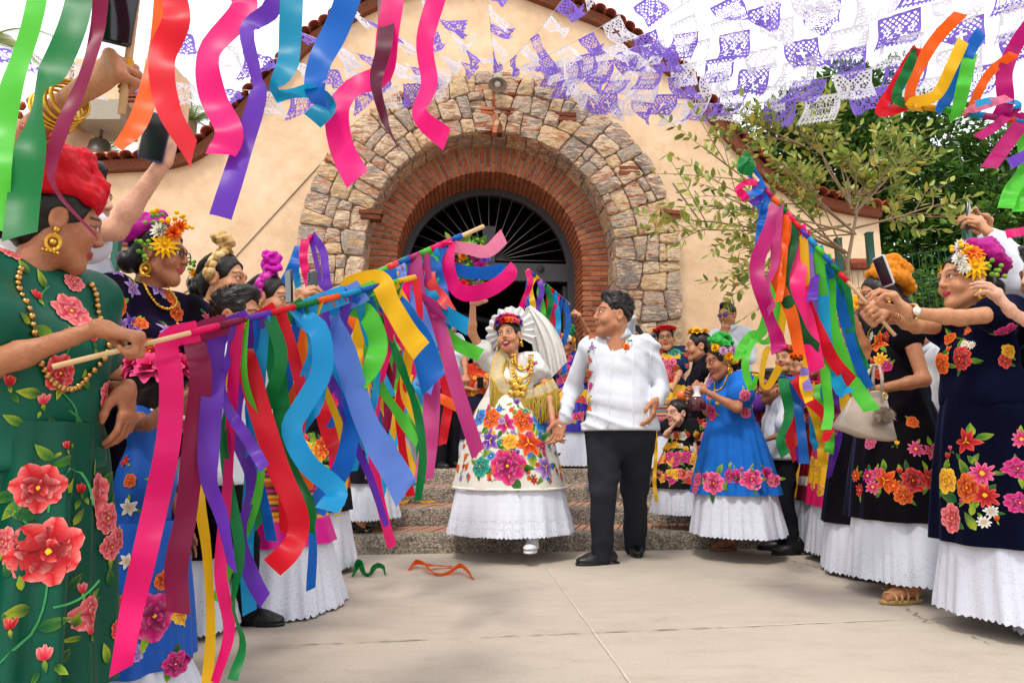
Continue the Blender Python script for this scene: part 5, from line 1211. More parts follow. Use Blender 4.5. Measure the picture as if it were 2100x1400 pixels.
        mb.build('shoe', M_LEATHER, s.root, origin=s.base); return s
# ================================================================== the couple
def gx(px, Y): return at(px, 700, Y).x
def sub(o, p): return Vector(p)-o
# ---- groom
GR = Person('groom in white guayabera and black trousers holding the bride by the hand', (gx(1268, 4.45), 4.45, 0), 1.73, -102, 'mid', 1.15, head=(-66, 6, 0), hh=.278, h=.0115, hd=.004, face='m_smile', lip='#8c4f42', lean=(-.02, 0), fhead=.05); GR.su = .016
GR.arm(-1, at(1155, 862, 4.5), hint=(-.05, .9, -.2), hand='relax', hdir=(-.35, 0, -1), palm=(-.5, -.6, 0))
GR.arm(1, at(1345, 820, 4.25), hint=(.35, .8, -.2), hand='relax', hdir=(-.25, -.2, -1), palm=(-1, .3, 0))
GR.body(); GR.hair('short')
ff = [gp(1234, 1156), gp(1304, 1136)]; fa = Vector((ff[0].x, ff[0].y, 0)); fb = Vector((ff[1].x, ff[1].y, 0))
GR.trousers([fa, fb], '#2a2c33', zt=.56, knees=(.07, -.03), r=(.106, .072, .06, .057))
GR.shoe(fa, -158, .3); GR.shoe(fb, -95, .29)
sh = GR.blouse('#cfd3db', sleeve=1.93, zbot=.488, d=.012, flare=.045, coll=True, wr=.006, name='guayabera')
e = Emb(sh, GR, 5)
for k, (y, pal, kd) in enumerate(((690, 'orange', 'lily'), (712, 'lilac', 'lily'), (738, 'salmon', 'lily'), (766, 'red', 'daisy'), (792, 'fuchsia', 'rose'), (816, 'yellow', 'rose'), (838, 'orange', 'rose'))): e.px(1213-k*.8+2*math.sin(k*2), y, 17, kd, pal, 3, stem=.9)
e.done()
mb = MB(); bv = mesh_bvh([sh]); r_ = random.Random(2)
for (x0, y0, x1, y1) in ((1258, 690, 1246, 880), (1225, 720, 1218, 880), (1300, 700, 1298, 880), (1335, 720, 1330, 870)):   # placket and tucked pleats
    L = []
    for k in range(15):
        h, n, _, _ = bv.ray_cast(Vector((0, 0, CAMZ)), ray(x0+(x1-x0)*k/14, y0+(y1-y0)*k/14))
        if h is not None: L.append(h-ray(x0, y0)*.002)
    if len(L) > 2: mb.tube(L, .0045, 5, hexc('#d8dbe0'))
mb.build('pleats', M_CLOTH, sh, origin=GR.base)
mb = MB(); h, n, _, _ = bv.ray_cast(Vector((0, 0, CAMZ)), ray(1284, 712))
if h is not None:
    flower3d(mb, h-Vector((0, .015, 0)), (-.2, -1, .3), .05, 'rose', FP['orange'], r_); flower3d(mb, h+Vector((0, -.012, -.045)), (-.2, -1, 0), .055, 'rose', FP['red'], r_); flower3d(mb, h+Vector((.01, -.012, .035)), (0, -1, 1), .05, 'bit', FP['green'], r_)
    mb.tube([h+Vector((0, -.012, -.06)), h+Vector((.005, -.01, -.12))], .007, 6, hexc('#d8a838')); mb.build('boutonniere', M_FLOWER, GR.root, origin=GR.base)
# ---- bride
BR = Person('laughing bride in white skirt with large embroidered flowers and pleated lace headdress', (gx(1046, 4.85), 4.85, .12), 1.52, -95, 'tan', 1.02, head=(-14, 4, 8), hh=.235, h=.0105, hd=.0038, face='f_open', lip='#c2203a', fhead=.045)
BR.arm(-1, at(970, 622, 4.66), hint=(-1, 0, -.2), hand='grip', hdir=(-.3, -.2, 1), stick=(-.5, -.1, .9), ul=.158, fl=.142)
BR.arm(1, at(1134, 862, 4.62), hint=(1, .3, -.1), hand='relax', hdir=(.15, -.1, -1), palm=(1, .2, 0))
BR.body(); BR.hair('bun')
bl = BR.blouse('#d6d3ce', sleeve=.34, zbot=.6, d=.012, flare=.02, wide=.022, wr=.004)
sk = BR.skirt('#d6d0c4', zt=1.0, zb=.345, rt=.15, rb=.39, pleats=9, amp=.012, bell=.62, mat=M_SATIN, zabs=True, asp=.95, nz=34)
BR.flounce(zt=.36, zb=.06, rt=.372, rb=.435, pleats=30, amp=.006, asp=.95, scal=90, lace=.36, col='#d4d7e2')
mb = MB(); z_ = .35
mb.tube([Vector((BR.base.x, BR.base.y, BR.base.z+z_))+BR.Fw*(.393*.95*math.cos(a))+BR.Lf*(.393*math.sin(a)) for a in [2*math.pi*k/80 for k in range(81)]], .008, 6, hexc('#efe9dd')); mb.build('hem_cord', M_SATIN, sk, origin=BR.base)
e = Emb(sk, BR, 9)
for (x, y, S_, kd, pal, lv) in ((1041, 955, 62, 'rose', 'fuchsia', 5), (985, 956, 36, 'rose', 'teal', 4), (1118, 958, 46, 'lily', 'lilac', 3), (942, 932, 40, 'rose', 'yellow', 3), (1084, 908, 52, 'lily', 'orange', 4), (1004, 903, 40, 'lily', 'purple', 3), (1046, 906, 28, 'rose', 'yellow', 3), (1110, 862, 46, 'rose', 'blue', 3), (1072, 862, 38, 'rose', 'orange', 3), (1036, 868, 36, 'lily', 'fuchsia', 3), (1006, 858, 36, 'rose', 'orange', 3), (984, 855, 30, 'rose', 'blue', 2), (1002, 838, 20, 'bud', 'pink', 2), (950, 960, 16, 'bud', 'red', 2), (968, 890, 20, 'daisy', 'fuchsia', 2), (1140, 905, 26, 'rose', 'orange', 2), (1142, 968, 16, 'bud', 'red', 1), (1112, 915, 20, 'daisy', 'fuchsia', 2), (1029, 905, 14, 'daisy', 'teal', 1), (932, 972, 9, 'daisy', 'purple', 0), (1010, 968, 9, 'daisy', 'orange', 0), (1003, 976, 9, 'daisy', 'orange', 0), (1013, 956, 9, 'daisy', 'orange', 0), (1075, 956, 9, 'daisy', 'orange', 0), (1083, 968, 9, 'daisy', 'orange', 0), (1085, 980, 9, 'daisy', 'orange', 0), (958, 905, 14, 'bud', 'fuchsia', 2), (1060, 828, 22, 'bud', 'purple', 2), (1095, 835, 24, 'rose', 'red', 2), (1152, 935, 24, 'lily', 'fuchsia', 2), (1150, 975, 14, 'daisy', 'orange', 1), (1130, 885, 22, 'lily', 'teal', 2), (960, 975, 12, 'daisy', 'purple', 1), (1128, 985, 10, 'daisy', 'red', 0), (1062, 930, 14, 'bud', 'purple', 2), (1022, 935, 14, 'bud', 'pink', 2)): e.px(x, y, S_*1.2, kd, pal, lv, 0)
for (x0, y0, dx, dy) in ((965, 920, 40, 30), (1075, 925, 30, 25), (1000, 930, -30, 20), (1120, 925, -25, 10), (1015, 880, 25, 25), (1060, 890, -30, -20)):
    o_ = []; e_stem(o_, (0, 0), (dx*4.6/1400, dy*4.6/1400), .02, .0018, GREENS[1]); e.px(x0, y0, 10, shapes=o_)
e.scatter(56, BR.base.z+.38, BR.base.z+.9, .055, ['bud', 'daisy', 'lily', 'rose'], ['fuchsia', 'orange', 'red', 'lilac', 'yellow', 'blue', 'teal'], R(180), R(360), 2, rows=7)
e.scatter(22, BR.base.z+.4, BR.base.z+.95, .15, ['rose', 'lily'], ['fuchsia', 'blue', 'orange', 'lilac', 'teal', 'yellow'], R(15), R(165), 3, rows=3)
e.done()
e = Emb(bl, BR, 4)
for (x, y) in ((1098, 745), (1085, 757), (1110, 730), (1050, 742)): e.px(x, y, 12, 'lily', 'fuchsia', 1)
e.done()
# gold lace bands with long fringe
bv = mesh_bvh([bl, BR.bodyo, sk]); O = Vector((0, 0, CAMZ))
band = MB(); fr = MB(); r_ = random.Random(8)
def gold_band(pxs, wpx, fringe, nfr):
    P = resample([Vector(p) for p in pxs], 22); ctr = []
    for p in P:
        d = ray(p.x, p.y); h, n, _, _ = bv.ray_cast(O, d); ctr.append((h if h is not None else at(p.x, p.y, 4.7))-d*.02)
    rows = []
    for i, c in enumerate(ctr):
        t = (ctr[min(i+1, 21)]-ctr[max(i-1, 0)]).normalized(); sd = t.cross(Vector((0, -1, .15))).normalized(); w_ = wpx*4.7/1400
        rows.append([c+sd*w_*k-Vector((0, .004 if abs(k) < .5 else 0, 0)) for k in (-.5, -.38, -.36, .36, .38, .5)])
    band.loft(rows, [cc for _ in rows for cc in (hexc('#d3a53a'), hexc('#d3a53a'), hexc('#c9b78e'), hexc('#bfae88'), hexc('#d3a53a'), hexc('#d3a53a'))], closed=False)
    for k in range(nfr):
        i = r_.uniform(0, 20.9); a = rows[int(i)]; b = rows[int(i)+1]; p = (a[0] if a[0].z < a[5].z else a[5]).lerp(b[0] if b[0].z < b[5].z else b[5], i % 1); L = fringe*r_.uniform(.85, 1.1); q = p+Vector((r_.gauss(0, .012), -.012+r_.gauss(0, .006), -L)); m_ = p.lerp(q, .5)+Vector((r_.gauss(0, .006), -.012, 0)); fr.tube([p, m_, q], .0028, 4, mixc(hexc('#c2a12c'), hexc('#8f7a1e'), r_.random()), cap=False)
gold_band([(1036, 722), (1022, 742), (1018, 768), (1032, 794), (1058, 808)], 26, .2, 260)
gold_band([(1058, 808), (1092, 806), (1122, 796), (1140, 786)], 26, .17, 220)
gold_band([(1046, 736), (1050, 760), (1056, 796)], 10, .02, 6)
b_ = band.build('gold_shawl', M_EMB, BR.root, origin=BR.base); fr.build('fringe', M_FRINGE, b_, origin=BR.base)
mb = MB()   # coin chains
for k in range(3):
    for j in range(26):
        t = math.pi*j/25; x = 1071+(15-k*2+3*k)*math.cos(t)*(1.25 if k else 1); y = 728+(30+18*k)*math.sin(t)**.8; h, n, _, _ = bv.ray_cast(O, ray(x, y))
        if h is not None: mb.sphere(h-ray(x, y)*.03, (.010, .004, .010), hexc('#d9a640'), 8, 4)
for (x, y, S_) in ((1058, 792, 8), (1066, 780, 7), (1050, 782, 7), (1074, 795, 7), (1060, 806, 8), (1072, 808, 6), (1048, 806, 6), (1066, 752, 6)):
    h, n, _, _ = bv.ray_cast(O, ray(x, y))
    if h is not None: mb.sphere(h-ray(x, y)*.035, (S_*.0036, .005, S_*.0036), hexc('#dcab48'), 12, 5)
mb.build('coin_necklace', M_GOLD, BR.root, origin=BR.base); BR.earrings(.055)
# pleated halo and veil
mb = MB(); rings = []; NR = 150
for j, rr in enumerate((.07, .1, .13, .16, .185)):
    ring = []
    for k in range(NR+1):
        a = R(-38)+R(256)*k/NR; rp_ = (math.sin(k*2*math.pi/10)*.016+math.sin(k*1.3)*.004)*(j/4); rx = rr*(1+.04*math.sin(k*.42)); ring.append(BR.HM @ Vector((rx*math.cos(a), -.015+.05*(1-j/4)**2*0-rr*.18+rp_, .045+rx*math.sin(a)*1.02)))
    rings.append(ring)
mb.loft(rings, hexc('#d8d8d6'), closed=False); hal = mb.build('pleated_halo', M_CLOTH, BR.root, origin=BR.base)
mb = MB(); rows = []; n_ = 36
vl = catmull([Vector(p) for p in ((1076, 632, 0), (1090, 700, 0), (1098, 750, 0), (1106, 792, 0))], 24); vr = catmull([Vector(p) for p in ((1088, 626, 0), (1124, 655, 0), (1150, 695, 0), (1163, 742, 0))], 24)
for i in range(25):
    row = []
    for k in range(n_+1):
        u = k/n_; q = vl[i].lerp(vr[i], u); t = i/24; row.append(at(q.x, q.y+8*t*math.sin(u*3.1)*(1-u), 4.99-.05*math.sin(u*3)-.022*math.sin(u*24+t*3)*(.3+t)))
    rows.append(row)
mb.loft(rows, hexc('#d8d5cf'), closed=False); mb.build('veil', M_CLOTH, BR.root, origin=BR.base)
mb = MB(); rows = []
for i in range(11):
    t = i/10; rows.append([at(1028-14*t+u_*18, 655+75*t, 4.96+.02*math.sin(u_*9+i)) for u_ in [q/6 for q in range(7)]])
mb.loft(rows, hexc('#e9e7e1'), closed=False); mb.build('veil', M_CLOTH, BR.root, origin=BR.base)
BR.wreath(13, ['orange', 'red', 'magenta', 'yellow', 'purple', 'pink'], ('rose', 'rose', 'mum'), S=.058, z=.08, r=(.088, .1), a0=-.1, a1=3.24, rows=2, seed=12)
BR.shoe(at(1090, 1132, 4.56), -100, .26, '#dcdcde', 'sneaker', pitch=.08)
BR.shoe(Vector((gx(1030, 4.9), 4.95, .137)), -95, .25, '#e9e9ea', 'sneaker')
# bouquet in the raised hand
hc = BR.hand_center(-1); bq = empty('bouquet', hc); tag(bq, 'bridal bouquet of mixed bright flowers held aloft in the bride\'s raised hand', 'bouquet')
mb = MB(); r_ = random.Random(31)
for (x, y, S_, kd, pal) in ((962, 508, .12, 'daisy', 'green'), (975, 530, .08, 'rose', 'magenta'), (950, 525, .07, 'mum', 'orange'), (985, 548, .09, 'rose', 'magenta'), (940, 545, .08, 'mum', 'red'), (965, 555, .09, 'rose', 'orange'), (995, 530, .07, 'rose', 'purple'), (975, 575, .08, 'mum', 'lilac'), (915, 575, .09, 'rose', 'purple'), (930, 560, .07, 'mum', 'yellow'), (950, 585, .08, 'rose', 'red'), (1000, 562, .06, 'rose', 'yellow'), (912, 595, .07, 'mum', 'magenta'), (955, 540, .1, 'bit', 'green'), (985, 510, .1, 'bit', 'green'), (930, 590, .1, 'bit', 'green')): flower3d(mb, at(x, y, 4.55+r_.uniform(-.08, .08))-hc, (r_.uniform(-.4, .4), -1, .3), S_*1.15, kd, FP[pal], r_)
mb.build('blossoms', M_FLOWER, bq)
mb = MB()
for k in range(30):
    p = at(r_.uniform(925, 995), r_.uniform(490, 590), 4.58)-hc; leafblade(mb, p, Vector((r_.uniform(-1, 1), -.4, r_.uniform(-.3, 1))).normalized(), .09, mixc(GREENS[0], GREENS[1], r_.random()), r_); mb.tube([(0, 0, 0), p*.5, p], .003, 4, GREENS[0], cap=False)
mb.build('stems', M_LEAF, bq)
# ================================================================== the crowd
def woman(label, px, Y, z, H, yaw, arms, skin='brown', bulk=1.0, head=(0, 0, 0), hh=.232, top=('#16141c', None), bot=('#16141c', None), zt=.6, hem=.3, r=(.15, .33), fl=(.03, .35), hair='bun', sleeve=.35, face='f_smile', lip='#a8323a', near=False, hips=1.0, amp=.014, pleats=16, col_fl='#cdd0da', zbot=.535, group=None, drift=(0, 0), fbase=None, lace=.5, wide=.02, seed=1, lean=(0, 0), fhead=.03, wr=.003, ol=1.0, x=None, bell=.7, d=.014, colf=None):
    p = Person(label, ((gx(px, Y) if x is None else x), Y, z), H, yaw, skin, bulk, head, hh, (.0145 if near else .02), (.0048 if near else .0068), face=face, lip=lip, hips=hips, group=group, lean=lean, fhead=fhead)
    for (side, wr_, hint, hand, kw) in arms:
        if wr_ is None: p.hang(side, **(kw or {}))
        else: p.arm(side, wr_, hint, hand, **(kw or {}))
    for (fp, fy, kd) in (fbase or []): p.foot(fp, fy, kind=kd)
    p.body(); p.hair(hair)
    p.bl = p.blouse(top[0], sleeve=sleeve, zbot=zbot, mat=top[1], wr=wr, wide=wide, flare=.02, d=d)
    p.sk = p.skirt(bot[0], zt=zt*H, zb=hem, rt=r[0], rb=r[1], mat=bot[1], zabs=True, amp=amp, pleats=pleats, drift=drift, seed=seed, bell=bell, colf=colf, nz=52 if colf else 26)
    if fl: p.fl = p.flounce(zt=hem+.012, zb=fl[0], rt=r[1]-.03, rb=fl[1], drift=drift, seed=seed, col=col_fl, lace=lace, scal=70, open_lace=ol*.5)
    return p
D = None
# ---- girl in green at the near left, gripping a ribbon pole
Yg = 1.55
polA0, polA1 = at(108, 752, 1.33), at(852, 568, 1.95); polA = (polA1-polA0).normalized()
hA = polA0.lerp(polA1, .155)
GG = woman('girl in green satin dress with red roses and a red turban gripping a ribbon pole', 62, Yg, 0, 1.36, -22, [(-1, hA-Vector((.88, .42, -.18)).normalized()*.062+Vector((0, 0, .026)), (-.6, -.3, -.8), 'grip', dict(hdir=(.88, .42, -.18), palm=(0, .25, -1))), (1, at(262, 795, 1.66), (-.6, .3, -.2), 'relax', dict(hdir=(.15, -.1, -1), palm=(-1, 0, 0)))], 'brown', 1.0, head=(62, -8, 0), hh=.205, top=('#0b5340', M_SATIN), bot=('#0a4c39', M_SATIN), zt=.58, hem=.2, r=(.165, .215), fl=(.03, .25), near=True, amp=.05, pleats=12, sleeve=.55, wide=.035, zbot=.5, face='f_calm', lip='#9a4a44', seed=4, fhead=.03)
e = Emb(GG.sk, GG, 3)
for (x, y, S_, kd, pal, lv) in ((102, 1130, 120, 'rose', 'coral', 0), (78, 1000, 88, 'rose', 'coral', 2), (12, 1110, 50, 'rose', 'salmon', 1), (218, 1062, 60, 'rose', 'salmon', 1), (240, 1105, 50, 'rose', 'salmon', 0), (135, 920, 30, 'bud', 'coral', 2), (168, 1215, 36, 'bud', 'salmon', 1), (185, 1300, 44, 'bud', 'salmon', 2), (92, 1352, 52, 'bud', 'salmon', 2), (20, 1290, 40, 'bud', 'coral', 2), (165, 1010, 34, 'bud', 'red', 2), (240, 1290, 40, 'rose', 'coral', 1)): e.px(x, y, S_*1.1, kd, pal, lv)
for (x, y, S_, a) in ((90, 930, 44, .8), (135, 945, 40, -1), (45, 1055, 52, 1.3), (145, 995, 44, -.9), (160, 1060, 34, -.5), (35, 1250, 60, 1.4), (110, 1278, 56, -1.3), (155, 1190, 44, -.6), (40, 1195, 30, .2), (160, 1265, 36, -.3), (130, 1345, 44, -.7), (15, 1165, 36, .5), (215, 1340, 44, .4), (225, 1180, 40, .1)): e.px(x, y, S_, 'leaf', 'red', 0, a)
for (x0, y0, dx, dy, bd) in ((100, 1170, -60, -180, 25), (100, 1050, 30, 90, 10), (150, 960, -40, -60, 12), (110, 1245, 80, 50, -12), (130, 940, 60, -100, 14), (60, 1080, -40, 60, 6)):
    o_ = []; k_ = 1.4/1400; e_stem(o_, (0, 0), (dx*k_, dy*k_), bd*k_, .0022, hexc('#3c8f52')); e.px(x0, y0, 10, shapes=o_)
e.scatter(10, .3, .7, .09, ['rose', 'bud'], ['coral', 'salmon'], R(20), R(160), 2); e.done()
e = Emb(GG.bl, GG, 6)
for (x, y, S_, kd, pal, lv) in ((145, 640, 74, 'rose', 'salmon', 0), (78, 615, 42, 'bud', 'red', 0), (120, 765, 70, 'rose', 'coral', 1), (86, 828, 40, 'bud', 'salmon', 1), (215, 810, 56, 'rose', 'salmon', 0), (110, 552, 50, 'rose', 'coral', 0), (20, 520, 44, 'rose', 'salmon', 0), (150, 580, 40, 'rose', 'salmon', 0), (20, 790, 40, 'bud', 'coral', 1), (190, 700, 40, 'bud', 'salmon', 1)): e.px(x, y, S_*1.1, kd, pal, lv)
for (x, y, S_, a) in ((45, 545, 46, .3), (85, 572, 44, .1), (85, 680, 60, 1.4), (150, 685, 40, .4), (60, 805, 44, 1.5), (110, 870, 44, .7), (160, 875, 40, .2), (175, 780, 40, .1), (95, 880, 30, 1), (30, 860, 40, 1), (50, 650, 36, .8)): e.px(x, y, S_, 'leaf', 'red', 0, a)
for (x0, y0, dx, dy, bd) in ((120, 800, 60, -90, 12), (90, 630, 30, 60, 9), (145, 700, -40, -80, 9), (140, 840, 60, -60, 8)):
    o_ = []; k_ = 1.4/1400; e_stem(o_, (0, 0), (dx*k_, dy*k_), bd*k_, .002, hexc('#3c8f52')); e.px(x0, y0, 10, shapes=o_)
e.done()
r_ = random.Random(5)
GG.turban('#c20f20', [((0, -.02, .1), (.1, .15, 1), .082, 0, 6.6, .036, 1.15), ((0, -.03, .135), (-.15, .2, 1), .07, 1, 7.5, .036, 1.1), ((.0, -.04, .17), (.2, -.1, 1), .05, 2, 8.5, .036, 1.1), ((.03, .02, .12), (.5, .6, .6), .06, 0, 6, .03, 1), ((-.03, .03, .12), (-.5, .6, .6), .06, 0, 6, .03, 1), ((.02, -.1, .1), (.3, -1, .4), .06, 0, 6, .034, 1), ((-.03, -.1, .13), (-.4, -1, .3), .05, 0, 6, .034, 1)]+bunch(r_, 6, (0, -.03, .15), (.05, .06, .03), .045, .022), base=[((0, -.02, .1), (.08, .1, .07))])
GG.earrings(.075); GG.necklace(.3, '#c99b5a', .008, 64, on=GG.bl, w=.09, name='bead_necklace')
# ---- little girl in blue
KB = woman('little girl with pink fabric roses in her hair and a strapless blue dress', 318, 2.12, 0, 1.0, 12, [(-1, at(395, 800, 1.98), (-.4, -.6, -.6), 'pinch', dict(hdir=(1, 0, .3), palm=(0, 1, 0))), (1, None, D, D, None)], 'deep', .82, head=(25, 0, 0), hh=.2, top=('#1f55a8', M_SATIN), bot=('#1c55ad', M_SATIN), zt=.52, hem=.12, r=(.13, .2), fl=(.0, .23), near=True, sleeve=.02, wide=-.03, zbot=.44, seed=7, hips=.9, d=.006)
e = Emb(KB.sk, KB, 2)
for (x, y, S_, kd, pal, lv) in ((315, 1262, 90, 'rose', 'fuchsia', 3), (262, 1150, 30, 'lily', 'white', 2), (335, 1190, 40, 'rose', 'orange', 1), (375, 1260, 44, 'rose', 'yellow', 2), (360, 1360, 50, 'rose', 'fuchsia', 2), (255, 1240, 36, 'rose', 'red', 1), (270, 1340, 36, 'rose', 'lilac', 2)): e.px(x, y, S_, kd, pal, lv)
e.done(); e = Emb(KB.bl, KB, 2)
for (x, y, S_, kd, pal, lv) in ((268, 985, 28, 'rose', 'orange', 0), (265, 1040, 36, 'lily', 'white', 2), (258, 945, 24, 'lily', 'red', 1), (325, 980, 30, 'rose', 'salmon', 1)): e.px(x, y, S_, kd, pal, lv)
e.done(); r_ = random.Random(3)
KB.flowers([((.09*math.cos(a), .075*math.sin(a)-.02, .075+.035*r_.random()), (math.cos(a), math.sin(a), .8), .14, 'rose', 'pink') for a in [k*.7 for k in range(9)]]+[((.02, -.02, .13), (0, 0, 1), .15, 'rose', 'pink'), ((-.05, .03, .12), (-.4, .3, 1), .13, 'rose', 'pink'), ((.02, -.12, .0), (0, -1, .1), .1, 'rose', 'pink')], name='rose_headdress')
KB.necklace(.03, '#f0ded8', .007, 40, mat=M_GLOSS, w=.06, name='pearl_necklace')
# ---- woman with magenta turban and glasses
MG = woman('woman in glasses with magenta turban and yellow daisies wearing black flowered blouse', 292, 2.6, 0, 1.6, -14, [(-1, at(330, 790, 2.42), (-.6, -.5, -.6), 'relax', dict(hdir=(1, 0, .1))), (1, None, D, D, None)], 'brown', 1.05, head=(18, -2, 0), top=('#1a1226', M_VELVET), bot=('#141018', M_VELVET), r=(.15, .23), fl=(.03, .25), near=True, sleeve=.5, seed=5, wide=.03)
e = Emb(MG.bl, MG, 8)
for (x, y, S_, kd, pal, lv) in ((270, 590, 40, 'lily', 'lilac', 2), (300, 570, 40, 'lily', 'lilac', 1), (320, 590, 44, 'lily', 'lilac', 1), (345, 605, 40, 'rose', 'orange', 2), (360, 640, 36, 'rose', 'orange', 2), (245, 625, 40, 'rose', 'orange', 2), (245, 670, 50, 'lily', 'lilac', 2), (270, 665, 36, 'lily', 'purple', 1), (375, 590, 30, 'lily', 'yellow', 1), (345, 680, 36, 'lily', 'lilac', 2), (240, 560, 30, 'lily', 'lilac', 1)): e.px(x, y, S_*1.15, kd, pal, lv)
e.scatter(16, 1.0, 1.25, .08, ['lily', 'rose'], ['lilac', 'orange', 'yellow'], R(0), R(360), 2); e.done()
r_ = random.Random(9)
MG.turban('#a80f86', [((0, -.06, .09), (.1, -.3, 1), .07, 0, 6.6, .03, 1.1), ((0, -.07, .12), (-.2, -.2, 1), .055, 1, 7.5, .03, 1.1), ((.03, -.07, .1), (.6, -.6, .5), .05, 0, 6, .026, 1)]+bunch(r_, 5, (0, -.06, .12), (.045, .04, .03), .04, .02), base=[((0, -.05, .09), (.07, .08, .06))])
MG.flowers([((.085, .055, .02), (1, .4, 0), .11, 'daisy', 'yellow'), ((.085, .03, .07), (1, .2, .4), .08, 'mum', 'white'), ((.075, .075, .07), (1, .7, .2), .08, 'mum', 'orange'), ((.06, .085, .1), (.6, 1, .4), .07, 'mum', 'orange'), ((.07, .03, .12), (.8, .2, 1), .1, 'bit', 'yellow'), ((.08, .0, .0), (1, 0, 0), .1, 'bit', 'green'), ((.03, .09, .12), (.2, 1, .8), .08, 'bit', 'yellow'), ((.085, .02, .1), (1, 0, .4), .09, 'bit', 'green')])
MG.earrings(.085); MG.necklace(.1, '#d9a441', .008, 40, on=MG.bl)
def glasses(p, lens='#2a2a30', rim='#2a2018', sun=False):
    mb = MB(); lm = MB()
    for x in (-1, 1):
        c = Vector((x*.033, .1, .006)); mb.tube([c+Vector((.022*math.cos(a), 0, .017*math.sin(a))) for a in [k*math.pi/8 for k in range(17)]], .0025, 5, hexc(rim))
        if sun: lm.loft([[c+Vector((.022*g_*math.cos(k*math.pi/8), .002-.001*g_, .018*g_*math.sin(k*math.pi/8))) for k in range(16)] for g_ in (1, .6, .05)], hexc(lens), cap=True)
        mb.tube([c+Vector((x*.021, 0, .006)), Vector((x*.074, .06, .01)), Vector((x*.08, -.005, .008))], .0025, 5, hexc(rim))
    mb.tube([(-.012, .1, .01), (0, .107, .012), (.012, .1, .01)], .002, 5, hexc(rim))
    for m_ in (mb, lm): m_.v = [tuple(p.HM @ Vector(q)) for q in m_.v]
    g_ = mb.build('sunglasses' if sun else 'eyeglasses', M_GLOSS, p.root, origin=p.base)
    if lm.v: lm.build('lens', M_GLOSS, g_, origin=p.base)
glasses(MG)
# ---- woman with gold braid
GB = woman('woman with a gold braid across her black hair behind the boy', 430, 2.95, 0, 1.585, -8, [(-1, None, D, D, None), (1, None, D, D, None)], 'tan', .98, head=(6, -3, 0), top=('#15131a', M_VELVET), bot=('#15131a', M_VELVET), r=(.15, .22), fl=(.03, .24), near=True, hair='braidbun', seed=8)
e = Emb(GB.bl, GB, 8); e.scatter(30, 1.05, 1.3, .07, ['lily', 'rose'], ['yellow', 'white', 'pink'], 0, 6.28, 1); e.done()
GB.braid(('#c9a566', '#8a6a3a', '#d9bb84'), r=.024, name='gold_braid'); r_ = random.Random(2)
GB.turban('#c2a068', bunch(r_, 8, (0, -.01, .175), (.03, .02, .018), .03, .013), name='gold_bow', k=.003)
GB.flowers([((-.02, -.13, .03), (0, -1, .3), .07, 'mum', 'yellow'), ((.03, -.14, -.02), (.3, -1, 0), .07, 'daisy', 'white'), ((.02, -.13, .05), (.3, -1, .5), .08, 'bit', 'green')], name='hair_flowers')
# ---- boy in white shirt
BY = Person('boy with short black hair in a white shirt and black trousers beside the little girl', (gx(462, 2.68), 2.68, 0), 1.36, 4, 'brown', .86, head=(-8, -3, 0), hh=.225, h=.011, hd=.0045, face='m_calm', lip='#8c5546')
BY.arm(-1, at(560, 715, 2.45), (-.3, -.5, -.7), 'grip', hdir=(1, 0, .2)).arm(1, at(590, 700, 2.75), (0, .5, -.7), 'relax', hdir=(1, 0, .2)); BY.body(); BY.hair('short')
f1, f2 = gp(512, 1280), gp(488, 1236); f1 = Vector((f1.x, f1.y, 0)); f2 = Vector((f2.x-.04, f2.y+.05, 0)); BY.trousers([f1, f2], '#16161a', zt=.56); BY.shoe(f1, -8, .25); BY.shoe(f2, 5, .25)
BY.blouse('#ccd0d8', sleeve=.75, zbot=.44, d=.024, flare=.065, coll=True, wr=.004, name='shirt', wide=.025)
# ---- woman with magenta braid and phone
MBr = woman('smiling woman with a magenta braid and satin bow filming with her phone', 528, 3.25, 0, 1.565, -6, [(-1, at(603, 632, 3.0), (-.5, -.5, -.7), 'phone', dict(hdir=(.5, 0, .85), palm=(.6, .6, -.2))), (1, None, D, D, None)], 'tan', 1.0, head=(4, -4, 0), top=('#e6e2dc', None), bot=('#d3188a', M_SATIN), zt=.6, hem=.3, r=(.15, .3), fl=(.02, .36), near=True, seed=9, drift=(.12, .1), lace=.9, colf=lambda t: hexc(('#e8a824', '#1c1614', '#d8307c', '#1c1614', '#e8a824', '#b8481c')[int(t*52) % 6]) if .42 < t < .82 else hexc('#d3188a'))
MBr.braid(('#b0168c', '#8a0f70', '#d040a8'), r=.024, name='magenta_braid'); r_ = random.Random(4)
MBr.turban('#b8159a', bunch(r_, 9, (0, -.01, .185), (.03, .02, .03), .034, .014), name='magenta_bow', k=.003); MBr.earrings(.08)
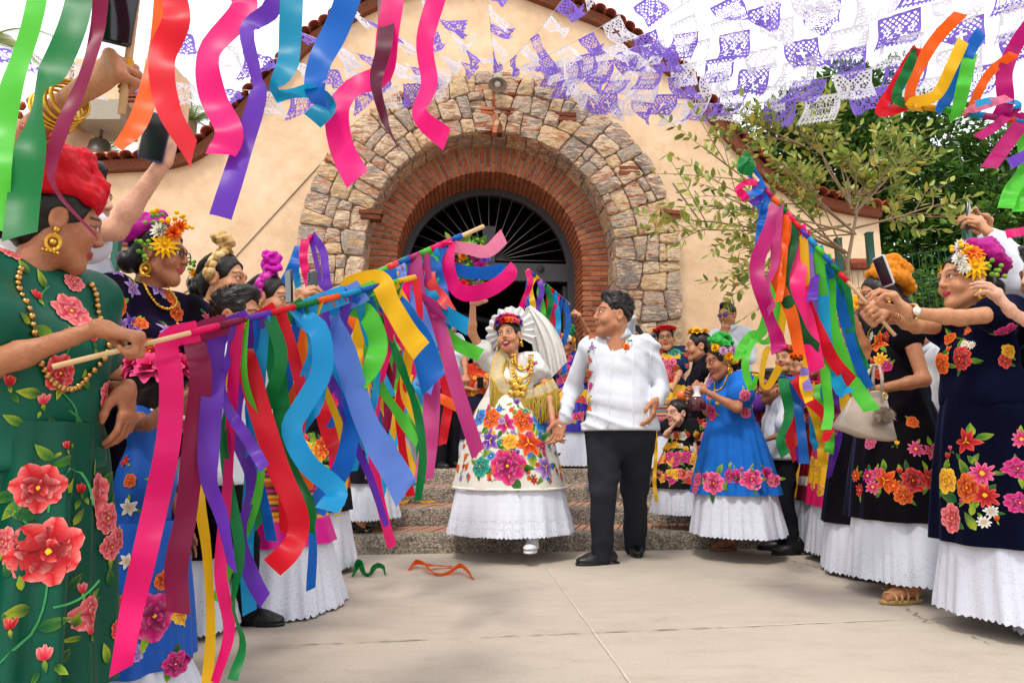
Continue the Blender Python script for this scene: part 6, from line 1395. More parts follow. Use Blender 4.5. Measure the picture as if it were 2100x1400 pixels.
def phone(label, c, nrm, up, L=.15, W=.073, case='#1a1b20', lens=True):
    o = empty('phone', c); tag(o, label, 'phone'); n = Vector(nrm).normalized(); u = Vector(up); u = (u-n*u.dot(n)).normalized(); x = u.cross(n); M = frame_from(x, u, n); mb = MB(); P = []
    for k in range(24):
        a = 2*math.pi*k/24; cx, cy = (W/2-.01)*(1 if math.cos(a) > 0 else -1), (L/2-.01)*(1 if math.sin(a) > 0 else -1); P.append((cx+.01*math.cos(a), cy+.01*math.sin(a)))
    mb.loft([[M @ Vector((p[0]*g_, p[1]*g_, z)) for p in P] for z, g_ in ((-.0045, .96), (-.003, 1), (.003, 1), (.0045, .96))], hexc(case), cap=True); mb.build('phone_case', M_GLOSS, o)
    mb = MB(); mb.box((-W/2+.004, -L/2+.006, -.0058), (W/2-.004, L/2-.006, -.0048), M=M); mb.build('screen', M_PHONE, o, smooth=False)
    if lens:
        mb = MB()
        for k in range(3): mb.sphere(M @ Vector((-W/2+.014, L/2-.016-k*.017, .0048)), .006, hexc('#101014'), 10, 5); mb.sphere(M @ Vector((-W/2+.014, L/2-.016-k*.017, .0075)), .0035, hexc('#c8c8d0'), 8, 4)
        mb.build('camera_lens', M_GLOSS, o)
phone('black phone held upright by the woman with the magenta braid', at(593, 588, 3.0), (.75, .6, .1), (.12, 0, 1))
phone('dark phone with three lenses standing clear behind the braid woman\'s phone', at(640, 582, 3.75), (-.4, -.9, .1), (-.08, 0, 1))
# ---- two women in black skirts with lace hems
K8 = woman('woman in black skirt with big orange flowers and deep white lace hem beside ribbons', 650, 4.3, 0, 1.55, -12, [(-1, at(628, 616, 3.7), (-.4, -.3, -.8), 'grip', dict(hdir=(1, 0, .1), stick=(at(830, 545, 3.2)-at(660, 602, 3.4)))), (1, None, D, D, None)], 'tan', 1.0, hem=.36, r=(.15, .29), fl=(.04, .33), seed=12, fbase=[(Vector((gx(628, 4.35), 4.2, .0)), -5, 'heel'), (Vector((gx(600, 4.4), 4.45, .0)), 5, 'heel')], top=('#17151a', M_VELVET))
e = Emb(K8.sk, K8, 8)
for (x, y, S_, kd, pal, lv) in ((635, 935, 60, 'rose', 'yellow', 4), (665, 915, 40, 'rose', 'orange', 3), (648, 985, 60, 'lily', 'fuchsia', 4), (680, 930, 24, 'lily', 'white', 2), (620, 990, 40, 'rose', 'orange', 3), (690, 970, 36, 'rose', 'red', 3), (615, 900, 36, 'rose', 'red', 2)): e.px(x, y, S_, kd, pal, lv)
e.scatter(20, .45, .8, .12, ['rose', 'lily'], ['orange', 'fuchsia', 'yellow', 'red'], R(0), R(360), 3); e.done(); K8.wreath(9, ['red', 'yellow', 'pink'], seed=8)
K9 = woman('woman in black skirt with small flowers and platform heels on the lowest step', 750, 5.22, .135, 1.53, -14, [(-1, None, D, D, None), (1, None, D, D, None)], 'tan', 1.0, hem=.35, r=(.15, .26), fl=(.10, .31), seed=13, drift=(.02, 0), fbase=[(Vector((gx(742, 5.08), 5.08, .137)), -6, 'heel'), (Vector((gx(718, 5.2), 5.25, .137)), 0, 'heel')], top=('#17151a', M_VELVET))
e = Emb(K9.sk, K9, 8); e.scatter(44, .55, 1.05, .075, ['rose', 'bud', 'lily'], ['red', 'orange', 'fuchsia'], R(180), R(360), 2); e.done(); K9.wreath(9, ['red', 'orange', 'yellow'], seed=9)
# ---- two taller people behind the girl in green, arms raised
def man(label, px, Y, z, H, yaw, arms, skin='mid', bulk=1.05, head=(0, 0, 0), shirt='#ccd0d8', sleeve=1.9, trous='#1b1c21', feet=True, near=False, hair='short', face='m_calm', lean=(0, 0), zbot=.49, x=None, coll=True):
    p = Person(label, ((gx(px, Y) if x is None else x), Y, z), H, yaw, skin, bulk, head, .238, .0135 if near else .02, .005 if near else .0068, face=face, lip='#8c5246', lean=lean)
    for (side, wr_, hint, hand, kw) in arms:
        if wr_ is None: p.hang(side, **(kw or {}))
        else: p.arm(side, wr_, hint, hand, **(kw or {}))
    p.body(); p.hair(hair); p.bl = p.blouse(shirt, sleeve=sleeve, zbot=zbot, d=.016, flare=.05, coll=coll, wr=.004, name='shirt')
    fl_, fr_ = p.P(.02, -.1, 0), p.P(.0, .1, 0); p.trousers([fl_, fr_], trous)
    p.shoe(fl_, yaw-8, .27); p.shoe(fr_, yaw+8, .27); return p
hH = at(236, 118, 1.2)
L0 = woman('tall woman with gold bangles raising a fist with pole and ribbons at the far left', -80, 1.98, 0, 1.74, 10, [(-1, at(170, 185, 1.3), (-.2, -.6, -1), 'grip', dict(hdir=(.85, -.15, .6), stick=(-.55, .15, .8))), (1, None, D, D, None)], 'mid', 1.0, head=(10, 0, 0), top=('#e2ded8', None), bot=('#2a2030', M_VELVET), near=True, sleeve=.35)
A_ = L0.arms[-1]; t_ = (A_['W']-A_['E']).normalized()
for k in range(5):
    mb = MB(); c = A_['W']-t_*(.05+k*.016); u = t_.orthogonal().normalized(); u.rotate(Matrix.Rotation(.2*k, 3, t_)); v = t_.cross(u); rr_ = .039+.0015*k
    mb.tube([c+(u*math.cos(a)+v*math.sin(a))*rr_+t_*.008*math.sin(a+k) for a in [2*math.pi*q/28 for q in range(29)]], .004, 6, hexc('#d8a83c')); mb.build('bangle', M_GOLD, L0.root, origin=L0.base)
mb = MB(); r_ = random.Random(6)
for k in range(26): a = r_.uniform(0, 6.28); mb.sphere(A_['W']-t_*(.15+.02*r_.random())+(u*math.cos(a)+v*math.sin(a))*.045, .009, hexc('#a3471c'), 7, 4)
mb.build('bead_bracelet', M_GLOSS, L0.root, origin=L0.base)
phone('black phone raised beside the fist at the top left corner', at(240, 18, 1.28), (-.3, .95, .1), (.1, 0, 1))
L2 = man('person in a white short sleeved shirt lifting a phone behind the red turban', 105, 2.3, 0, 1.72, 5, [(-1, at(338, 330, 2.05), (.9, -.1, -.9), 'phone', dict(hdir=(-.1, .1, 1), palm=(.2, 1, 0))), (1, None, D, D, None)], 'light', 1.0, head=(0, 0, 0), sleeve=.6, near=True)
phone('navy phone tilted in the raised hand behind the orange ribbon', at(318, 282, 2.0), (-.4, .9, .2), (.15, 0, 1), case='#26325c')

# ================================================================== people on the landing
PW = [
 ('woman in purple flowered skirt on the landing behind the blue ribbons', 795, 7.0, -35, '#241a60', ['fuchsia', 'pink', 'lilac'], ['red', 'yellow'], 1.47),
 ('woman in dark blue flowered skirt on the landing at the doorway edge', 852, 7.5, -50, '#15152c', ['orange', 'red', 'yellow'], ['orange', 'pink'], 1.5)]
for i, (lab, px, Y, yw, c_, pl, wp, H_) in enumerate(PW):
    p = woman(lab, px, Y, PLAT, H_, yw, [(-1, None, D, D, None), (1, None, D, D, None)], 'tan', 1.02, top=(c_, None), bot=(c_, None), hem=.34, r=(.15, .3), fl=(.04, .34), seed=20+i)
    e = Emb(p.sk, p, 3+i); e.scatter(40, PLAT+.4, PLAT+.85, .1, ['rose', 'lily'], pl, R(160), R(380), 2); e.done(); p.wreath(9, wp+['magenta'], seed=i)
MW = man('man in a white shirt and black trousers on the landing behind the pink ribbons', 915, 7.0, PLAT, 1.62, -40, [(-1, at(925, 800, 6.8), (-.6, -.5, -.6), 'relax', None), (1, at(955, 770, 6.7), (.9, 0, -.6), 'grip', None)], 'mid', 1.0, sleeve=.7)
LH = woman('long haired woman looking down at her phone in the doorway', 985, 8.3, PLAT, 1.42, -85, [(-1, at(978, 800, 8.12), (-1, 0, -.5), 'phone', dict(hdir=(.3, -.5, .7), palm=(0, 1, 0))), (1, at(996, 795, 8.12), (1, 0, -.5), 'phone', dict(hdir=(-.3, -.5, .7), palm=(0, 1, 0)))], 'tan', 1.0, head=(-20, -22, 0), hh=.245, top=('#c2341e', None), bot=('#1c1a30', None), hair='long', seed=31)
e = Emb(LH.bl, LH, 2); e.scatter(18, PLAT+.8, PLAT+1.1, .07, ['rose'], ['yellow', 'orange'], R(200), R(340), 1); e.done(); LH.wreath(9, ['red', 'orange', 'green'], seed=31)
phone('small phone in the hands of the long haired woman', at(985, 784, 8.05), (0, .8, .4), (0, .3, 1), L=.14)
GW = woman('woman in glasses half hidden behind the long haired woman', 1012, 8.75, PLAT, 1.42, -95, [(-1, None, D, D, None), (1, None, D, D, None)], 'brown', 1.0, hh=.245, top=('#2a1c50', None), bot=('#1c1a30', None), seed=32); glasses(GW); GW.wreath(9, ['red', 'yellow'], seed=33)
PC = woman('woman in purple and blue flowered dress with green bow between bride and groom', 1172, 7.3, PLAT, 1.43, -150, [(-1, None, D, D, None), (1, at(1150, 800, 7.1), (.5, -.5, -.6), 'relax', None)], 'mid', 1.1, head=(10, -10, 0), hh=.25, top=('#2a2488', None), bot=('#2b1f90', M_SATIN), hem=.36, r=(.17, .42), fl=(.03, .47), seed=33)
e = Emb(PC.sk, PC, 2); e.scatter(36, PLAT+.42, PLAT+.78, .13, ['rose', 'lily'], ['fuchsia', 'pink', 'red'], R(170), R(350), 3); e.done(); e = Emb(PC.bl, PC, 3); e.scatter(30, PLAT+.85, PLAT+1.2, .09, ['rose'], ['fuchsia', 'red', 'pink'], R(170), R(350), 2); e.done()
mb = MB(); mb.loft([[Vector((PC.base.x, PC.base.y, PLAT+z))+Vector((math.cos(a)*rr_, math.sin(a)*rr_*.86, 0)) for a in [2*math.pi*k/40 for k in range(40)]] for z, rr_ in ((.8, .275), (.76, .3), (.66, .34), (.62, .352))], hexc('#d9a41c')); mb.build('skirt_band', M_SATIN, PC.root, origin=PC.base)
PC.flowers([((-.07, .06, .06), (-.6, 1, .3), .09, 'mum', 'white'), ((-.03, .09, .08), (-.2, 1, .5), .09, 'mum', 'yellow'), ((-.08, .02, .04), (-1, .3, .2), .08, 'mum', 'yellow'), ((.02, .085, .1), (.2, 1, .8), .08, 'mum', 'white'), ((.08, -.01, .04), (1, 0, .3), .1, 'rose', 'pink')]); r_ = random.Random(8)
PC.turban('#1f7a3a', bunch(r_, 7, (.0, -.02, .14), (.06, .03, .015), .035, .016), name='green_bow', k=.003); PC.earrings(.06)
polE0, polE1 = at(1168, 624, 6.3), at(1082, 553, 6.0)
PE = woman('person hidden behind the groom holding up a small ribbon pole', 1248, 6.95, PLAT, 1.46, -140, [(-1, at(1188, 646, 6.35), (.3, -.3, -1), 'grip', dict(hdir=(-.6, -.1, .5), stick=polE1-polE0)), (1, None, D, D, None)], 'tan', 1.0, top=('#3a2060', None), bot=('#241a44', None), hem=.34, r=(.15, .3), fl=(.03, .34), seed=34)
PF = man('person behind the groom\'s shoulder raising a phone', 1305, 7.35, PLAT, 1.5, -120, [(-1, at(1296, 648, 7.1), (.5, 0, -1), 'phone', dict(hdir=(-.2, -.1, 1), palm=(-.2, 1, 0))), (1, None, D, D, None)], 'mid', .95)
phone('dark phone raised just above the groom\'s shoulder', at(1279, 622, 7.05), (0, 1, .1), (1, 0, .15), L=.15)
RG = woman('woman in glasses with a red flower crown and yellow skirt on the landing', 1365, 6.9, PLAT, 1.43, -102, [(-1, at(1335, 770, 6.6), (-.5, 0, -.8), 'relax', dict(hdir=(-.3, -.4, .4))), (1, at(1378, 800, 6.62), (1, 0, -.6), 'relax', dict(hdir=(-.8, -.3, .4)))], 'tan', 1.08, head=(-2, -2, 4), hh=.25, top=('#1d2a4c', None), bot=('#e2b21c', M_SATIN), hem=.32, r=(.16, .32), fl=(.02, .36), seed=35, lip='#c22a3a', sleeve=.6, wide=.03, colf=lambda t: hexc('#e2b21c') if t < .42 else hexc(('#d8642c', '#2f8f8a', '#c8285c', '#e8c040', '#6a2c70')[int(t*38) % 5]) if t < .74 else hexc('#1c2440'))
e = Emb(RG.bl, RG, 4)
for (x, y, S_, kd, pal, lv) in ((1372, 745, 34, 'rose', 'pink', 3), (1358, 768, 30, 'rose', 'salmon', 3), (1385, 725, 24, 'rose', 'teal', 2), (1346, 748, 24, 'rose', 'yellow', 2), (1376, 775, 24, 'rose', 'red', 2), (1350, 722, 20, 'lily', 'red', 2)): e.px(x, y, S_, kd, pal, lv)
e.scatter(18, PLAT+.85, PLAT+1.15, .08, ['rose'], ['red', 'pink', 'yellow'], R(190), R(350), 2); e.done(); glasses(RG, rim='#3a2a20'); RG.wreath(13, ['red', 'red', 'red'], ('rose', 'mum'), S=.06, seed=41); RG.earrings(.05)
RG.flowers([((.09, .02, .03), (1, .3, 0), .08, 'mum', 'blue'), ((.09, .0, .07), (1, 0, .4), .08, 'mum', 'yellow'), ((.095, .03, -.01), (1, .3, 0), .07, 'mum', 'orange')], name='side_flowers')
# toddler and the woman in velvet behind
TD = woman('toddler in a black flowered dress with a hand at her mouth on the steps', 1388, 5.35, .135, .97, -125, [(-1, at(1390, 862, 5.2), (-.6, -.4, -.8), 'grip', dict(hdir=(.2, .3, .9), palm=(0, 1, 0))), (1, None, D, D, None)], 'light', .72, head=(-25, 0, 0), hh=.2, top=('#151216', None), bot=('#151216', None), zt=.62, hem=.3, r=(.11, .24), fl=(.12, .25), hair='bun', near=True, sleeve=.4, seed=36, lip='#b8605a', face='f_calm')
e = Emb(TD.sk, TD, 4); e.scatter(40, .46, .72, .09, ['rose', 'lily', 'rose'], ['red', 'fuchsia', 'yellow', 'salmon'], R(170), R(350), 2); e.done(); e = Emb(TD.bl, TD, 4); e.scatter(20, .7, .88, .06, ['rose', 'daisy'], ['yellow', 'red', 'white'], R(170), R(350), 1); e.done()
VB_ = woman('woman in black velvet with yellow roses in her hair behind the drinking lady', 1442, 5.75, .27, 1.44, 178, [(1, at(1405, 820, 5.45), (.5, -.3, -.8), 'relax', dict(hdir=(-1, -.1, .1), palm=(0, 0, -1))), (-1, None, D, D, None)], 'mid', 1.05, head=(0, 0, 0), hh=.24, top=('#161418', M_VELVET), bot=('#131114', M_VELVET), hem=.3, r=(.16, .25), fl=(.03, .27), seed=37)
e = Emb(VB_.sk, VB_, 4); e.scatter(40, .5, 1.0, .1, ['rose', 'lily'], ['orange', 'red', 'salmon'], R(160), R(380), 2); e.done(); VB_.flowers([((-.05, .02, .12), (-.5, 0, 1), .1, 'rose', 'yellow'), ((.02, .04, .125), (.2, .3, 1), .1, 'rose', 'yellow'), ((.05, -.02, .11), (.6, 0, 1), .09, 'rose', 'yellow'), ((-.04, -.05, .12), (-.2, -.3, 1), .09, 'rose', 'yellow')])
# ---- older woman in blue drinking
fS = [gp(1490, 1128), gp(1455, 1115)]
BLU = woman('older woman in bright blue dress drinking red juice from a bag through a straw', 1492, 4.8, 0, 1.47, -166, [(1, at(1447, 802, 4.55), (.6, -.6, -1), 'grip', dict(hdir=(-.8, .2, .5), palm=(-.2, 1, 0))), (-1, at(1430, 812, 4.75), (.6, .6, -1), 'grip', dict(hdir=(-.9, 0, .4), palm=(0, -1, 0)))], 'brown', 1.12, head=(-6, -12, 0), hh=.245, top=('#1c62b8', None), bot=('#1a63ba', None), zt=.63, hem=.43, r=(.17, .33), fl=(.17, .35), near=True, sleeve=.5, wide=.03, seed=38, amp=.02, pleats=20, zbot=.555, face='f_calm', lip='#8c3a3a', fbase=[(Vector((fS[0].x, fS[0].y, .014)), -170, 'sandal'), (Vector((fS[1].x, fS[1].y+.06, .014)), -172, 'sandal')], col_fl='#cdd0dc', lace=.97, ol=.8, fhead=.045)
e = Emb(BLU.sk, BLU, 4)
for (x, y, S_, kd, pal, lv) in ((1465, 990, 42, 'rose', 'pink', 4), (1432, 983, 24, 'rose', 'pink', 2), (1425, 1002, 20, 'lily', 'pink', 1), (1497, 975, 28, 'rose', 'fuchsia', 3), (1543, 983, 38, 'rose', 'pink', 4), (1568, 972, 26, 'rose', 'fuchsia', 2), (1445, 980, 20, 'bud', 'fuchsia', 1), (1521, 964, 12, 'bud', 'pink', 2), (1585, 985, 26, 'rose', 'pink', 2), (1412, 990, 24, 'rose', 'pink', 2)): e.px(x, y, S_*1.15, kd, pal, lv)
e.scatter(16, .45, .53, .1, ['rose'], ['pink', 'fuchsia'], R(0), R(170), 3, rows=1); e.done(); e = Emb(BLU.bl, BLU, 4)
for (x, y, S_, kd, pal, lv) in ((1460, 845, 32, 'rose', 'fuchsia', 3), (1440, 850, 20, 'rose', 'pink', 2), (1458, 810, 22, 'rose', 'pink', 2), (1455, 785, 22, 'lily', 'lilac', 2), (1462, 770, 24, 'rose', 'fuchsia', 2), (1528, 810, 22, 'rose', 'pink', 2), (1528, 845, 24, 'rose', 'pink', 2), (1480, 760, 18, 'lily', 'pink', 1), (1472, 830, 16, 'bud', 'yellow', 1)): e.px(x, y, S_*1.1, kd, pal, lv)
e.done(); r_ = random.Random(12)
BLU.turban('#2f9a3c', bunch(r_, 7, (.0, -.02, .135), (.06, .05, .02), .045, .02), name='green_bow', k=.003)
BLU.flowers([((-.085, .01, .06), (-1, .3, .3), .075, 'mum', 'lilac'), ((-.09, -.01, .02), (-1, 0, 0), .08, 'mum', 'yellow'), ((-.09, -.05, .05), (-1, -.3, .2), .075, 'mum', 'lilac'), ((-.085, -.04, -.01), (-1, -.4, -.2), .075, 'mum', 'yellow'), ((-.08, -.07, .02), (-1, -.6, 0), .06, 'mum', 'white'), ((-.07, .05, .09), (-.7, .6, .6), .07, 'mum', 'yellow'), ((.085, .01, .06), (1, .3, .3), .075, 'mum', 'lilac'), ((-.07, -.09, .0), (-.6, -1, 0), .07, 'bit', 'orange')])
BLU.earrings(.07); BLU.necklace(.12, '#d9a441', .007, 50, on=BLU.bl)
dk = empty('drink_bag', at(1430, 822, 4.5)); tag(dk, 'clear plastic bag of dark red drink with a straw in the blue woman\'s hands', 'drink')
mb = MB(); mb.loft([[Vector((math.cos(a)*r_x, math.sin(a)*r_x*.6, z)) for a in [2*math.pi*k/20 for k in range(20)]] for z, r_x in ((-.062, .03), (-.055, .055), (-.02, .058), (.015, .045), (.03, .03))], hexc('#4a0a14'), cap=True); mb.build('drink', M_GLOSS, dk)
mb = MB(); mb.loft([[Vector((math.cos(a)*r_x*(1+.15*math.sin(3*a)), math.sin(a)*r_x*.7, z)) for a in [2*math.pi*k/20 for k in range(20)]] for z, r_x in ((.03, .03), (.05, .016), (.07, .02), (.1, .03))], hexc('#e6d6dc')); mb.build('bag_neck', M_GLOSS, dk); lipp = BLU.HM @ Vector((0, .1, -.062))
mb = MB(); mb.tube([(0, 0, .02), Vector(lipp)-dk.location], .0035, 6, hexc('#e8d8dc')); mb.build('straw', M_GLOSS, dk)
cu = empty('cup', at(1398, 812, 5.35)); tag(cu, 'small orange plastic cup held out beside the drink bag', 'cup'); mb = MB(); mb.loft([[Vector((math.cos(a)*r_x, math.sin(a)*r_x, z)) for a in [2*math.pi*k/20 for k in range(20)]] for z, r_x in ((-.045, .03), (.045, .042), (.045, .038), (-.035, .027))], hexc('#e86a1c'), cap=True); mb.build('cup_body', M_GLOSS, cu)
# ---- musician
MU = man('man in mirrored sunglasses and white shirt playing a small flute on the landing', 1498, 7.0, PLAT, 1.68, -128, [(-1, at(1487, 688, 6.75), (-.8, 0, -.8), 'grip', dict(hdir=(0, -.2, 1), palm=(.6, .8, 0))), (1, at(1497, 700, 6.78), (1, 0, -.8), 'grip', dict(hdir=(-.5, -.2, .8), palm=(-.6, .8, 0)))], 'mid', 1.05, head=(-10, -8, 0)); glasses(MU, '#1c3fc0', '#15151a', True)
fl_ = empty('flute', MU.HM @ Vector((0, .1, -.062))); tag(fl_, 'thin pale flute at the lips of the man in sunglasses', 'flute'); mb = MB(); mb.tube([(0, 0, 0), (-.03, -.1, -.1), (-.06, -.2, -.2)], [.007, .008, .009], 8); mb.build('flute_tube', M_WOOD, fl_)
# ---- crowd behind the right hand ribbons
CR = [
 ('woman in purple blouse partly hidden behind the blue dress', 1545, 5.7, 1.36, 180, '#5a2c86', '#3a1c5c', ['pink', 'yellow'], 'mid'),
 ('woman looking out between the streaming ribbons by the musician', 1615, 5.9, 1.62, -140, '#17141c', '#17141c', ['red', 'orange'], 'tan'),
 ('woman in a long golden yellow skirt behind the boy in white', 1655, 5.5, 1.5, 180, '#3a2a18', '#dba41c', ['orange', 'yellow'], 'mid'),
 ('woman in a maroon skirt with a white lace band', 1688, 5.1, 1.5, 178, '#7c1030', '#7a1024', ['red', 'pink'], 'brown'),
 ('woman in a hot pink skirt with yellow bands behind the handbag', 1715, 4.65, 1.52, 176, '#c81858', '#d2185c', ['yellow', 'red'], 'brown')]
for i, (lab, px, Y, H_, yw, ct, cb, wp, sk_) in enumerate(CR):
    cf = None
    if i == 3: cf = lambda t: hexc('#7a1024') if not .68 < t < .8 else hexc('#d8cfd0')
    if i == 4: cf = lambda t: hexc('#d2185c') if not .45 < t < .74 else hexc('#e0a820')
    p = woman(lab, px, Y, 0, H_, yw, [(1, at(px-60, 800, Y-.2), (.5, -.4, -.8), 'relax', dict(hdir=(-1, 0, .2))), (-1, None, D, D, None)], sk_, 1.0, top=(ct, None), bot=(cb, M_SATIN), hem=.36, r=(.15, .29), fl=(.06, .31), seed=50+i, colf=cf)
    e = Emb(p.bl, p, 3+i); e.scatter(24, .9*H_/1.5, 1.15*H_/1.5, .08, ['rose', 'lily'], [['fuchsia', 'yellow'], ['red', 'yellow'], ['yellow', 'red'], ['yellow', 'pink'], ['yellow', 'orange']][i], R(120), R(330), 2); e.done(); p.wreath(9, wp, ('rose', 'mum'), seed=60+i, S=.07)
    if i == 4:
        e = Emb(p.sk, p, 9); e.scatter(26, .42, .85, .1, ['rose'], ['yellow'], R(120), R(330), 0); e.done()
B2 = man('boy in a white shirt and black trousers standing behind the blue dress', 1592, 5.05, 0, 1.3, 178, [(1, at(1555, 905, 4.9), (.4, -.5, -.8), 'relax', dict(hdir=(-.8, 0, -.2))), (-1, None, D, D, None)], 'deep', .85, sleeve=.7, zbot=.5)
HB = man('dark haired man in a white shirt between the two women in black', 1905, 4.1, 0, 1.56, 175, [(1, None, D, D, None), (-1, None, D, D, None)], 'mid', 1.0)
YR = woman('woman with a yellow rose bun behind the orange turban', 1762, 4.2, 0, 1.6, 178, [(1, at(1700, 760, 4.0), (.4, -.3, -.8), 'relax', None), (-1, None, D, D, None)], 'tan', 1.0, top=('#d8a820', None), bot=('#141216', M_VELVET), seed=59); r_ = random.Random(14)
YR.turban('#d8961c', bunch(r_, 7, (.0, -.02, .13), (.04, .04, .02), .04, .018), name='yellow_bun', k=.003)
# ---- woman with orange turban and handbag
OT = woman('smiling woman in black flowered dress with an orange brocade turban and a handbag', 1826, 3.62, 0, 1.66, 177, [(1, at(1790, 800, 3.35), (.9, -.4, -.9), 'grip', dict(hdir=(-.9, -.1, -.3), stick=(0, -1, .1))), (-1, at(1745, 640, 3.55), (.5, .3, -1), 'grip', dict(hdir=(-.8, 0, .5), stick=(-.5, 0, .8)))], 'brown', .98, head=(2, -2, 0), hh=.24, top=('#141216', M_VELVET), bot=('#121013', M_VELVET), zt=.6, hem=.38, r=(.17, .31), fl=(.10, .325), fbase=[(Vector((gx(1785, 3.55), 3.42, .014)), -172, 'flat'), (Vector((gx(1840, 3.6), 3.7, .014)), -176, 'flat')], near=True, sleeve=.16, seed=61, lip='#7a1c3c', wide=.0, amp=.018)
e = Emb(OT.sk, OT, 4)
for (x, y, S_, kd, pal, lv) in ((1735, 970, 50, 'lily', 'orange', 3), (1756, 975, 24, 'daisy', 'orange', 2), (1780, 975, 24, 'daisy', 'fuchsia', 2), (1790, 998, 26, 'daisy', 'pink', 2), (1815, 985, 46, 'lily', 'orange', 3), (1834, 995, 26, 'daisy', 'orange', 2), (1853, 1015, 32, 'rose', 'orange', 2), (1872, 985, 44, 'rose', 'red', 3), (1878, 920, 28, 'daisy', 'pink', 1), (1740, 905, 20, 'daisy', 'pink', 1), (1783, 908, 22, 'rose', 'pink', 1), (1872, 865, 22, 'rose', 'orange', 2), (1840, 912, 16, 'bud', 'yellow', 1), (1765, 1005, 24, 'daisy', 'red', 1), (1845, 970, 20, 'bud', 'red', 2), (1800, 970, 24, 'lily', 'pink', 2)): e.px(x, y, S_*1.15, kd, pal, lv)
e.scatter(30, .55, .75, .11, ['lily', 'daisy', 'rose'], ['orange', 'red', 'pink'], R(-90), R(90), 3, rows=2); e.done(); e = Emb(OT.bl, OT, 4)
for (x, y, S_, kd, pal, lv) in ((1802, 710, 40, 'lily', 'orange', 3), (1805, 738, 26, 'daisy', 'yellow', 2), (1788, 690, 22, 'daisy', 'white', 2), (1818, 690, 18, 'daisy', 'red', 1), (1790, 745, 20, 'bud', 'red', 2), (1818, 750, 20, 'rose', 'fuchsia', 2), (1800, 765, 20, 'rose', 'red', 2)): e.px(x, y, S_*1.2, kd, pal, lv)
e.done(); OT.turban('#d07c14', [((0, -.05, .1), (.1, -.5, 1), .075, 0, 6.6, .034, 1.1), ((0, -.08, .13), (-.1, -.7, 1), .07, 1, 7.5, .034, 1.1), ((0, -.1, .17), (.1, -.6, 1), .055, 1, 7.5, .034, 1.1), ((.0, -.12, .08), (.2, -1, .4), .06, 0, 6.5, .032, 1)]+bunch(r_, 5, (0, -.09, .13), (.04, .04, .04), .05, .02), base=[((0, -.07, .11), (.075, .09, .08))]); OT.earrings(.065); OT.necklace(.14, '#c8983a', .006, 50, on=OT.bl)
hb = empty('handbag', at(1775, 900, 3.2)); tag(hb, 'taupe leather handbag with a fur pompom hanging from the turbaned woman\'s arm', 'handbag'); TB = hexc('#b3a294')
def hp_(x, y): p = at(x, y, 3.2)-hb.location; return p.x, p.z
mb = MB(); out_ = [hp_(*q) for q in ((1711, 875), (1745, 815), (1762, 805), (1805, 800), (1818, 808), (1826, 905), (1770, 897))]
for w_, g_ in (): pass
rg = []
for yy, g_ in ((-.075, .93), (-.065, .99), (0, 1.02), (.065, .99), (.075, .93)):
    c0 = (sum(p[0] for p in out_)/7, sum(p[1] for p in out_)/7); P = resample([Vector(p) for p in out_+out_[:1]], 40)[:-1]; rg.append([(c0[0]+(p.x-c0[0])*g_, yy*(1-.55*max(0, (p.y+.02)/.12) if p.y > -.02 else 1), c0[1]+(p.y-c0[1])*g_) for p in P])
mb.loft(rg, TB, cap=True); mb.build('bag_body', M_LEATHER, hb)
for yy in (-.04, .04):
    mb = MB(); a = hp_(1772, 806); b = hp_(1800, 803); t = hp_(1790, 750); mb.tube([Vector((a[0], yy, a[1])), Vector((a[0]-.004, yy, (a[1]+t[1])/2)), Vector((t[0]-.02, yy*.6, t[1])), Vector((t[0]+.015, yy*.6, t[1])), Vector((b[0]+.004, yy, (b[1]+t[1])/2)), Vector((b[0], yy, b[1]))], .008, 8, TB); mb.build('handle', M_LEATHER, hb)
mb = MB(); c = hp_(1787, 850); c = Vector((c[0], -.1, c[1]))
for k in range(900):
    d = Vector((r_.gauss(0, 1), r_.gauss(0, 1), r_.gauss(0, 1))).normalized(); q = c+d*.05+Vector((r_.gauss(0, .005), r_.gauss(0, .005), -.012)); s_ = d.orthogonal()*.003; mb.add([c+d*.02-s_, c+d*.02+s_, q], [(0, 1, 2)], mixc(hexc('#8f7b6c'), hexc('#b5a08e'), r_.random()))
mb.sphere(c, .03, hexc('#8f7b6c')); tag(mb.build('pompom', M_CLOTH, hb), kind='stuff')
mb = MB(); q0 = hp_(1795, 815); mb.tube([(q0[0]+.012*math.cos(a), -.085, q0[1]+.016*math.sin(a)) for a in [k*.5 for k in range(14)]], .003, 5, hexc('#d8b060')); mb.build('clasp', M_GOLD, hb)
# ---- woman in navy velvet at the near right with phone and pole
polF0, polF1 = at(1836, 688, 2.72), at(1538, 352, 3.0); polF = (polF1-polF0).normalized(); hF = polF0.lerp(polF1, .17)
NV = woman('woman in navy velvet dress with a gerbera headdress filming and holding a ribbon pole', 2012, 2.92, 0, 1.585, -176, [(1, at(1862, 640, 2.6), (.5, -.3, -1), 'phone', dict(hdir=(-.55, 0, .75), palm=(-.6, .4, -.5))), (-1, hF+Vector((.07, .02, -.03)), (.3, .3, -1), 'grip', dict(hdir=(-.9, 0, .35), stick=polF))], 'tan', 1.0, head=(-2, 1, 0), hh=.245, top=('#0b0e22', M_VELVET), bot=('#0a0d20', M_VELVET), zt=.61, hem=.35, r=(.17, .27), fl=(.085, .285), near=True, sleeve=.26, seed=63, lip='#9a1f3c', amp=.02, pleats=12, wide=.015, zbot=.57, col_fl='#c8cad6', lace=.97, ol=.6, lean=(0, 0), fhead=.03)
e = Emb(NV.sk, NV, 4)
